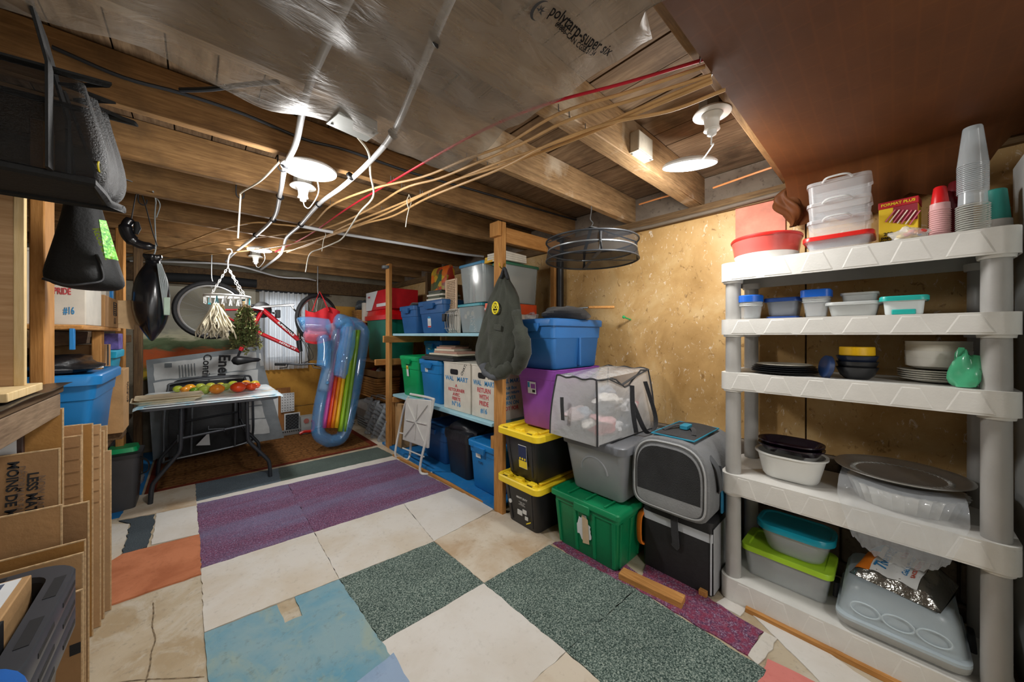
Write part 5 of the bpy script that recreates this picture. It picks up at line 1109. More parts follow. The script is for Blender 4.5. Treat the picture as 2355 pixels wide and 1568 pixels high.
for k, cc in enumerate(('#c9c6c0', '#a52a2a', '#33506e', '#d8d4cb')): obj('odd_item', blob((R.uniform(-.1, .1), R.uniform(-w*.3, w*.3), .02), .06, .07, .05, 70+k, .25), mat('odd_'+cc[1:], cc, .6), t)
for k in range(3): tag(obj('ring_binder', G().box((2.0, 5.12+k*.075, 1.056), (2.28, 5.185+k*.075, 1.38)), [M_stk, M_pap, M_gy][k], bevel=.003), ['white binder nearest the tall green bin', 'grey binder in the middle behind the pool float', 'pale binder farthest along the wooden shelf'][k], 'binder', 'binders beyond the green bin')
yc, w = yspan(812, 845, 1.85, 960); t = thing('picnic_cooler', 'grey hard cooler on the floor behind the pool float', 'cooler', (2.05, yc, .001)); M_cool = mat('grey_cooler', '#7e8489', .4)
obj('body', G().loft([(0, .28, w*.86, .04), (.02, .30, w*.9, .04), (.30, .33, w*.97, .04)], n=4), M_cool, t)
obj('lid', G().loft([(.30, .345, w*1.0, .04), (.37, .345, w*1.0, .04), (.40, .30, w*.9, .04)], n=4), mat('pale_cooler', '#aeb3b6', .4), t)
for k in range(4): obj('groove_rib', G().box((-.168, -w*.36, .04+k*.035), (-.155, w*.36, .058+k*.035)), M_cool, t, bevel=.005)
obj('handle', G().tube(spline([(-.17, w*.5, .31), (-.2, w*.62, .2), (-.2, w*.62, .06), (-.17, w*.55, .02)], 5), .014, 8), mat('pale_cooler', '#aeb3b6', .4), t)
yc, w = yspan(836, 893, 1.80, 960); t = thing('wrapped_chair_frame', 'metal tube frame wrapped in clear plastic by the far post', 'frame', (1.86, yc, .001))
for dx in (0, .08): obj('tube_frame', G().tube(spline([(dx, w*.42, .0), (dx+.01, w*.46, .25), (dx+.03, w*.45, .5), (dx+.03, w*.3, .56), (dx+.03, -w*.3, .56), (dx+.03, -w*.45, .5), (dx, -w*.42, .0)], 4), .011, 8), M_stl, t)
def crumple(s, q): return (-.03-.03*math.sin(s*21+q*13)-.02*math.sin(s*43-q*31), (s-.5)*w*.92, .01+q*.52+.01*math.sin(s*17))
obj('wrap', G().grid(crumple, 34, 34), clear('frame_wrap', '#9aa0a6', .5, .1, 1.0, bump=.7, bs=16), t, ang=180)
tag(obj('white_sheet', G().box((1.95, yc-w*.42, .001), (1.97, yc-w*.1, .36)), M_stk, bevel=.002), 'white panel leaning behind the wrapped frame', 'panel')
# ---------------------------------------------------------------- green jacket on its hook, folding stool, mesh drying rack
jp = PX(1160, 612, XS-.05)
tag(obj('coat_hook', G().tube(spline([(XS-.046, jp.y, jp.z+.02), (XS-.07, jp.y, jp.z-.02), (XS-.095, jp.y, jp.z-.01), (XS-.10, jp.y, jp.z+.02)], 4), .005, 7), mat('brass', '#c9a63a', .3, .9)), 'brass coat hook on the pine post', 'hook')
M_jk = mat('olive_cloth', '#34372e', .85, var=.1, bump=.35, bs=140, sheen=.15)
jk = thing('jacket', 'dark olive jacket with a yellow emblem hanging on the pine post', 'jacket', (XS-.10, jp.y, jp.z-.95))
JX, JL = XS-.10, 0
def jrow(v, ul, ur, dep):    # noqa        # a ring of the jacket at photo row v between columns ul and ur
    a, b = PX(ul, v, XS-.11), PX(ur, v, XS-.11); n = 56; out = []
    cy_, hw = (a.y+b.y)/2, abs(a.y-b.y)/2
    for k in range(n):
        t_ = 2*math.pi*k/n; fo = 1+.13*math.sin(5*t_+v*.03)+.10*math.sin(9*t_+v*.045)+.07*math.sin(17*t_-v*.07)
        x = XS-.11+dep*math.sin(t_)*fo; x = min(x, XS-.05+.0)
        out.append((x-jk.location.x, cy_+hw*math.cos(t_)*(1+.02*math.sin(v*.05))-jk.location.y, a.z-jk.location.z))
    return out
rows = [(618,1160,1163,.015),(632,1154,1167,.025),(650,1146,1171,.04),(668,1138,1180,.055),(690,1128,1190,.07),(715,1121,1195,.08),(745,1113,1197,.085),(775,1106,1199,.09),(795,1100,1203,.09),(815,1097,1196,.085),(835,1101,1188,.08),(848,1108,1178,.07)]
g = G(); vs = []; n = 56; rr2 = []
for A_, B_ in zip(rows, rows[1:]):
    for k in range(4): rr2.append(tuple(A_[i]+(B_[i]-A_[i])*k/4 for i in range(4)))
rows = rr2+[rows[-1]]
for r_ in rows: vs += jrow(*r_)
g.add(vs, [(i*n+j, i*n+(j+1) % n, (i+1)*n+(j+1) % n, (i+1)*n+j) for i in range(len(rows)-1) for j in range(n)]+[tuple(range(n)), tuple((len(rows)-1)*n+j for j in range(n))])
obj('body', g, M_jk, jk, ang=180)
def limb(pts, m, name, rad):
    P = [PX(u, v, XS-.11-dx)-jk.location for u, v, dx in pts]; return obj(name, G().tube(spline(P, 5), [rad[min(len(rad)-1, int(i/5))]*(1+.08*math.sin(i*1.7)) for i in range((len(P)-1)*5+1)], 12), m, jk, ang=180)
limb([(1186,715,.02),(1196,760,.02),(1203,795,.02),(1197,830,.01),(1180,852,.0)], M_jk, 'sleeve', [.035, .055, .06, .055, .04, .035])
limb([(1122,845,.05),(1142,858,.05),(1165,850,.045),(1178,838,.03)], M_jk, 'sleeve', [.05, .055, .05, .045])
limb([(1112,838,.08),(1120,858,.08),(1142,868,.08)], mat('mesh_lining', '#51545a', .8), 'lining', [.035, .03, .02])
limb([(1152,640,.045),(1160,617,.05),(1168,642,.045)], mat('collar_dark', '#24262a', .8), 'collar', [.012, .012, .012])
e = PX(1139, 708, XS-.205)-jk.location
g = G(); g.M = Matrix.Translation(e) @ face('-x') @ Matrix.Rotation(-.15, 4, 'Z'); g.tube([(.034*math.cos(a), .043*math.sin(a), 0) for a in [2*math.pi*k/24 for k in range(24)]], .006, 6, closed=True, flat=1); obj('emblem_ring', g, mat('emblem_yellow', '#d9c81f', .6), jk)
lettering('OCO', .034, MATS['emblem_yellow'], e+Vector((-.002, 0, .004)), face('-x'), jk, .0015)
g = G(); g.M = Matrix.Translation(e+Vector((-.0, 0, 0))) @ face('-x'); 
for k in range(4): g.bar((-.02+.013*k, .018, .001), (-.014+.013*k, .03, .001), .006, .003, up=(0, 0, 1)); g.bar((-.02+.013*k, -.03, .001), (-.014+.013*k, -.018, .001), .006, .003, up=(0, 0, 1))
obj('emblem_marks', g, MATS['emblem_yellow'], jk)['kind'] = 'stuff'
g = G(); a = PX(1140, 752, XS-.2)-jk.location; g.M = Matrix.Translation(a) @ face('-x') @ Matrix.Rotation(-.12, 4, 'Z'); g.loft([(0, .13, .045, .006), (.006, .125, .04, .006)]); obj('pocket_flap', g, M_jk, jk, bevel=.003)
# stool
fs = thing('folding_stool', 'white folding stool leaning closed against the shelving', 'stool', (1.74, 3.55, 0)); M_st = mat('white_tube', '#d5d4cf', .35, var=.03)
def q(u, v, X): return PX(u, v, X)-fs.location
def qf(u, v, Z=.012): return PZ(u, v, Z)-fs.location
xs = 1.77
A = [q(936,910,xs), q(955,904,xs), q(992,914,xs)]
ft1, ft2 = qf(909,1052), qf(938,1056); ft3, ft4 = qf(968,1090), qf(1020,1078)
obj('leg_frame', G().tube(spline([q(940,912,xs-.01), q(930,935,xs-.01), q(919,985,xs-.01), ft1+Vector((0,.0,.05)), ft1+Vector((.04,-.02,.0)), ft2, ft2+Vector((.04,.02,.07)), q(945,1010,xs+.02)], 6), .013, 9), M_st, fs)
obj('leg_frame', G().tube(spline([q(944,906,xs-.03), q(992,916,xs-.03), q(996,928,xs-.03), q(982,1000,xs-.03), ft3+Vector((0,.02,.06)), ft3+Vector((.03,-.03,0)), ft4+Vector((-.05,.0,0)), ft4], 6), .013, 9), M_st, fs)
seat = [q(938,915,xs-.02), q(996,920,xs-.02), q(988,1030,xs-.005), q(930,1010,xs-.005)]
g = G(); nrm = (seat[1]-seat[0]).cross(seat[3]-seat[0]).normalized(); d = nrm*.024
g.add(seat+[s_-d for s_ in seat], [(0,1,2,3), (7,6,5,4), (0,4,5,1), (1,5,6,2), (2,6,7,3), (3,7,4,0)]); obj('seat', g, M_st, fs, bevel=.006)
cc = sum(seat, Vector())/4; off = -d*1.25 if (cc-d).length and (cc+fs.location-d-EYE).length < (cc+fs.location+d-EYE).length else d*.25
for (a, b) in ((seat[0], seat[2]), (seat[1], seat[3]), ((seat[0]+seat[1])/2, (seat[2]+seat[3])/2), ((seat[0]+seat[3])/2, (seat[1]+seat[2])/2)):
    obj('seat_rib', G().bar(a.lerp(b, .1)+off, a.lerp(b, .9)+off, .008, .008, up=tuple(nrm)), M_st, fs)
obj('stretcher', G().cyl(q(918,995,xs-.01), q(945,1000,xs-.01), .008, n=8), M_st, fs); obj('stretcher', G().cyl(q(926,1030,xs+.0), q(975,1050,xs-.01), .008, n=8), M_st, fs)
# hanging mesh herb rack
hz = PX(1360, 575, 2.05); hr = thing('mesh_drying_rack', 'round black mesh drying rack hanging from a joist', 'drying rack', (hz.x, hz.y, hz.z-.075))
M_net = clear('black_net', '#26292d', .55, .8, .2); rr_ = .315; zt = .16
M_hoop = mat('hoop_dark', '#3a3d41', .5, .3); M_hoopl = mat('hoop_pale', '#8e9396', .35, .6)
obj('net_disc', G().lathe([(.004, .012), (rr_*.6, .006), (rr_, .0)], n=40, caps=(True, False)), M_net, hr)
obj('net_wall', G().lathe([(rr_, 0), (rr_*.985, .04), (rr_*.96, .065), (rr_*.97, .10), (rr_, .13)], n=40, caps=(False, False)), M_net, hr)
obj('net_disc', G().lathe([(.004, .075), (rr_*.5, .07), (rr_*.96, .065)], n=40, caps=(True, False)), M_net, hr)
for z, m in ((0, M_hoop), (.065, M_hoopl), (.13, M_hoop)): obj('hoop', G().tube([(rr_*(.96 if z == .065 else 1)*math.cos(a), rr_*(.96 if z == .065 else 1)*math.sin(a), z) for a in [2*math.pi*k/48 for k in range(48)]], .006, 6, closed=True), m, hr)
apex = Vector((0, 0, .24))
for k in range(4):
    a = math.pi/4+k*math.pi/2; obj('strap', G().tube([apex, (rr_*.98*math.cos(a), rr_*.98*math.sin(a), .13), (rr_*math.cos(a), rr_*math.sin(a), 0), (rr_*.2*math.cos(a), rr_*.2*math.sin(a), .004)], .014, 6, flat=.15), M_fab, hr)
dz = JB-.0-hr.location.z
obj('hook', G().tube(spline([apex-Vector((0, 0, .0)), apex+Vector((.018, 0, .03)), apex+Vector((-.012, 0, .05)), (0.0, 0, dz-.03), (0, 0, dz+.02)], 5), .0035, 6), M_stl, hr)
# green clip stuck on the tan wall
c = PX(1450, 735, XW-.004); t = thing('wall_nail', 'green plastic peg stuck in the tan wall', 'peg', c)
obj('peg', G().cyl((0, 0, 0), (-.07, .02, .02), .006, n=8), mat('green_peg', '#2fae62', .5), t); obj('head', G().sphere((-.07, .02, .02), .013, n=10, m=6), MATS['green_peg'], t)
# ---------------------------------------------------------------- table with tomatoes
TX0, TX1, TY0, TY1, TZ = -.35, .62, 4.15, 5.08, .835
tb = thing('folding_table', 'square folding table with dark grey splayed legs', 'table', ((TX0+TX1)/2, (TY0+TY1)/2, 0)); O = tb.location
M_dg = mat('dark_grey_metal', '#3a3d42', .4, .5, var=.04); M_gt = mat('grey_table_edge', '#55585c', .5)
hx, hy = (TX1-TX0)/2, (TY1-TY0)/2
obj('top', G().loft([(TZ-.045, 2*hx-.04, 2*hy-.04, .04), (TZ-.04, 2*hx-.01, 2*hy-.01, .05), (TZ-.006, 2*hx, 2*hy, .05), (TZ, 2*hx-.01, 2*hy-.01, .05)], n=4), M_gt, tb)
for sx in (-1, 1):
    for sy in (-1, 1):
        y = sy*(hy-.07); P = [(sx*.23, y, TZ-.04), (sx*.235, y, .5), (sx*.24, y, .42), (sx*.27, y, .36), (sx*.385, y, .20), (sx*.41, y, .14), (sx*.42, y, .0)]
        obj('leg', G().tube(spline(P, 5), .0165, 10), M_dg, tb)
    obj('cross_bar', G().cyl((sx*.237, -hy+.07, .47), (sx*.237, hy-.07, .47), .011, n=8), M_dg, tb)
    obj('gusset', G().box((sx*.237-.02, -hy+.062, .49), (sx*.237+.02, -hy+.07, .56)), M_dg, tb, bevel=.004)
for sy in (-1, 1): obj('long_bar', G().cyl((-.235, sy*(hy-.07), .52), (.235, sy*(hy-.07), .56), .012, n=8), M_dg, tb)
obj('latch_wire', G().tube([(-.05, -hy+.06, .60), (-.05, -hy+.05, .57), (.06, -hy+.05, .56), (.06, -hy+.06, .53)], .005, 6), M_dg, tb)
def cloth_mat():
    m, nt, p = _new('flowered_oilcloth'); vec = _coord(nt, 1.0)
    a = _noise(nt, vec, 5.5, 5, .6, 1.0); c = _ramp(nt, a, [(.46, '#e6e8e8'), (.58, '#cbe0e8'), (.70, '#7fbcd6')])
    b = _noise(nt, _coord(nt, (1, 1, 1.7)), 3.2, 3); c = _mix(nt, _ramp(nt, b, [(.66, (0,0,0,1)), (.74, (.6,)*3+(1,))]), c, lin('#d9a23a'))
    nt.links.new(c, p.inputs['Base Color']); p.inputs['Roughness'].default_value = .35; return m
def clothf(s, q):
    x = TX0-.03+(TX1-TX0+.06)*s; y = TY0-.012+(TY1-TY0+.02)*q; z = TZ+.003
    ex = max(0, TX0-.003-x, x-TX1-.003); ey = max(0, TY0-.004-y); z -= (ex*.5+ey*2.2)
    return (x, y, z+.0015*math.sin(x*40)*math.sin(y*31))
tag(obj('tablecloth', G().grid(clothf, 40, 30), cloth_mat(), solid=.0015, ang=180), 'white and blue flowered oilcloth spread on the folding table', 'tablecloth')
toms = [(409,894,10,'#a9b53a','yellow-green tomato at the left end of the row beside the trays'),(426,896,10,'#d88a22','orange tomato half hidden behind a green one at the left'),(437,892,12,'#e09a1f','yellow-orange tomato third from the left'),(448,898,10,'#7fae2a','small bright green tomato in front at the left'),(461,889,11,'#b0bd45','yellow-green tomato behind the front green ones'),(471,896,13,'#a3b64a','large pale green tomato in the front row'),(484,887,11,'#b9bd3f','pale yellow-green tomato at the back in the middle'),(499,894,15,'#e28a2a','big orange tomato in the middle of the front row'),(506,884,10,'#cdbd3c','yellow tomato behind the big orange one'),(519,889,11,'#a9bf4e','green tomato between the orange and red ones'),(536,884,12,'#b7c23c','yellow-green tomato behind the big red one'),(548,890,16,'#e04a1c','biggest red tomato near the right'),(564,887,12,'#e0552a','red tomato partly hidden behind the biggest red one'),(560,876,11,'#e29a2a','orange tomato perched at the back right'),(578,889,12,'#df4a1d','red tomato at the right of the front row'),(586,882,11,'#c9b23a','yellow tomato at the far right end'),(590,886,9,'#d8562c','small red tomato at the right end of the row'),(572,879,8,'#4d8a35','small green tomato at the back right')]
for i, (u, v, r, c, lb) in enumerate(toms):
    rad = r/165*.66; zc = TZ+.0055+rad*.84; p = PZ(u, v, zc); 
    p.y = min(p.y, TY1-.1); t = thing('tomato', lb, 'tomato', (p.x, p.y, TZ+.0055), R.uniform(0, 6), 'tomatoes on the table'); n = 20; prof = []
    for k in range(11):
        th = math.pi*k/10; prof.append((max(.0008, rad*math.sin(th)*(1.04 if k in (4, 5, 6) else 1)), rad*.84-rad*.84*math.cos(th)-(.12*rad if k == 10 else 0)))
    g = G().lathe(prof, n=n, caps=(True, True)); g.v = [Vector((w.x*(1+.035*math.cos(5*math.atan2(w.y, w.x))), w.y*(1+.035*math.cos(5*math.atan2(w.y, w.x))), w.z)) for w in g.v]
    obj('fruit', g, mat('tomato_'+c[1:], c, .25, var=.1, vs=14, coat=.3), t)
    obj('stem', G().cyl((0, 0, rad*1.52), (.004, .002, rad*1.62), .004, .0025, n=6), mat('tomato_stem', '#5a6b2c', .7), t)
M_wt = mat('pale_wood_tray', '#e6d8ba', .5, var=.06)
for k, lb in enumerate(('pale wooden tray lying flat at the left end of the table', 'pale wooden tray stacked inside the lower tray')):
    t = thing('serving_tray', lb, 'tray', (-.19+.02*k, 4.36+.02*k, TZ+.006+k*.016), .06)
    obj('tray', G().loft([(0, .36, .25, .02), (.004, .36, .25, .02), (.028, .44, .32, .02), (.031, .44, .32, .02), (.008, .35, .24, .02)], n=3), M_wt, t)
# folded chairs / black cover behind the table
bc_ = thing('folded_lounger', 'folded black camp lounger with grey tubes leaning behind the table', 'chair', (.16, 5.30, 0)); M_grt = mat('grey_tube', '#6f7377', .35, .6)
for k in range(2):
    y0 = -.0+k*.07; x0, x1 = (-.42+k*.05, .30+k*.06)
    obj('frame_tube', G().tube(spline([(x0, y0, .05), (x0+.0, y0+.06, .5), (x0+.03, y0+.12, .82), (x0+.10, y0+.14, .89+.02*k), (x1-.1, y0+.14, .92), (x1, y0+.12, .85), (x1+.01, y0+.05, .5), (x1, y0-.02, .2), (x1-.06, y0-.03, .12), (x0+.1, y0-.03, .08), (x0, y0, .05)], 5), .0125, 8), M_grt if k == 0 else M_dg, bc_)
obj('fabric', G().grid(lambda s, q: (-.38+.68*s, .03+.13*q+.02*math.sin(s*9)*math.sin(q*7), .10+.79*q), 16, 16), mat('black_camp_fabric', '#1b1c1e', .7, var=.15, bump=.4, bs=30), bc_, solid=.004)
for x in (-.2, .18): obj('stay_tube', G().cyl((x, -.06, .12), (x+.01, .0, .78), .011, n=8), M_grt, bc_)
obj('white_tag', G().add([(-.16, -.075, .20), (-.04, -.075, .18), (-.05, -.075, .33)], [(0, 1, 2)]), M_stk, bc_)
# grey duct-taped foam panel leaning on the far wall
pn = thing('insulation_panel', 'grey taped insulation panel with sideways lettering leaning on the far wall', 'panel', (.30, 5.72, 0)); O = pn.location
M_foil = mat('foil_board', '#7f868b', .45, .25, var=.08); M_tape = mat('pale_board', '#c3c6c6', .6, var=.06); M_tape2 = mat('grey_tape', '#6c7479', .5)
yp = 5.68
def pp(u, v, d=0): return PY(u, v, yp-d)-O
pan = [pp(336, 828), pp(594, 796), pp(655, 1012), pp(352, 1060)]
g = G(); g.add(pan+[p+Vector((0, .05, 0)) for p in pan], [(0,3,2,1), (4,5,6,7), (0,1,5,4), (1,2,6,5), (2,3,7,6), (3,0,4,7)]); obj('board', g, M_foil, pn)
rb = random.Random(5)
for (u0, v0, u1, v1, u2, v2, u3, v3) in ((352,838,470,822,474,862,356,876),(470,822,588,808,590,848,474,862),(354,880,476,866,482,905,360,915),(482,862,592,850,596,895,486,905),(520,905,594,898,602,930,526,938),(528,940,604,932,610,960,534,968),(536,970,612,962,620,995,545,1003),(594,812,598,812,606,840,600,842)):
    q4 = [pp(u0,v0,.004), pp(u1,v1,.004), pp(u2,v2,.004), pp(u3,v3,.004)]; qq = []
    for i in range(4):
        a, b = q4[i], q4[(i+1) % 4]; m_ = max(2, int((b-a).length/.06))
        for j in range(m_): qq.append(a.lerp(b, j/m_)+Vector((rb.uniform(-.008, .008), 0, rb.uniform(-.008, .008))))
    n_ = len(qq); g = G(); g.add(qq+[p+Vector((0, .004, 0)) for p in qq], [tuple(range(n_)), tuple(range(n_, 2*n_))[::-1]]+[(i, n_+i, n_+(i+1) % n_, (i+1) % n_) for i in range(n_)]); obj('facing_sheet', g, M_tape, pn)
for u, v, w_, h_ in ((387,840,.06,.05),(514,853,.07,.04)): c = pp(u, v, .009); obj('tape_patch', G().cbox(tuple(c), (w_, .002, h_)), M_tape2, pn)
lettering('Ener', .155, M_ink, pp(514, 842, .011), face('-y'), pn, .004, spin=math.radians(-93)); lettering('Contin', .11, M_ink, pp(475, 843, .011), face('-y'), pn, .001, spin=math.radians(-93))
for k in range(6): obj('print_line', G().bar(pp(412+k*7, 840-k, .010), pp(414+k*7, 868-k, .010), .008, .002, up=(0,1,0)), M_tape2, pn)
# boards, pegboard, grille, rail along the far wall
yw = 5.95
def wallbox(name, label, u0, v0, u1, v1, y, th, m, cat, bev=.003, z0=None):
    a, b = PY(u0, v0, y), PY(u1, v1, y); zb = z0 if z0 is not None else b.z
    return tag(obj(name, G().box((a.x, y, max(.001, zb)), (b.x, y+th, a.z)), m, bevel=bev), label, cat)
wallbox('white_board', 'plain white board standing beside the taped panel', 612, 900, 640, 1000, 5.88, .02, M_stk, 'board', z0=.012)
wallbox('wood_board', 'reddish wood board standing on the far wall', 636, 893, 668, 1000, 5.93, .02, wood('red_wood', '#8a5a36', '#a8713f', '#c08a56', 'Z'), 'board', z0=.012)
a, b = PY(646, 905, 5.90), PY(677, 945, 5.90); t = thing('pegboard', 'small white pegboard with rows of holes', 'pegboard', ((a.x+b.x)/2, 5.90, b.z)); W, H = b.x-a.x, a.z-b.z
obj('panel', G().box((-W/2, 0, 0), (W/2, .01, H)), M_stk, t, bevel=.002)
g = G()
for i in range(5):
    for j in range(7): g.cyl((-W*.4+W*.2*i, -.0005, H*.08+H*.14*j), (-W*.4+W*.2*i, -.001, H*.08+H*.14*j), .006, n=8)
obj('holes', g, M_blk, t)['kind'] = 'stuff'
a, b = PY(654, 952, 5.84), PY(690, 990, 5.84); t = thing('vent_grille', 'square vent filter with black mesh and white frame', 'grille', ((a.x+b.x)/2, 5.84, b.z)); W, H = b.x-a.x, a.z-b.z
for q_ in (((-W/2, 0, 0), (W/2, .02, .014)), ((-W/2, 0, H-.014), (W/2, .02, H)), ((-W/2, 0, .014), (-W/2+.014, .02, H-.014)), ((W/2-.014, 0, .014), (W/2, .02, H-.014))): obj('frame', G().box(*q_), M_stk, t)
obj('backing', G().box((-W/2+.01, .01, .01), (W/2-.01, .014, H-.01)), M_blk, t)
for d in (-1, 1):
    for k in range(9):
        c0 = -W/2+W*k/8*2-W*.5; p0, p1 = Vector((c0-d*H/2, .008, .014)), Vector((c0+d*H/2, .008, H-.014))
        f0 = max(0, min(1, ((-W/2+.014)-p0.x)/(p1.x-p0.x))) if d > 0 else max(0, min(1, ((W/2-.014)-p0.x)/(p1.x-p0.x)))
        f1 = max(0, min(1, ((W/2-.014)-p0.x)/(p1.x-p0.x))) if d > 0 else max(0, min(1, ((-W/2+.014)-p0.x)/(p1.x-p0.x)))
        if f1-f0 > .05: obj('mesh_bar', G().bar(p0.lerp(p1, f0), p0.lerp(p1, f1), .004, .004, up=(0,1,0)), M_gt, t)
a, b = PY(588, 1006, 5.78), PY(722, 988, 5.78); t = thing('perforated_rail', 'grey perforated metal rail lying along the far wall', 'rail', ((a.x+b.x)/2, 5.76, .012)); W = b.x-a.x
obj('channel', G().box((-W/2, 0, 0), (W/2, .03, .075)), M_stl, t, bevel=.002); g = G()
for k in range(26): g.box((-W*.48+k*W*.0375, -.001, .04), (-W*.48+k*W*.0375+W*.02, .001, .062))
obj('slots', g, M_blk, t)['kind'] = 'stuff'
a, b = PY(690, 958, 5.72), PY(722, 1000, 5.72); t = thing('clear_bin', 'clear plastic box with a red handle on the floor by the pool float', 'container', ((a.x+b.x)/2, 5.74, .012)); W, H = b.x-a.x, a.z-.012
obj('body', G().loft([(0, W*.9, .12, .01), (H, W, .14, .01), (H, W-.01, .13, .01), (.005, W*.88, .11, .01)], n=2), M_box, t); obj('red_handle', G().tube(spline([(W*.3, -.075, H*.75), (W*.42, -.08, H*.5), (W*.3, -.08, H*.15), (-W*.3, -.08, .04), (-W*.6, -.08, .02)], 5), .02, 7), mat('red_plastic', '#c9251f', .35), t)
obj('round_mark', G().cyl((-.02, -.074, H*.75), (-.02, -.077, H*.75), .035, n=18), mat('faded_red', '#a5615a', .5), t)
# painting on the far wall, curtain
def paint_mat():
    m, nt, p = _new('landscape_paint'); tc = nt.nodes.new('ShaderNodeTexCoord'); sp = nt.nodes.new('ShaderNodeSeparateXYZ'); nt.links.new(tc.outputs['Generated'], sp.inputs[0])
    n = _noise(nt, _coord(nt, (2, 1, 5)), 2.5, 5, .6, .6); ad = nt.nodes.new('ShaderNodeMath'); ad.operation = 'MULTIPLY_ADD'; ad.inputs[1].default_value = .22; nt.links.new(n, ad.inputs[0]); nt.links.new(sp.outputs[2], ad.inputs[2])
    c = _ramp(nt, ad.outputs[0], [(.12, '#6b4a1e'), (.24, '#4d5a25'), (.30, '#c05a1e'), (.40, '#b3501c'), (.45, '#4d5f3c'), (.52, '#6f7f5a'), (.56, '#c9c6a8'), (.66, '#9c9a8c'), (1, '#a9a493')])
    f = nt.nodes.new('ShaderNodeTexVoronoi'); f.inputs['Scale'].default_value = 22; nt.links.new(_coord(nt, 1.0), f.inputs['Vector']); s = nt.nodes.new('ShaderNodeSeparateColor'); nt.links.new(f.outputs['Color'], s.inputs[0])
    fl = _ramp(nt, s.outputs[0], [(0, '#5a6b28'), (.4, '#c9a52e'), (.6, '#7a2f1a'), (.8, '#8a8f3a'), (1, '#c9452a')]); msk = _ramp(nt, ad.outputs[0], [(.22, (1,1,1,1)), (.32, (0,0,0,1))])
    nt.links.new(_mix(nt, msk, c, fl), p.inputs['Base Color']); p.inputs['Roughness'].default_value = .7; return m
a, b = PY(322, 652, 6.07), PY(588, 850, 6.07); t = thing('painting', 'large unframed landscape painting with orange fields on the far wall', 'painting', ((a.x+b.x)/2, 6.07, b.z-.06))
obj('canvas', G().box((a.x-b.x, 0, 0), (0, .03, a.z-b.z+.06)), paint_mat(), t, bevel=.003).location.x = (b.x-a.x)/2
obj('stretcher_bar', G().box((-(b.x-a.x)/2, .031, 0), ((b.x-a.x)/2, .05, .03)), M_studx, t)
def sheer():
    m, nt, p = _new('sheer_curtain'); p.inputs['Base Color'].default_value = lin('#dcd9d2'); p.inputs['Roughness'].default_value = .9; p.inputs['Alpha'].default_value = .78
    tr = nt.nodes.new('ShaderNodeBsdfTranslucent'); tr.inputs[0].default_value = lin('#dcdfe6'); mx = nt.nodes.new('ShaderNodeMixShader'); mx.inputs[0].default_value = .45
    nt.links.new(p.outputs[0], mx.inputs[1]); nt.links.new(tr.outputs[0], mx.inputs[2]); nt.links.new(mx.outputs[0], nt.nodes['Material Output'].inputs[0]); return m
a, b = PY(596, 668, 6.06), PY(708, 846, 6.06)
t = thing('curtain', 'sheer white curtain gathered over the basement window', 'curtain', ((a.x+b.x)/2, 6.06, b.z)); W, H = b.x-a.x, a.z-b.z
obj('fabric', G().grid(lambda s, q: (-W/2+W*s, .022*math.sin(s*62+.6*math.sin(q*3))-.01*math.sin(s*23), H*q), 130, 8), sheer(), t, ang=180)
obj('rod', G().cyl((-W/2-.04, 0, H), (W/2+.3, 0, H), .012, n=8), M_dg, t)
tag(obj('dark_roll', G().tube([PY(360, 636, 6.0), PY(470, 640, 6.0), PY(590, 652, 6.0)], .055, 12), mat('black_foam', '#1e2022', .8)), 'black foam roll stored along the top of the far wall', 'roll')
run('water_pipe', 'grey pipe along the far joists toward the bicycle hook', [(300,600,2.28),(420,603,2.28),(540,610,2.28),(640,636,2.25),(700,640,2.25),(726,645,2.25)], 2.28, .011, M_pex, 'pipe')
# ---------------------------------------------------------------- bicycle hung upside down
YB_ = 5.2; bk = thing('bicycle', 'red and black bicycle hanging upside down from the ceiling', 'bicycle', PY(590, 760, YB_)); O = bk.location.copy()
def bp(u, v, dy=0): return PY(u, v, YB_)-O+Vector((0, dy, 0))
M_rd = mat('bike_red', '#b01c26', .25, coat=.4, var=.02); M_chr = mat('chrome', '#c9cbcc', .15, 1, var=.02); M_tyre = mat('tyre_rubber', '#1d1d1f', .75, bump=.4, bs=120); M_rim = mat('alloy_rim', '#c2c4c4', .3, .8)
def wheel(c, r, yaw):
    M = Matrix.Translation(c) @ Matrix.Rotation(yaw, 4, 'Z')
    ci = lambda rr: [(rr*math.cos(a), 0, rr*math.sin(a)) for a in [2*math.pi*k/44 for k in range(44)]]
    g = G(); g.M = M; w = obj('tyre', g.tube(ci(r), .024, 9, closed=True), M_tyre, bk)
    g = G(); g.M = M; obj('rim', g.tube(ci(r-.03), .011, 7, closed=True), M_rim, bk)
    g = G(); g.M = M; obj('hub', g.cyl((0, -.045, 0), (0, .045, 0), .02, n=12), M_chr, bk)
    for k in range(20):
        a = 2*math.pi*k/20; g = G(); g.M = M; obj('spoke', g.cyl((.018*math.cos(a+1.2), (.025 if k % 2 else -.025), .018*math.sin(a+1.2)), ((r-.035)*math.cos(a), 0, (r-.035)*math.sin(a)), .0014, n=4), M_rim, bk)
RA, FA = bp(487, 713), bp(731, 733)
wheel(RA, .305, 0); wheel(FA, .305, math.radians(28))
BB, ST, H1, H2 = bp(604, 712), bp(553, 806), bp(687, 782), bp(690, 808)
obj('down_tube', G().cyl(BB, H1, .028, n=12), M_rd, bk); obj('top_tube', G().cyl(bp(578, 757), H2, .024, n=12), M_rd, bk); obj('seat_tube', G().cyl(BB, ST, .023, n=12), M_rd, bk); obj('head_tube', G().cyl(H1, H2, .03, n=12), M_tk, bk)
obj('top_tube_sleeve', G().cyl(bp(640, 742), bp(672, 768), .0285, n=12), M_tk, bk)
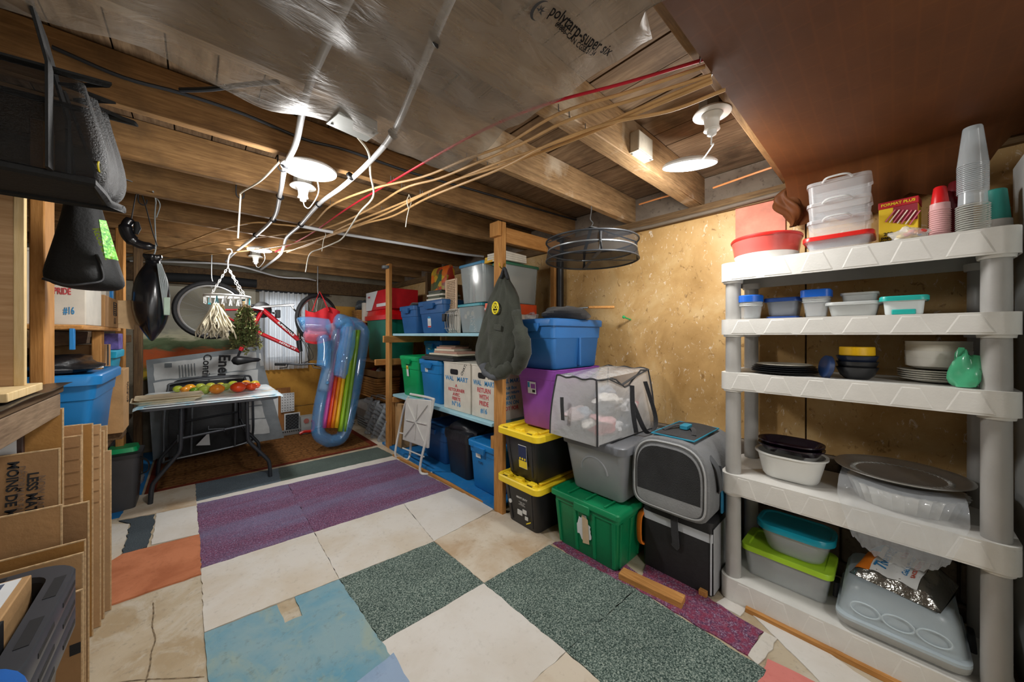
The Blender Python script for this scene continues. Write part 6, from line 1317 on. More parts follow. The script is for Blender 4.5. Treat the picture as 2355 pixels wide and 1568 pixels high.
for s in (-.05, .05):
    obj('chain_stay', G().cyl(BB+Vector((0, s*.5, 0)), RA+Vector((0, s, 0)), .010, n=8), M_rd, bk); obj('seat_stay', G().cyl(bp(578, 757)+Vector((0, s*.4, 0)), RA+Vector((0, s, 0)), .009, n=8), M_rd, bk)
    obj('fork_leg', G().tube(spline([H1+Vector((0, s, .02)), bp(692, 745, s), FA+Vector((0, s, 0))], 5), .013, 8), M_chr, bk)
obj('steerer', G().cyl(bp(689, 700), bp(691, 836), .015, n=10), M_chr, bk)
g = G(); g.M = Matrix.Translation(BB) @ Matrix.Rotation(math.radians(90), 4, 'X'); obj('chainring', g.lathe([(.03, -.05), (.095, -.05), (.10, -.047), (.095, -.044), (.03, -.044)], n=30), M_blk, bk)
obj('crank', G().bar(BB+Vector((0, -.07, 0)), bp(572, 705, -.08), .014, .022), M_chr, bk); obj('crank', G().bar(BB+Vector((0, .07, 0)), bp(634, 720, .08), .014, .022), M_chr, bk)
obj('pedal', G().cbox(tuple(bp(638, 722, -.02)), (.05, .08, .10)), M_blk, bk, bevel=.008); obj('pedal', G().cbox(tuple(bp(570, 704, -.12)), (.09, .06, .03)), M_blk, bk, bevel=.008)
obj('carrier_rail', G().bar(bp(573, 708, -.03), bp(676, 701, -.03), .03, .03), M_chr, bk, bevel=.006); obj('carrier_rail', G().bar(bp(668, 703, -.03), bp(690, 730, -.03), .02, .02), M_chr, bk, bevel=.005)
obj('seat_post', G().cyl(ST, bp(545, 825), .013, n=8), M_blk, bk)
sd = bp(566, 828); g = G(); g.M = Matrix.Translation(sd); obj('saddle', g.lathe([(.001, -.135), (.03, -.13), (.045, -.1), (.035, -.03), (.05, .05), (.075, .1), (.07, .13), (.001, .14)], n=16).v and (lambda gg: gg)(G()) if False else (lambda: (lambda gg: (gg.add([Vector((sd.x+z, sd.y+.9*rr*math.cos(a), sd.z+.75*rr*math.sin(a))) for rr, z in ((.001, -.14), (.055, -.12), (.075, -.08), (.06, -.02), (.035, .06), (.03, .12), (.001, .145)) for a in [2*math.pi*k/16 for k in range(16)]], [(i*16+k, i*16+(k+1) % 16, (i+1)*16+(k+1) % 16, (i+1)*16+k) for i in range(6) for k in range(16)]), gg)[1])(G()))(), M_blk, bk, ang=180)
hbv = Vector((.25, -.12, -.01)); hb = bp(690, 838)
obj('handlebar', G().tube(spline([hb-hbv, hb-hbv*.5+Vector((0, 0, .01)), hb, hb+hbv*.5+Vector((0, 0, .01)), hb+hbv], 4), .012, 8), M_dg, bk)
for s in (-1, 1): obj('grip', G().cyl(hb+hbv*s*.6, hb+hbv*s*1.02, .018, n=10), M_blk, bk); obj('brake_lever', G().tube([hb+hbv*s*.5, hb+hbv*s*.55+Vector((0, -.02, -.04)), hb+hbv*s*.85+Vector((0, -.02, -.05))], .006, 6), M_blk, bk)
for k in range(3): obj('brake_cable', G().tube(spline([hb+hbv*(.4-.3*k), hb+Vector((.08+.03*k, -.05, .08)), hb+Vector((.06, -.03, .22+.04*k)), H1+Vector((.02, -.02, .02))], 6), .0035, 5), M_blk, bk)
Mx = (H1-BB).normalized(); fr2 = Matrix((Mx, Vector((-Mx.z, 0, Mx.x)).normalized()*1, Vector((0, -1, 0)))).transposed().to_4x4()
mid = BB.lerp(H1, .62)+Vector((0, -.030, 0)); lettering('SUPERCYCLE', .032, M_stk, mid, fr2, bk, .001, width=.24)
Mx2 = (H2-bp(578, 757)).normalized(); fr3 = Matrix((Mx2, Vector((-Mx2.z, 0, Mx2.x)).normalized(), Vector((0, -1, 0)))).transposed().to_4x4()
lettering('NITRO XT', .03, M_stk, bp(578, 757).lerp(H2, .72)+Vector((0, -.026, 0)), fr3, bk, .001, width=.2)
for c, lb in ((RA, 'ceiling hook holding the rear bicycle wheel'), (FA, 'ceiling hook holding the front bicycle wheel')):
    w = c+O; tag(obj('bike_hook', G().tube(spline([(w.x, w.y, JB+.03), (w.x, w.y, w.z+.36), (w.x+.03, w.y, w.z+.30), (w.x, w.y, w.z+.262), (w.x-.03, w.y, w.z+.285)], 5), .006, 7), M_stl), lb, 'hook')
# red shopping bag
rb_ = thing('shopping_bag', 'red cloth shopping bag hanging from the front bicycle wheel', 'bag', PY(738, 790, 5.07)); O = rb_.location.copy(); M_rbg = mat('red_cloth', '#c01824', .75, var=.06, bump=.2, bs=120)
def rp(u, v, dy=0): return PY(u, v, 5.07)-O+Vector((0, dy, 0))
def rbf(s, q, f):
    vt, vb = 712+6*math.sin(s*7), 786+5*math.sin(s*5); ul, ur = 702, 782-10*q; a = rp(ul+(ur-ul)*s, vt+(vb-vt)*q); return (a.x, a.y+f*(.05*math.sin(math.pi*s)*(.4+.6*q))+.01*math.sin(s*19), a.z)
obj('panel', G().grid(lambda s, q: rbf(s, q, -1), 16, 10), M_rbg, rb_, solid=.002, ang=180); obj('panel', G().grid(lambda s, q: rbf(s, q, 1), 16, 10), M_rbg, rb_, solid=.002, ang=180)
for s in (-1, 1): obj('handle', G().tube([rp(735, 670), rp(735+s*9, 690, -.02), rp(735+s*19, 716, -.035)], [.008, .02, .03], 6, flat=.2), M_rbg, rb_)
# ---------------------------------------------------------------- inflatable pool float, stood on end
YP = 4.72; pf = thing('pool_float', 'blue inflatable pool lounger with rainbow ribs standing upright', 'pool float', PZ(760, 1033, .01)); O = pf.location.copy()
M_inf = mat('blue_vinyl', '#4f97d0', .05, var=0, alpha=.42, spec=1.0, coat=1); M_inf2 = clear('pale_blue_vinyl', '#9db7cf', .30, .06, 1.0)
def fp(u, v, y=YP): return PY(u, v, y)-O
def lean(u, v, d=0): y = YP+.25*max(0, (1000-v)/270)+d; return PY(u, v, y)-O
loop = [(757,1014),(735,1000),(732,975),(738,930),(748,880),(762,820),(780,765),(800,742),(822,746),(836,762),(834,790),(826,840),(815,900),(803,955),(795,985),(782,1008)]
obj('outer_tube', G().tube(spline([lean(u, v) for u, v in loop]+[lean(*loop[0])], 4)[:-1], .078, 14, closed=True), M_inf, pf, ang=180)
for k, (cc, u0, u1) in enumerate((('#c64a9a', 744, 782), ('#e2492a', 754, 790), ('#ef8a1e', 763, 798), ('#f2c22a', 772, 806), ('#9ccb2e', 782, 815), ('#7fae36', 792, 824))):
    P = [lean(u0+(u1-u0)*q, 984-(984-752)*q+(8 if k > 3 else 0), -.03) for q in [i/12 for i in range(13)]]
    obj('rainbow_rib', G().tube(P, .05, 8, flat=.6), clear('rib_'+cc[1:], cc, .8, .15), pf, ang=180)
obj('pillow', G().tube(spline([lean(692, 750, -.25), lean(700, 748, -.25), lean(725, 749, -.25), lean(750, 752, -.25), lean(758, 752, -.25)], 4), [.03]+[.105]*15+[.03], 16), M_inf, pf, ang=180)
obj('pillow_base', G().tube(spline([lean(700, 764, -.24), lean(725, 770, -.24), lean(752, 764, -.24)], 5), [.04]+[.085]*9+[.05], 14), clear('pink_clear', '#d98aa0', .4, .1), pf, ang=180)
obj('arm_tube', G().tube(spline([lean(742, 770, -.26), lean(746, 800, -.26), lean(744, 838, -.26), lean(742, 845, -.26)], 5), [.05]+[.075]*13+[.05, .02], 14), M_inf, pf, ang=180)
obj('arm_tube', G().tube(spline([lean(770, 738, -.22), lean(795, 745, -.2), lean(798, 785, -.22), lean(788, 830, -.24), lean(782, 862, -.25), lean(780, 868, -.25)], 5), [.06]+[.10]*14+[.085]*5+[.07]*3+[.055, .045, .02], 14), M_inf, pf, ang=180)
obj('clear_back', G().tube(spline([lean(760, 745, -.05), lean(778, 790, -.05), lean(758, 860, -.05), lean(745, 900, -.05)], 5), .07, 12), M_inf2, pf, ang=180)
obj('valve', G().cyl(tuple(lean(753, 880, -.11)), tuple(lean(753, 880, -.16)), .02, .016, n=12), mat('valve_blue', '#2f7fb5', .3), pf)
# ---------------------------------------------------------------- round peg hanger with drying herbs
hg_c = PY(524, 682, 4.4); hg = thing('peg_hanger', 'round white peg hanger hanging from the pipe by chains', 'hanger', hg_c); rr_ = .175
obj('ring', G().tube([(rr_*math.cos(a), rr_*math.sin(a), 0) for a in [2*math.pi*k/40 for k in range(40)]], .011, 8, closed=True), M_wht, hg)
for a in (0, math.pi/2): obj('spoke', G().cyl((-rr_*math.cos(a), -rr_*math.sin(a), 0), (rr_*math.cos(a), rr_*math.sin(a), 0), .006, n=6), M_wht, hg)
apx = Vector((0, 0, .29))
for k in range(4):
    a = math.pi/4+k*math.pi/2; e = Vector((rr_*math.cos(a), rr_*math.sin(a), .01))
    for j in range(11):
        p0, p1 = apx.lerp(e, j/11), apx.lerp(e, (j+1.25)/11); dd = (p1-p0).normalized(); sdv = dd.cross(Vector((0, 1, 0)) if j % 2 else dd.cross(Vector((0, 1, 0)))).normalized()*.007
        obj('chain_link', G().tube([p0, p0.lerp(p1, .25)+sdv, p0.lerp(p1, .75)+sdv, p1, p0.lerp(p1, .75)-sdv, p0.lerp(p1, .25)-sdv], .0022, 5, closed=True), M_wht, hg)
ht = JB-.055-hg_c.z; obj('hook', G().tube(spline([apx, apx+Vector((0, 0, .05)), (.012, 0, ht-.06), (.03, 0, ht-.03), (.02, 0, ht), (-.01, 0, ht-.005)], 5), .0065, 7), M_wht, hg)
pgw, pgt = M_wht, mat('teal_peg', '#1f8f9c', .4)
for k in range(18):
    a = 2*math.pi*k/18; c = Vector((rr_*math.cos(a), rr_*math.sin(a), -.012)); tn = Vector((-math.sin(a), math.cos(a), 0))
    m = pgt if k % 5 == 2 else pgw; pg = obj('clothes_peg', G().bar(c, c+Vector((0, 0, -.065))+tn*.010, .009, .012).bar(c, c+Vector((0, 0, -.065))-tn*.010, .009, .012), m, hg)
def herb(label, c, n, L, spread, m, seed, leaf=None, nl=0, droop=.3, r=.004, up=1):
    t = thing('herb_bunch', label, 'dried plant', c); q_ = random.Random(seed); g = G(); lf = G()
    for i in range(n):
        a, s_ = q_.uniform(0, 6.28), q_.uniform(.2, 1)*spread; l = L*q_.uniform(.6, 1.05); e = Vector((math.cos(a)*s_, math.sin(a)*s_, -l))
        P = spline([(q_.uniform(-.02, .02), q_.uniform(-.02, .02), .0), tuple(e*.4+Vector((q_.uniform(-.02, .02), q_.uniform(-.02, .02), 0))), tuple(e*.8+Vector((q_.uniform(-.03, .03), q_.uniform(-.03, .03), 0))), tuple(e)], 3); g.tube(P, [r*.7]+[r]*(len(P)-2)+[r*.4], 5)
        for j in range(nl):
            p = P[q_.randrange(2, len(P))]; d = Vector((q_.uniform(-1, 1), q_.uniform(-1, 1), q_.uniform(-1, .4))).normalized(); sd_ = d.cross(Vector((q_.random(), q_.random(), q_.random()))).normalized(); ll = q_.uniform(.018, .038)
            lf.add([p, p+d*ll*.5+sd_*ll*.28, p+d*ll, p+d*ll*.5-sd_*ll*.28], [(0, 1, 2, 3)])
    obj('stems', g, m, t, ang=180)['kind'] = 'stuff'
    if nl: obj('leaves', lf, leaf, t)['kind'] = 'stuff'
    return t
M_dry = mat('dried_white_stem', '#d9cfb4', .8, var=.12); M_hay2 = mat('dried_brown_stem', '#6d5a3a', .85, var=.2); M_lv = mat('dried_green_leaf', '#5f6a3a', .8, var=.3, vs=30); M_lv2 = mat('dried_pale_leaf', '#8e8f56', .8, var=.25, vs=30)
herb('bunch of curled cream dried stems on the left of the peg hanger', hg_c+Vector((-.09, -.05, -.075)), 110, .33, .16, M_dry, 3, r=.0065)
herb('thin brown dried stems behind the cream bunch', hg_c+Vector((-.05, .04, -.075)), 60, .26, .12, M_hay2, 4, M_lv2, 3, r=.003)
herb('leafy green dried herb bunch on the right of the peg hanger', hg_c+Vector((.13, -.01, -.04)), 54, .42, .12, M_hay2, 5, M_lv, 60, r=.0025)
herb('trailing green dried herb bunch in the middle of the peg hanger', hg_c+Vector((.15, .075, -.03)), 40, .50, .17, M_hay2, 6, M_lv2, 44, r=.0025)
# ---------------------------------------------------------------- left shelving and everything near it
BZ = 1.215
stick('bench_board', 'dark worn bench top at the left edge', (-1.3, 1.1, BZ-.03), (-.42, 2.40, BZ), M_old, 'shelf')
stick('bench_fascia', 'grey wood fascia under the bench top', (-.455, 1.1, BZ-.125), (-.425, 2.38, BZ-.032), wood('grey_fascia', '#5d4a36', '#86705a', '#a08a70', 'Y'), 'board')
tag(obj('dark_liner', G().grid(lambda s, q: (-1.2+.80*s, 1.15+1.27*q, BZ+.003+.006*abs(math.sin(s*15+q*9))), 24, 24), mat('dark_film', '#3d3832', .3, var=.15, bump=.4, bs=14), solid=.002, ang=180), 'dark crinkled liner spread on the bench top', 'sheet')
cb = thing('plywood_cabinet', 'open plywood cabinet standing on the bench at the left edge', 'cabinet', (-.72, 1.98, BZ+.013)); M_ply = wood('plywood_face', '#9a7650', '#b3906a', '#c5a580', 'X', .7); M_pine = wood('pine_edge', '#c8a86c', '#dcc190', '#e8d3a8', 'Z', .8)
obj('bottom', G().box((-.5, -.2, 0), (.305, .12, .028)), M_pine, cb, bevel=.003)
obj('side', G().box((-.5, .03, .028), (.262, .05, .72)), M_ply, cb, bevel=.001); obj('edge_strip', G().box((.262, .028, .028), (.285, .052, .72)), M_pine, cb, bevel=.002)
stick('shelf_board', 'upper left shelf board under the cardboard carton', (-1.25, 2.62, 1.455), (-.40, 3.75, 1.478), M_study, 'shelf')
stick('shelf_rail', 'dark rail under the upper left shelf', (-.9, 2.6, 1.37), (-.55, 3.9, 1.452), M_old, 'rail')
stick('shelf_post', 'short pine post below the upper left shelf', (-.47, 3.28, 0), (-.43, 3.37, 1.454), M_stud)
stick('shelf_post', 'far left pine post behind the leather bag', (-.50, 4.38, 0), (-.45, 4.50, 2.33), M_stud)
stick('shelf_post', 'dark far left post beside the painting', (-.45, 4.95, 0), (-.39, 5.06, 2.33), M_oldz)
stick('shelf_rail', 'dark cross rail between the far left posts', (-.50, 4.1, 1.36), (-.46, 4.95, 1.43), M_old, 'rail')
stick('shelf_board', 'lower left shelf board under the blue tote', (-1.25, 2.62, .70), (-.42, 4.6, .725), M_old, 'shelf')
# fruit boxes and cartons on the upper left shelf
def xprint(body, sz, m, at, par, w=None, spin=0): return lettering(body, sz, m, at, face('-y'), par, .001, width=w, spin=spin)
t = thing('fruit_box', 'white fruit box printed WITH PRIDE on the upper left shelf', 'box', (-.60, 2.96, 1.4785)); obj('carton', G().box((-.19, -.21, 0), (.19, .17, .36)), M_apw, t, bevel=.006)
xprint('RETURN\nWITH\nPRIDE', .045, M_apr, (.115, -.2115, .21), t, .075); xprint('#16', .05, M_apb, (.135, -.2115, .07), t, .035); obj('lid_edge', G().box((-.194, -.214, .348), (.194, .174, .364)), M_apw, t, bevel=.003)
t = thing('fruit_box', 'white fruit box with blue print between plywood and post', 'box', (-.80, 2.83, 1.4785)); 
t.location = (-.84, 2.72, 1.24); obj('carton', G().box((-.2, -.02, 0), (.19, .02, .66)), M_apw, t, bevel=.006)
for z, s_ in ((.42, 'D'), (.22, 'E.')): xprint(s_, .07, M_apb, (.15, -.0215, z), t)
obj('red_mark', G().bar((.12, -.0215, .56), (.16, -.0215, .53), .006, .002, up=(0, 1, 0)), M_apr, t)
t = thing('cardboard_carton', 'brown carton with arrows and open pale flaps on the upper left shelf', 'box', (-.60, 3.40, 1.4785)); M_ctn = mat('carton_brown', '#a67d50', .8, var=.06)
obj('carton', G().box((-.2, -.24, 0), (.20, .22, .19)), M_ctn, t, bevel=.003)
for k, (a, b) in enumerate(((.0, .19), (.03, .19))): obj('flap', G().add([(.20, .22-.01*k, a), (.27+.02*k, .26+.03*k, a-.01), (.275+.02*k, .25+.03*k, b+.01), (.20, .22-.01*k, b)], [(0, 1, 2, 3)]), M_carde, t, solid=.005)
obj('print_frame', G().tube([(.2015, .04, .08), (.2015, .14, .08), (.2015, .14, .165), (.2015, .04, .165)], .003, 4, closed=True), M_ink, t)
for k in range(5): obj('print_line', G().box((.201, .05, .09+k*.014), (.2022, .13, .095+k*.014)), M_ink, t)
for y in (.07, .115): obj('arrow', G().box((.201, y-.003, .025), (.2022, y+.003, .065)).add([(.2022, y-.012, .037), (.2022, y+.012, .037), (.2022, y, .02)], [(0, 1, 2)]), M_ink, t)
tag(obj('white_carton', G().box((-.62, 3.42, 1.671), (-.43, 3.55, 1.73)), M_apw, bevel=.003), 'small white carton on the brown carton', 'box'); tag(obj('blue_carton', G().box((-.55, 3.58, 1.671), (-.42, 3.62, 1.75)), M_sky, bevel=.003), 'small blue carton on the brown carton', 'box')
tag(obj('shelf_tag', G().box((-.44, 2.60, 1.36), (-.425, 2.63, 1.46)), M_sky, bevel=.002), 'small cyan sign under the upper left shelf beside the post', 'sign')
# blue tote and black sheet, teal totes, cartons below
lt = tote('large bright blue tote on the lower left shelf', (-.67, 3.06, .7255), .60, .66, .505, M_sky, M_sky, taper=.84, step=.78, over=.014, handle=False)
tag(obj('black_garment_bag', blob((-.60, 3.05, 1.2315), .20, .30, .05, 91, .3), mat('black_film', '#17181b', .25, var=.1, bump=.4, bs=16)), 'black plastic garment bag lying on the blue tote', 'bag')
t = thing('cardboard_carton', 'small carton with dark tape behind the knotty post', 'box', (-.62, 3.55, 1.232)); t.location = (-.60, 3.56, .7255); obj('carton', G().box((-.16, -.12, 0), (.16, .12, .64)), M_ctn, t, bevel=.003); obj('tape', G().box((.1605, -.02, .5), (.162, .03, .64)), M_blk, t)
for k, (y, z, lb) in enumerate(((3.92, 0, 'teal tote below, at the far left shelf'), (3.92, .30, 'teal tote stacked on another at the far left shelf'))):
    tote(lb, (-.66, y, .7255+z), .46, .42, .295, mat('teal_tote', '#1d94b5', .4), mat('teal_tote', '#1d94b5', .4), taper=.86, step=0, over=.012, handle=False)
tag(obj('printed_pack', G().box((-.52, 3.83, 1.322), (-.42, 4.03, 1.44)), mat('violet_pack', '#6a5aa0', .5, var=.3, vs=20), bevel=.004), 'small violet printed pack on the teal tote', 'box')
t = thing('cardboard_carton', 'upright taped carton beside the blue tote', 'box', (-.40, 3.52, .7255)); t.location = (-.41, 3.62, .7255); obj('carton', G().box((-.03, -.14, .05), (.05, .12, .47)), M_card, t, bevel=.003); obj('foot_board', G().box((-.03, -.10, 0), (.04, .10, .049)), M_old, t); lettering('FRAGILE\nTHIS UP', .04, M_ink, (.0512, .04, .3), face('+x'), t, spin=math.radians(-90))
# bin with green lid, clear bags on the floor
t = thing('lidded_bin', 'dark bin with a green lid on the blue board behind the cardboard', 'bin', (-.48, 4.36, .0045)); obj('body', G().loft([(0, .22, .30, .03), (.42, .27, .30, .04)], n=3), mat('smoke_bin', '#3a3a3c', .4), t)
obj('lid', G().loft([(.418, .29, .32, .04), (.445, .29, .32, .04), (.455, .24, .27, .04)], n=3), mat('dark_lid', '#2c2c2e', .4), t); obj('green_cap', G().loft([(.455, .18, .2, .03, .03, 0), (.49, .16, .18, .03, .03, 0)], n=3), M_tgr, t); obj('strap', G().tube(spline([(.12, -.10, .42), (.18, -.12, .36), (.18, -.1, .28), (.13, -.09, .25)], 5), .012, 6, flat=.4), M_blk, t)
tag(obj('clear_bag', blob((-.52, 4.72, .005), .14, .18, .16, 17, .25), clear('bag_clear', '#9aa0a3', .5, .12, 1.0, bump=.7, bs=14)), 'crumpled clear plastic bag on the blue board', 'bag')
tag(obj('dark_bag', blob((-.62, 5.15, .005), .16, .2, .28, 18, .2), clear('bag_dark', '#3f4448', .85, .15, 1.0, bump=.6, bs=14)), 'dark plastic bag behind the clear bag by the far left post', 'bag')
# ---------------------------------------------------------------- flattened cardboard
M_cd = [mat('corrugated_%d' % i, c, .85, var=.07, vs=5, bump=.12, bs=50) for i, c in enumerate(('#a37c52', '#94704a', '#b08a60', '#9d7038', '#8a6845', '#a98660'))]; M_fl = mat('corrugated_cut_edge', '#c4a57c', .9, var=.15, vs=60)
def sheet_of(label, y, u, v, mi, left=-1.0, th=.008, z0=.002, leanb=0, vb=None):
    c = PY(u, v, y); t = thing('cardboard_sheet', label, 'cardboard', (c.x, y, z0), 0, 'flattened cardboard stack'); w = c.x-left; h = c.z-z0
    obj('face', G().box((-w, 0, 0), (-.004, th, h-.004)), M_cd[mi], t)
    obj('cut_edge', G().box((-.004, -.0005, 0), (0, th+.0005, h)).box((-w, -.0005, h-.004), (-.004, th+.0005, h)), M_fl, t); return t, w, h
sh = [(2.80,247,978,2,'farthest cardboard sheet by the green lidded bin'),(2.74,256,1035,5,'narrow tall cardboard sheet second from the back'),(2.68,240,990,0,'cardboard sheet third from the back with folded corner'),(2.62,232,975,2,'creased cardboard sheet fourth from the back'),(2.56,214,973,3,'golden brown cardboard sheet near the back'),(2.50,190,975,0,'cardboard sheet just behind the widest creased one'),(2.44,188,1000,1,'wide creased cardboard sheet in the middle'),(2.38,146,938,3,'tall golden cardboard sheet under the bench'),(2.28,138,1030,1,'cardboard sheet printed LESS MATERIAL'),(2.22,205,1152,4,'lower cardboard sheet right of the printed one'),(2.17,143,1160,0,'front cardboard sheet above the black bin'),(2.13,197,1240,3,'small reddish cardboard piece near the front'),(2.09,192,1270,2,'small cardboard piece lowest at the front'),(2.05,190,1355,1,'front cardboard piece with two black bars')]
for y, u, v, mi, lb in sh:
    t, w, h = sheet_of(lb, y, u, v, mi)
    if 'LESS' in lb:
        c = t.location
        for body, uu, vv, sz, m in (('NOW MADE WITH', 92, 1160, .027, M_brc), ('LESS MATERIAL', 71, 1160, .037, M_ink), ('DÉSORMAIS FABRIQUÉ', 45, 1150, .026, M_brc), ('MOINS DE MATIÈRE', 24, 1160, .037, M_ink)):
            p = PY(uu, vv, y)-c; lettering(body, sz, m, p+Vector((0, -.0012, 0)), face('-y'), t, .0012 if m is M_ink else .0002, spin=math.radians(-92))
    if 'bars' in lb:
        for zz in (.12, .17): p = PY(172, 1535-zz*250, y)-t.location; obj('black_bar', G().box((p.x-.012, -.0015, p.z), (p.x+.014, 0, p.z+.02)), M_ink, t)
    if 'creased' in lb:
        for k in range(7): zz = h-.05-k*.055; obj('crease', G().box((-.13-.02*(k % 3), -.002, zz), (-.006, .0, zz+.003)), M_cd[4], t)
t = thing('picture_frame', 'dark framed white picture leaning on the cardboard at the left edge', 'picture frame', PY(54, 1004, 2.33)); t.location.z = .002; c = t.location; ztop = PY(54, 972, 2.33).z-c.z
obj('frame', G().box((-.5, 0, 0), (0, .02, ztop)), mat('dark_frame', '#3a241a', .5), t, bevel=.004); obj('picture', G().box((-.5, -.002, 0), (-.016, 0, ztop-.025)), M_stk, t)
# ---------------------------------------------------------------- black bins with carton, bucket
def rimbin(label, z, k):
    t = thing('nesting_bin', label, 'bin', (-.565, 1.445, z), 0, 'nested black bins'); sx, sy = .60, .56
    q0 = .07*k
    obj('body', G().loft([(q0, sx*(.80-q0), sy*(.78-q0), .06), (.60, sx*(.92-q0*.4), sy*(.90-q0*.4), .07), (.60, sx*(.90-q0*.4), sy*(.88-q0*.4), .07), (q0+.02, sx*(.78-q0), sy*(.76-q0), .06)], n=5), M_tk, t)
    h = .617
    g = G(); out = rrect(sx, sy, .09, 6); inn = rrect(sx-.10, sy-.10, .06, 6); n = len(out); lo_ = h-.05
    vs = [(x, y, z_) for pts, z_ in ((out, lo_), (out, h-.006), ([(x*.985, y*.985) for x, y in out], h), (inn, h), (inn, lo_+.004)) for x, y in pts]
    g.add(vs, [(a*n+j, a*n+(j+1) % n, (a+1)*n+(j+1) % n, (a+1)*n+j) for a in range(4) for j in range(n)]); obj('rim', g, mat('charcoal_rim', '#3b3d42', .38, var=.05), t)
    for yy in (-.08, .12): obj('hand_slot', G().cbox((sx/2-.024, yy, h+.0005), (.022, .11, .002)), M_ink, t); obj('side_slot', G().cbox((sx/2+.0005, yy, lo_+.02), (.002, .12, .012)), M_ink, t)
    obj('hand_slot', G().cbox((.1, sy/2-.022, h+.0005), (.13, .02, .002)), M_ink, t); return t
rimbin('black bin lowest of the three nested at the lower left', .001, 0); rimbin('black bin in the middle of the three nested bins', .058, 1); rimbin('black bin on top of the three nested bins, holding a parcel', .115, 2)
pb = thing('parcel_box', 'cardboard parcel with a barcode label inside the black bin', 'parcel', (-.515, 1.475, .635)); obj('carton', G().box((-.20, -.21, -.0), (.17, .175, .115)), M_card, pb, bevel=.003)
obj('label', G().box((-.1, .02, .1152), (.155, .165, .1165)), M_stk, pb); 
for (x0, _, w_, h_) in barcode(.20, .09): obj('bar', G().box((.03+x0-w_/2, .065, .1166), (.03+x0+w_/2, .155, .1172)), mat('barcode_ink', '#4a5468', .6, var=0), pb)
lettering('X00N3ZJPNX', .022, M_ink, (.04, .045, .1175), face('+z'), pb, .0003); obj('black_tape', G().box((-.2, -.12, .1152), (.1765, -.05, .1163)).box((.1752, -.12, .0), (.1768, -.05, .115)), M_ink, pb); obj('tape_mark', G().box((.02, -.10, .1165), (.07, -.07, .1172)), M_card, pb); obj('blue_fleck', G().box((.13, -.115, .1165), (.165, -.06, .1172)), M_stkb, pb)
bu = thing('bucket', 'bucket with a blue ring and yellow lid in the bottom left corner', 'bucket', (-.35, .975, .001)); obj('body', G().lathe([(.09, 0), (.125, .80), (.12, .80), (.085, .01)], n=28), M_wht, bu); obj('blue_ring', G().lathe([(.10, .80), (.138, .80), (.142, .815), (.138, .83), (.10, .832)], n=32, caps=(False, False)), mat('royal_blue', '#1763b8', .35), bu); obj('yellow_lid', G().lathe([(.102, .822), (.06, .826), (.002, .826)], n=28, caps=(False, False)), M_ty, bu)
# ---------------------------------------------------------------- bags hanging at the upper left
M_cblk = mat('black_tote_fabric', '#0f1011', .75, var=.12, bump=.2, bs=90)
def ringbag(t, rows, Y, dep, m, name='bag_body', n=30, fold=.05, nf=5, cap=True, sub=1):
    O = t.location; vs = []
    for v, ul, ur, *d in rows:
        a, b = PY(ul, v, Y), PY(ur, v, Y); cx, hw = (a.x+b.x)/2, abs(b.x-a.x)/2; dd = d[0] if d else dep
        for k in range(n):
            th = 2*math.pi*k/n; f = 1+fold*math.sin(nf*th+v*.02)+fold*.5*math.sin(2*nf*th-v*.03); vs.append((cx+hw*math.cos(th)*(1 if abs(math.cos(th)) > .9 else f)-O.x, Y+dd*math.sin(th)*f-O.y, (a.z+b.z)/2-O.z))
    m_ = len(rows); g = G(); g.add(vs, [(i*n+j, i*n+(j+1) % n, (i+1)*n+(j+1) % n, (i+1)*n+j) for i in range(m_-1) for j in range(n)]+([tuple(range(n)), tuple((m_-1)*n+j for j in range(n))] if cap else [])); return obj(name, g, m, t, sub=sub, ang=180)
# leather drawstring bag
M_lea = mat('black_leather', '#17181c', .22, var=.05, bump=.12, bs=9, spec=.7)
lb_ = thing('drawstring_bag', 'shiny black leather drawstring bag hanging point down', 'bag', PY(348, 785, 3.6)); O = lb_.location.copy()
ringbag(lb_, [(594,330,371,.035),(603,335,368,.03),(610,333,370,.035),(626,318,382,.07),(655,305,391,.10),(695,300,394,.11),(730,307,389,.10),(755,321,378,.075),(773,336,363,.04),(785,346,353,.01)], 3.6, .1, M_lea, fold=.03, nf=4)
ringbag(lb_, [(586,328,374,.035),(592,326,376,.04),(600,336,367,.03)], 3.6, .04, M_lea, 'ruffle', fold=.12, nf=6, cap=False)
M_slv = mat('grey_braid', '#9aa3a5', .6)
for k in range(5): obj('draw_cord', G().tube(spline([PY(362+k*2, 606, 3.49)-O, PY(368+k*4, 650, 3.485)-O, PY(374+k*2, 690, 3.485)-O, PY(378+k*2, 725, 3.49)-O], 5), .0035, 6), M_slv, lb_)
obj('toggle', G().box(*[tuple(PY(u, v, y)-O) for u, v, y in ((376, 724, 3.478), (391, 684, 3.49))]), mat('pale_green_tag', '#a9bfae', .5), lb_, bevel=.004)
obj('hang_cord', G().tube(spline([PY(350, 592, 3.6)-O, PY(358, 570, 3.6)-O, PY(356, 500, 3.6)-O, PY(358, 462, 3.6)-O, PZ(352, 440, 2.34)-O], 5), .004, 6), M_slv, lb_)
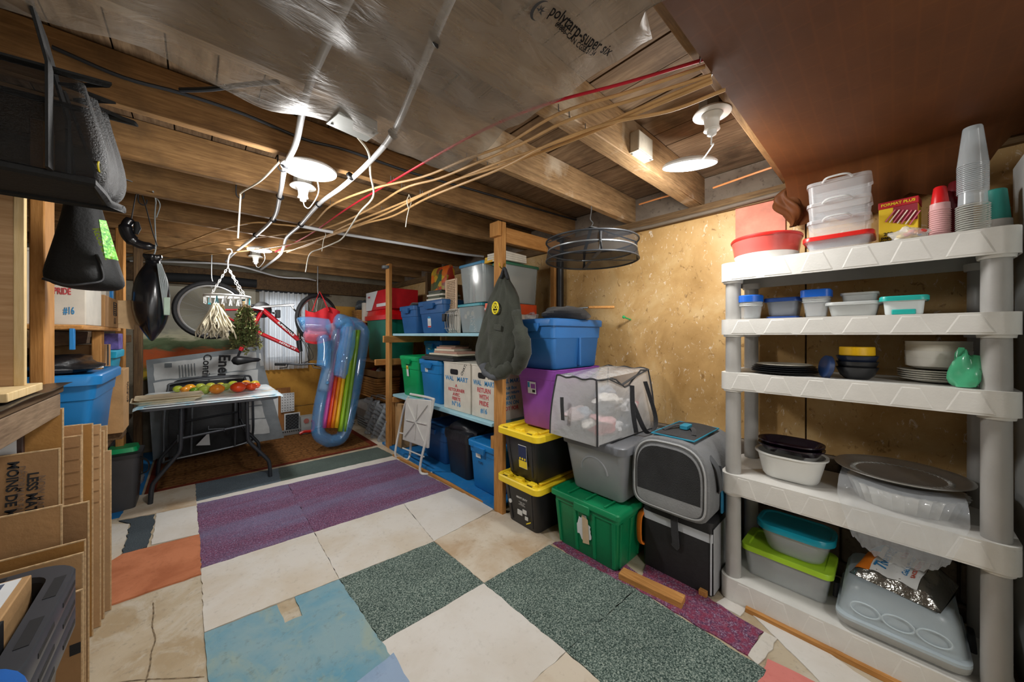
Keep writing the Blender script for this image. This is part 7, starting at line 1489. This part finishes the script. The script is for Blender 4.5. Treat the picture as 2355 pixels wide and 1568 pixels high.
# curved padded strap
cs = thing('curved_strap', 'black crescent shaped padded strap hanging from a wire', 'strap', PY(319, 570, 3.3)); O = cs.location.copy()
def cp(u, v, d=0): return PY(u, v, 3.3+d)-O
obj('pad', G().tube(spline([cp(303, 503), cp(292, 515), cp(291, 532), cp(303, 551), cp(325, 563), cp(357, 568)], 5), [.012]+[.026]*6+[.034]*10+[.026]*7+[.018, .012], 12), M_lea, cs, ang=180)
obj('inner_roll', G().tube([cp(314, 510, -.02), cp(316, 525, -.02), cp(313, 538, -.02)], [.012, .018, .01], 10), M_cblk, cs)
for P in ([cp(319, 425), cp(310, 460), cp(302, 505)], [cp(319, 425), cp(336, 478), cp(350, 530), cp(362, 566)]): obj('strap', G().tube(spline(P, 4), .008, 6, flat=.4), M_cblk, cs)
cord('hanging_wire', 'thin pale wire sagging between joists above the crescent strap', [PZ(255, 400, 2.33), PY(319, 424, 3.3), PY(352, 448, 3.32), PY(368, 470, 3.35), PY(360, 500, 3.38)], .003, M_slv, 'wire')
# cloth shopping bag with green print
gb_ = thing('tote_bag', 'black cloth tote bag with a green printed panel hanging at the left', 'bag', PY(190, 668, 2.27)); O = gb_.location.copy()
ringbag(gb_, [(440,150,228,.05),(480,146,236,.06),(530,132,252,.08),(580,116,268,.10),(620,102,281,.12),(645,96,289,.12),(658,116,287,.10),(668,165,262,.06)], 2.27, .1, M_cblk, fold=.04, nf=4)
obj('seam', G().tube(spline([PY(98, 640, 2.15)-O, PY(150, 655, 2.14)-O, PY(200, 652, 2.14)-O, PY(236, 643, 2.16)-O, PY(232, 610, 2.165)-O, PY(222, 585, 2.17)-O], 5), .005, 6), M_blk, gb_)
def green_print():
    m, nt, p = _new('green_leaf_print'); a = _noise(nt, _coord(nt, (6, 6, 9)), 6, 5, .7, 1.6)
    nt.links.new(_ramp(nt, a, [(.3, '#12301a'), (.45, '#3f8f2e'), (.55, '#7fc243'), (.68, '#cfdccb')]), p.inputs['Base Color']); p.inputs['Roughness'].default_value = .4; return m
gp = [PY(231, 510, 2.165)-O, PY(247, 512, 2.185)-O, PY(275, 602, 2.20)-O, PY(245, 596, 2.15)-O]
gp = [p+Vector((0, -.035, 0)) for p in gp]; obj('printed_panel', G().add(gp, [(0, 1, 2, 3)]), green_print(), gb_, solid=.003)
lettering('REUSABLE', .028, mat('lime_ink', '#a8c93a', .6, var=0), sum(gp, Vector())/4+Vector((-.012, -.004, -.02)), face('-y'), gb_, .0006, spin=math.radians(-74))
for u in (165, 212): obj('handle', G().tube([PY(u, 450, 2.25)-O, PY(u+6, 395, 2.25)-O, Vector((-.36, 2.06, 2.332))-O], .018, 6, flat=.2), M_cblk, gb_)
# mesh bag near the camera
mb_ = thing('mesh_bag', 'big black mesh beach bag hanging in the upper left corner', 'bag', (-.33, 1.55, 1.83)); O = mb_.location.copy()
M_mb = clear('black_mesh_net', '#0c0d0e', .82, .55, .4, bump=.5, bs=240)
def mring(z, xl, xr, yn, yf, fold):          # near panel, folded right gusset, far panel, left side
    P = [(xl, yn), (xl*.6+xr*.4, yn-.012), (xr, yn), (xr-fold, yn*.62+yf*.38), (xr-fold*.2, yn*.45+yf*.55), (xr-fold*.9, yn*.25+yf*.75), (xr+.03, yf), (xl*.6+xr*.4, yf+.01), (xl, yf)]
    return [(x-O.x, y-O.y, z+(.03*math.sin(3*x+5*y) if z > 2 else 0)-O.z) for x, y in P]
lv = [(1.845,-.72,-.205,1.47,1.72,.0),(1.87,-.73,-.175,1.455,1.74,.015),(1.94,-.73,-.155,1.45,1.76,.04),(2.03,-.73,-.17,1.46,1.75,.07),(2.115,-.72,-.18,1.485,1.725,.09)]
vs = []; n = 9
for L_ in lv: vs += mring(*L_)
g = G(); g.add(vs, [(i*n+j, i*n+(j+1) % n, (i+1)*n+(j+1) % n, (i+1)*n+j) for i in range(len(lv)-1) for j in range(n)]); obj('net_body', g, M_mb, mb_, sub=2, ang=180)
obj('bottom_panel', G().add(mring(*lv[0]), [tuple(range(n))[::-1]]), M_cblk, mb_)
obj('top_binding', G().tube(mring(*lv[-1]), .018, 6, closed=True, flat=.35), M_cblk, mb_); obj('bottom_binding', G().tube(mring(*lv[0]), .012, 6, closed=True), M_cblk, mb_)
for (x, y) in ((-.275, 1.455), (-.55, 1.455), (-.30, 1.75), (-.56, 1.75)):
    s_ = -.012 if y < 1.5 else .012; obj('webbing', G().tube([(x-O.x, y-O.y+s_, 1.85-O.z), (x-O.x, y-O.y+s_*1.3, 2.11-O.z), (x*.5-.17-O.x, y*.6+.4*1.47-O.y, 2.27-O.z), (-.33-O.x, 1.46-O.y, 2.345-O.z)], .026, 6, flat=.2), M_cblk, mb_)
obj('yellow_emblem', G().tube([(-.20+.0-O.x+.0, 1.5+.02*math.cos(a)-O.y, 1.90+.014*math.sin(a)-O.z) for a in [2*math.pi*k/16 for k in range(16)]], .002, 5, closed=True), MATS['emblem_yellow'], mb_)
# ---------------------------------------------------------------- stacked and packed things stand on their own
bpy.context.view_layer.update()
def promote(stems, parent_stem, name, label, cat, group):
    """each of these pieces is a thing of its own: free it from the stack it was built in (label: text, or list from the bottom up)"""
    ps = [p for p in list(scene.objects) if p.type == 'EMPTY' and p.name.split('.')[0] == parent_stem]
    for p in ps:
        ch = [c for c in p.children if c.name.split('.')[0] in stems]
        if isinstance(label, dict) and p['label'] not in label: continue
        lb = label[p['label']] if isinstance(label, dict) else label
        ch.sort(key=lambda c: min(v.co.z for v in c.data.vertices))
        for i, c in enumerate(ch):
            mw = c.matrix_world.copy(); c.parent = None; c.matrix_world = mw; c.name = name
            tag(c, lb[min(i, len(lb)-1)] if isinstance(lb, list) else lb, cat, group)
        if not p.children: bpy.data.objects.remove(p)
promote(['plate'], 'plate_stack', 'plate', ['black plate at the bottom of the dark plate stack', 'second black plate of the dark plate stack', 'third black plate of the dark plate stack', 'uppermost black plate just under the cream plate', 'cream plate on top of the dark plate stack'], 'plate', 'dark plates on the third shelf')
promote(['bowl', 'yellow_bowl'], 'bowl_stack', 'bowl', ['black bowl at the bottom beside the navy cap', 'second black bowl of the dark bowl stack', 'navy bowl just under the yellow bowl', 'yellow bowl on top of the dark bowls'], 'bowl', 'bowls beside the navy cap')
promote(['plate'], 'tableware_stack', 'plate', ['wide white plate lowest in the white pile', 'second white plate from below in the white pile', 'third white plate from below in the white pile', 'fourth white plate from below in the white pile', 'top white plate under the white bowls'], 'plate', 'white plates on the third shelf')
promote(['bowl'], 'tableware_stack', 'bowl', ['lowest white bowl on the white plates', 'second white bowl on the white plates', 'lower cream bowl in the white pile', 'upper cream bowl in the white pile', 'white bowl on top of the white pile'], 'bowl', 'white bowls on the third shelf')
D = {'stack of red cups with a bright red cup on top': ('red cup nested in the stack below the bright red top cup', 'bright red cup on top of the red stack'), 'dark red cup stack standing behind the straw box': ('dark red cup nested in the stack behind the straw box', 'top cup of the dark red stack behind the straw box'),
     'dark red cup stack hidden behind the clear cups': ('dark red cup nested in the stack behind the clear cups', 'top cup of the dark red stack behind the clear cups'), 'teal paper cup stack half hidden behind the clear cups': ('white cup rim under the teal paper cup', 'teal paper cup half hidden behind the clear cups')}
promote(['cup'], 'cup_stack', 'cup', {k: v[0] for k, v in D.items()}, 'cup', 'cups on the top shelf')
promote(['top_cup'], 'cup_stack', 'cup', {k: v[1] for k, v in D.items()}, 'cup', 'cups on the top shelf')
promote(['top_cup'], 'clear_cup_stack', 'clear_cup', 'clear cup upside down on top of the tall clear stack', 'cup', 'clear cups on the top shelf')
promote(['cup', 'cup_wall'], 'clear_cup_stack', 'clear_cup', 'clear plastic cup nested in the tall stack on the top shelf', 'cup', 'clear cups on the top shelf')
promote(['garment'], 'clear_zip_bag', 'garment', 'folded garment packed inside the clear zip bag', 'clothing', 'garments in the clear zip bag')
promote(['folder'], 'clear_storage_box', 'folder', 'folder standing upright inside the blue lidded clear box', 'folder', 'folders in the clear box')
promote(['file'], 'clear_storage_box', 'file_folder', 'file standing upright inside the green lidded clear box', 'file', 'files in the green lidded box')
promote(['hay_bag'], 'clear_storage_box', 'hay_bag', 'teal printed bag of hay inside the lower clear box', 'bag', None)
promote(['trinket'], 'bag_of_trinkets', 'trinket', 'small coloured trinket inside the crumpled clear bag', 'trinket', 'trinkets in the clear bag')
promote(['odd_item'], 'cardboard_tray', 'cloth_bundle', 'crumpled oddment lying in the brown cardboard tray', 'oddment', 'oddments in the cardboard tray')
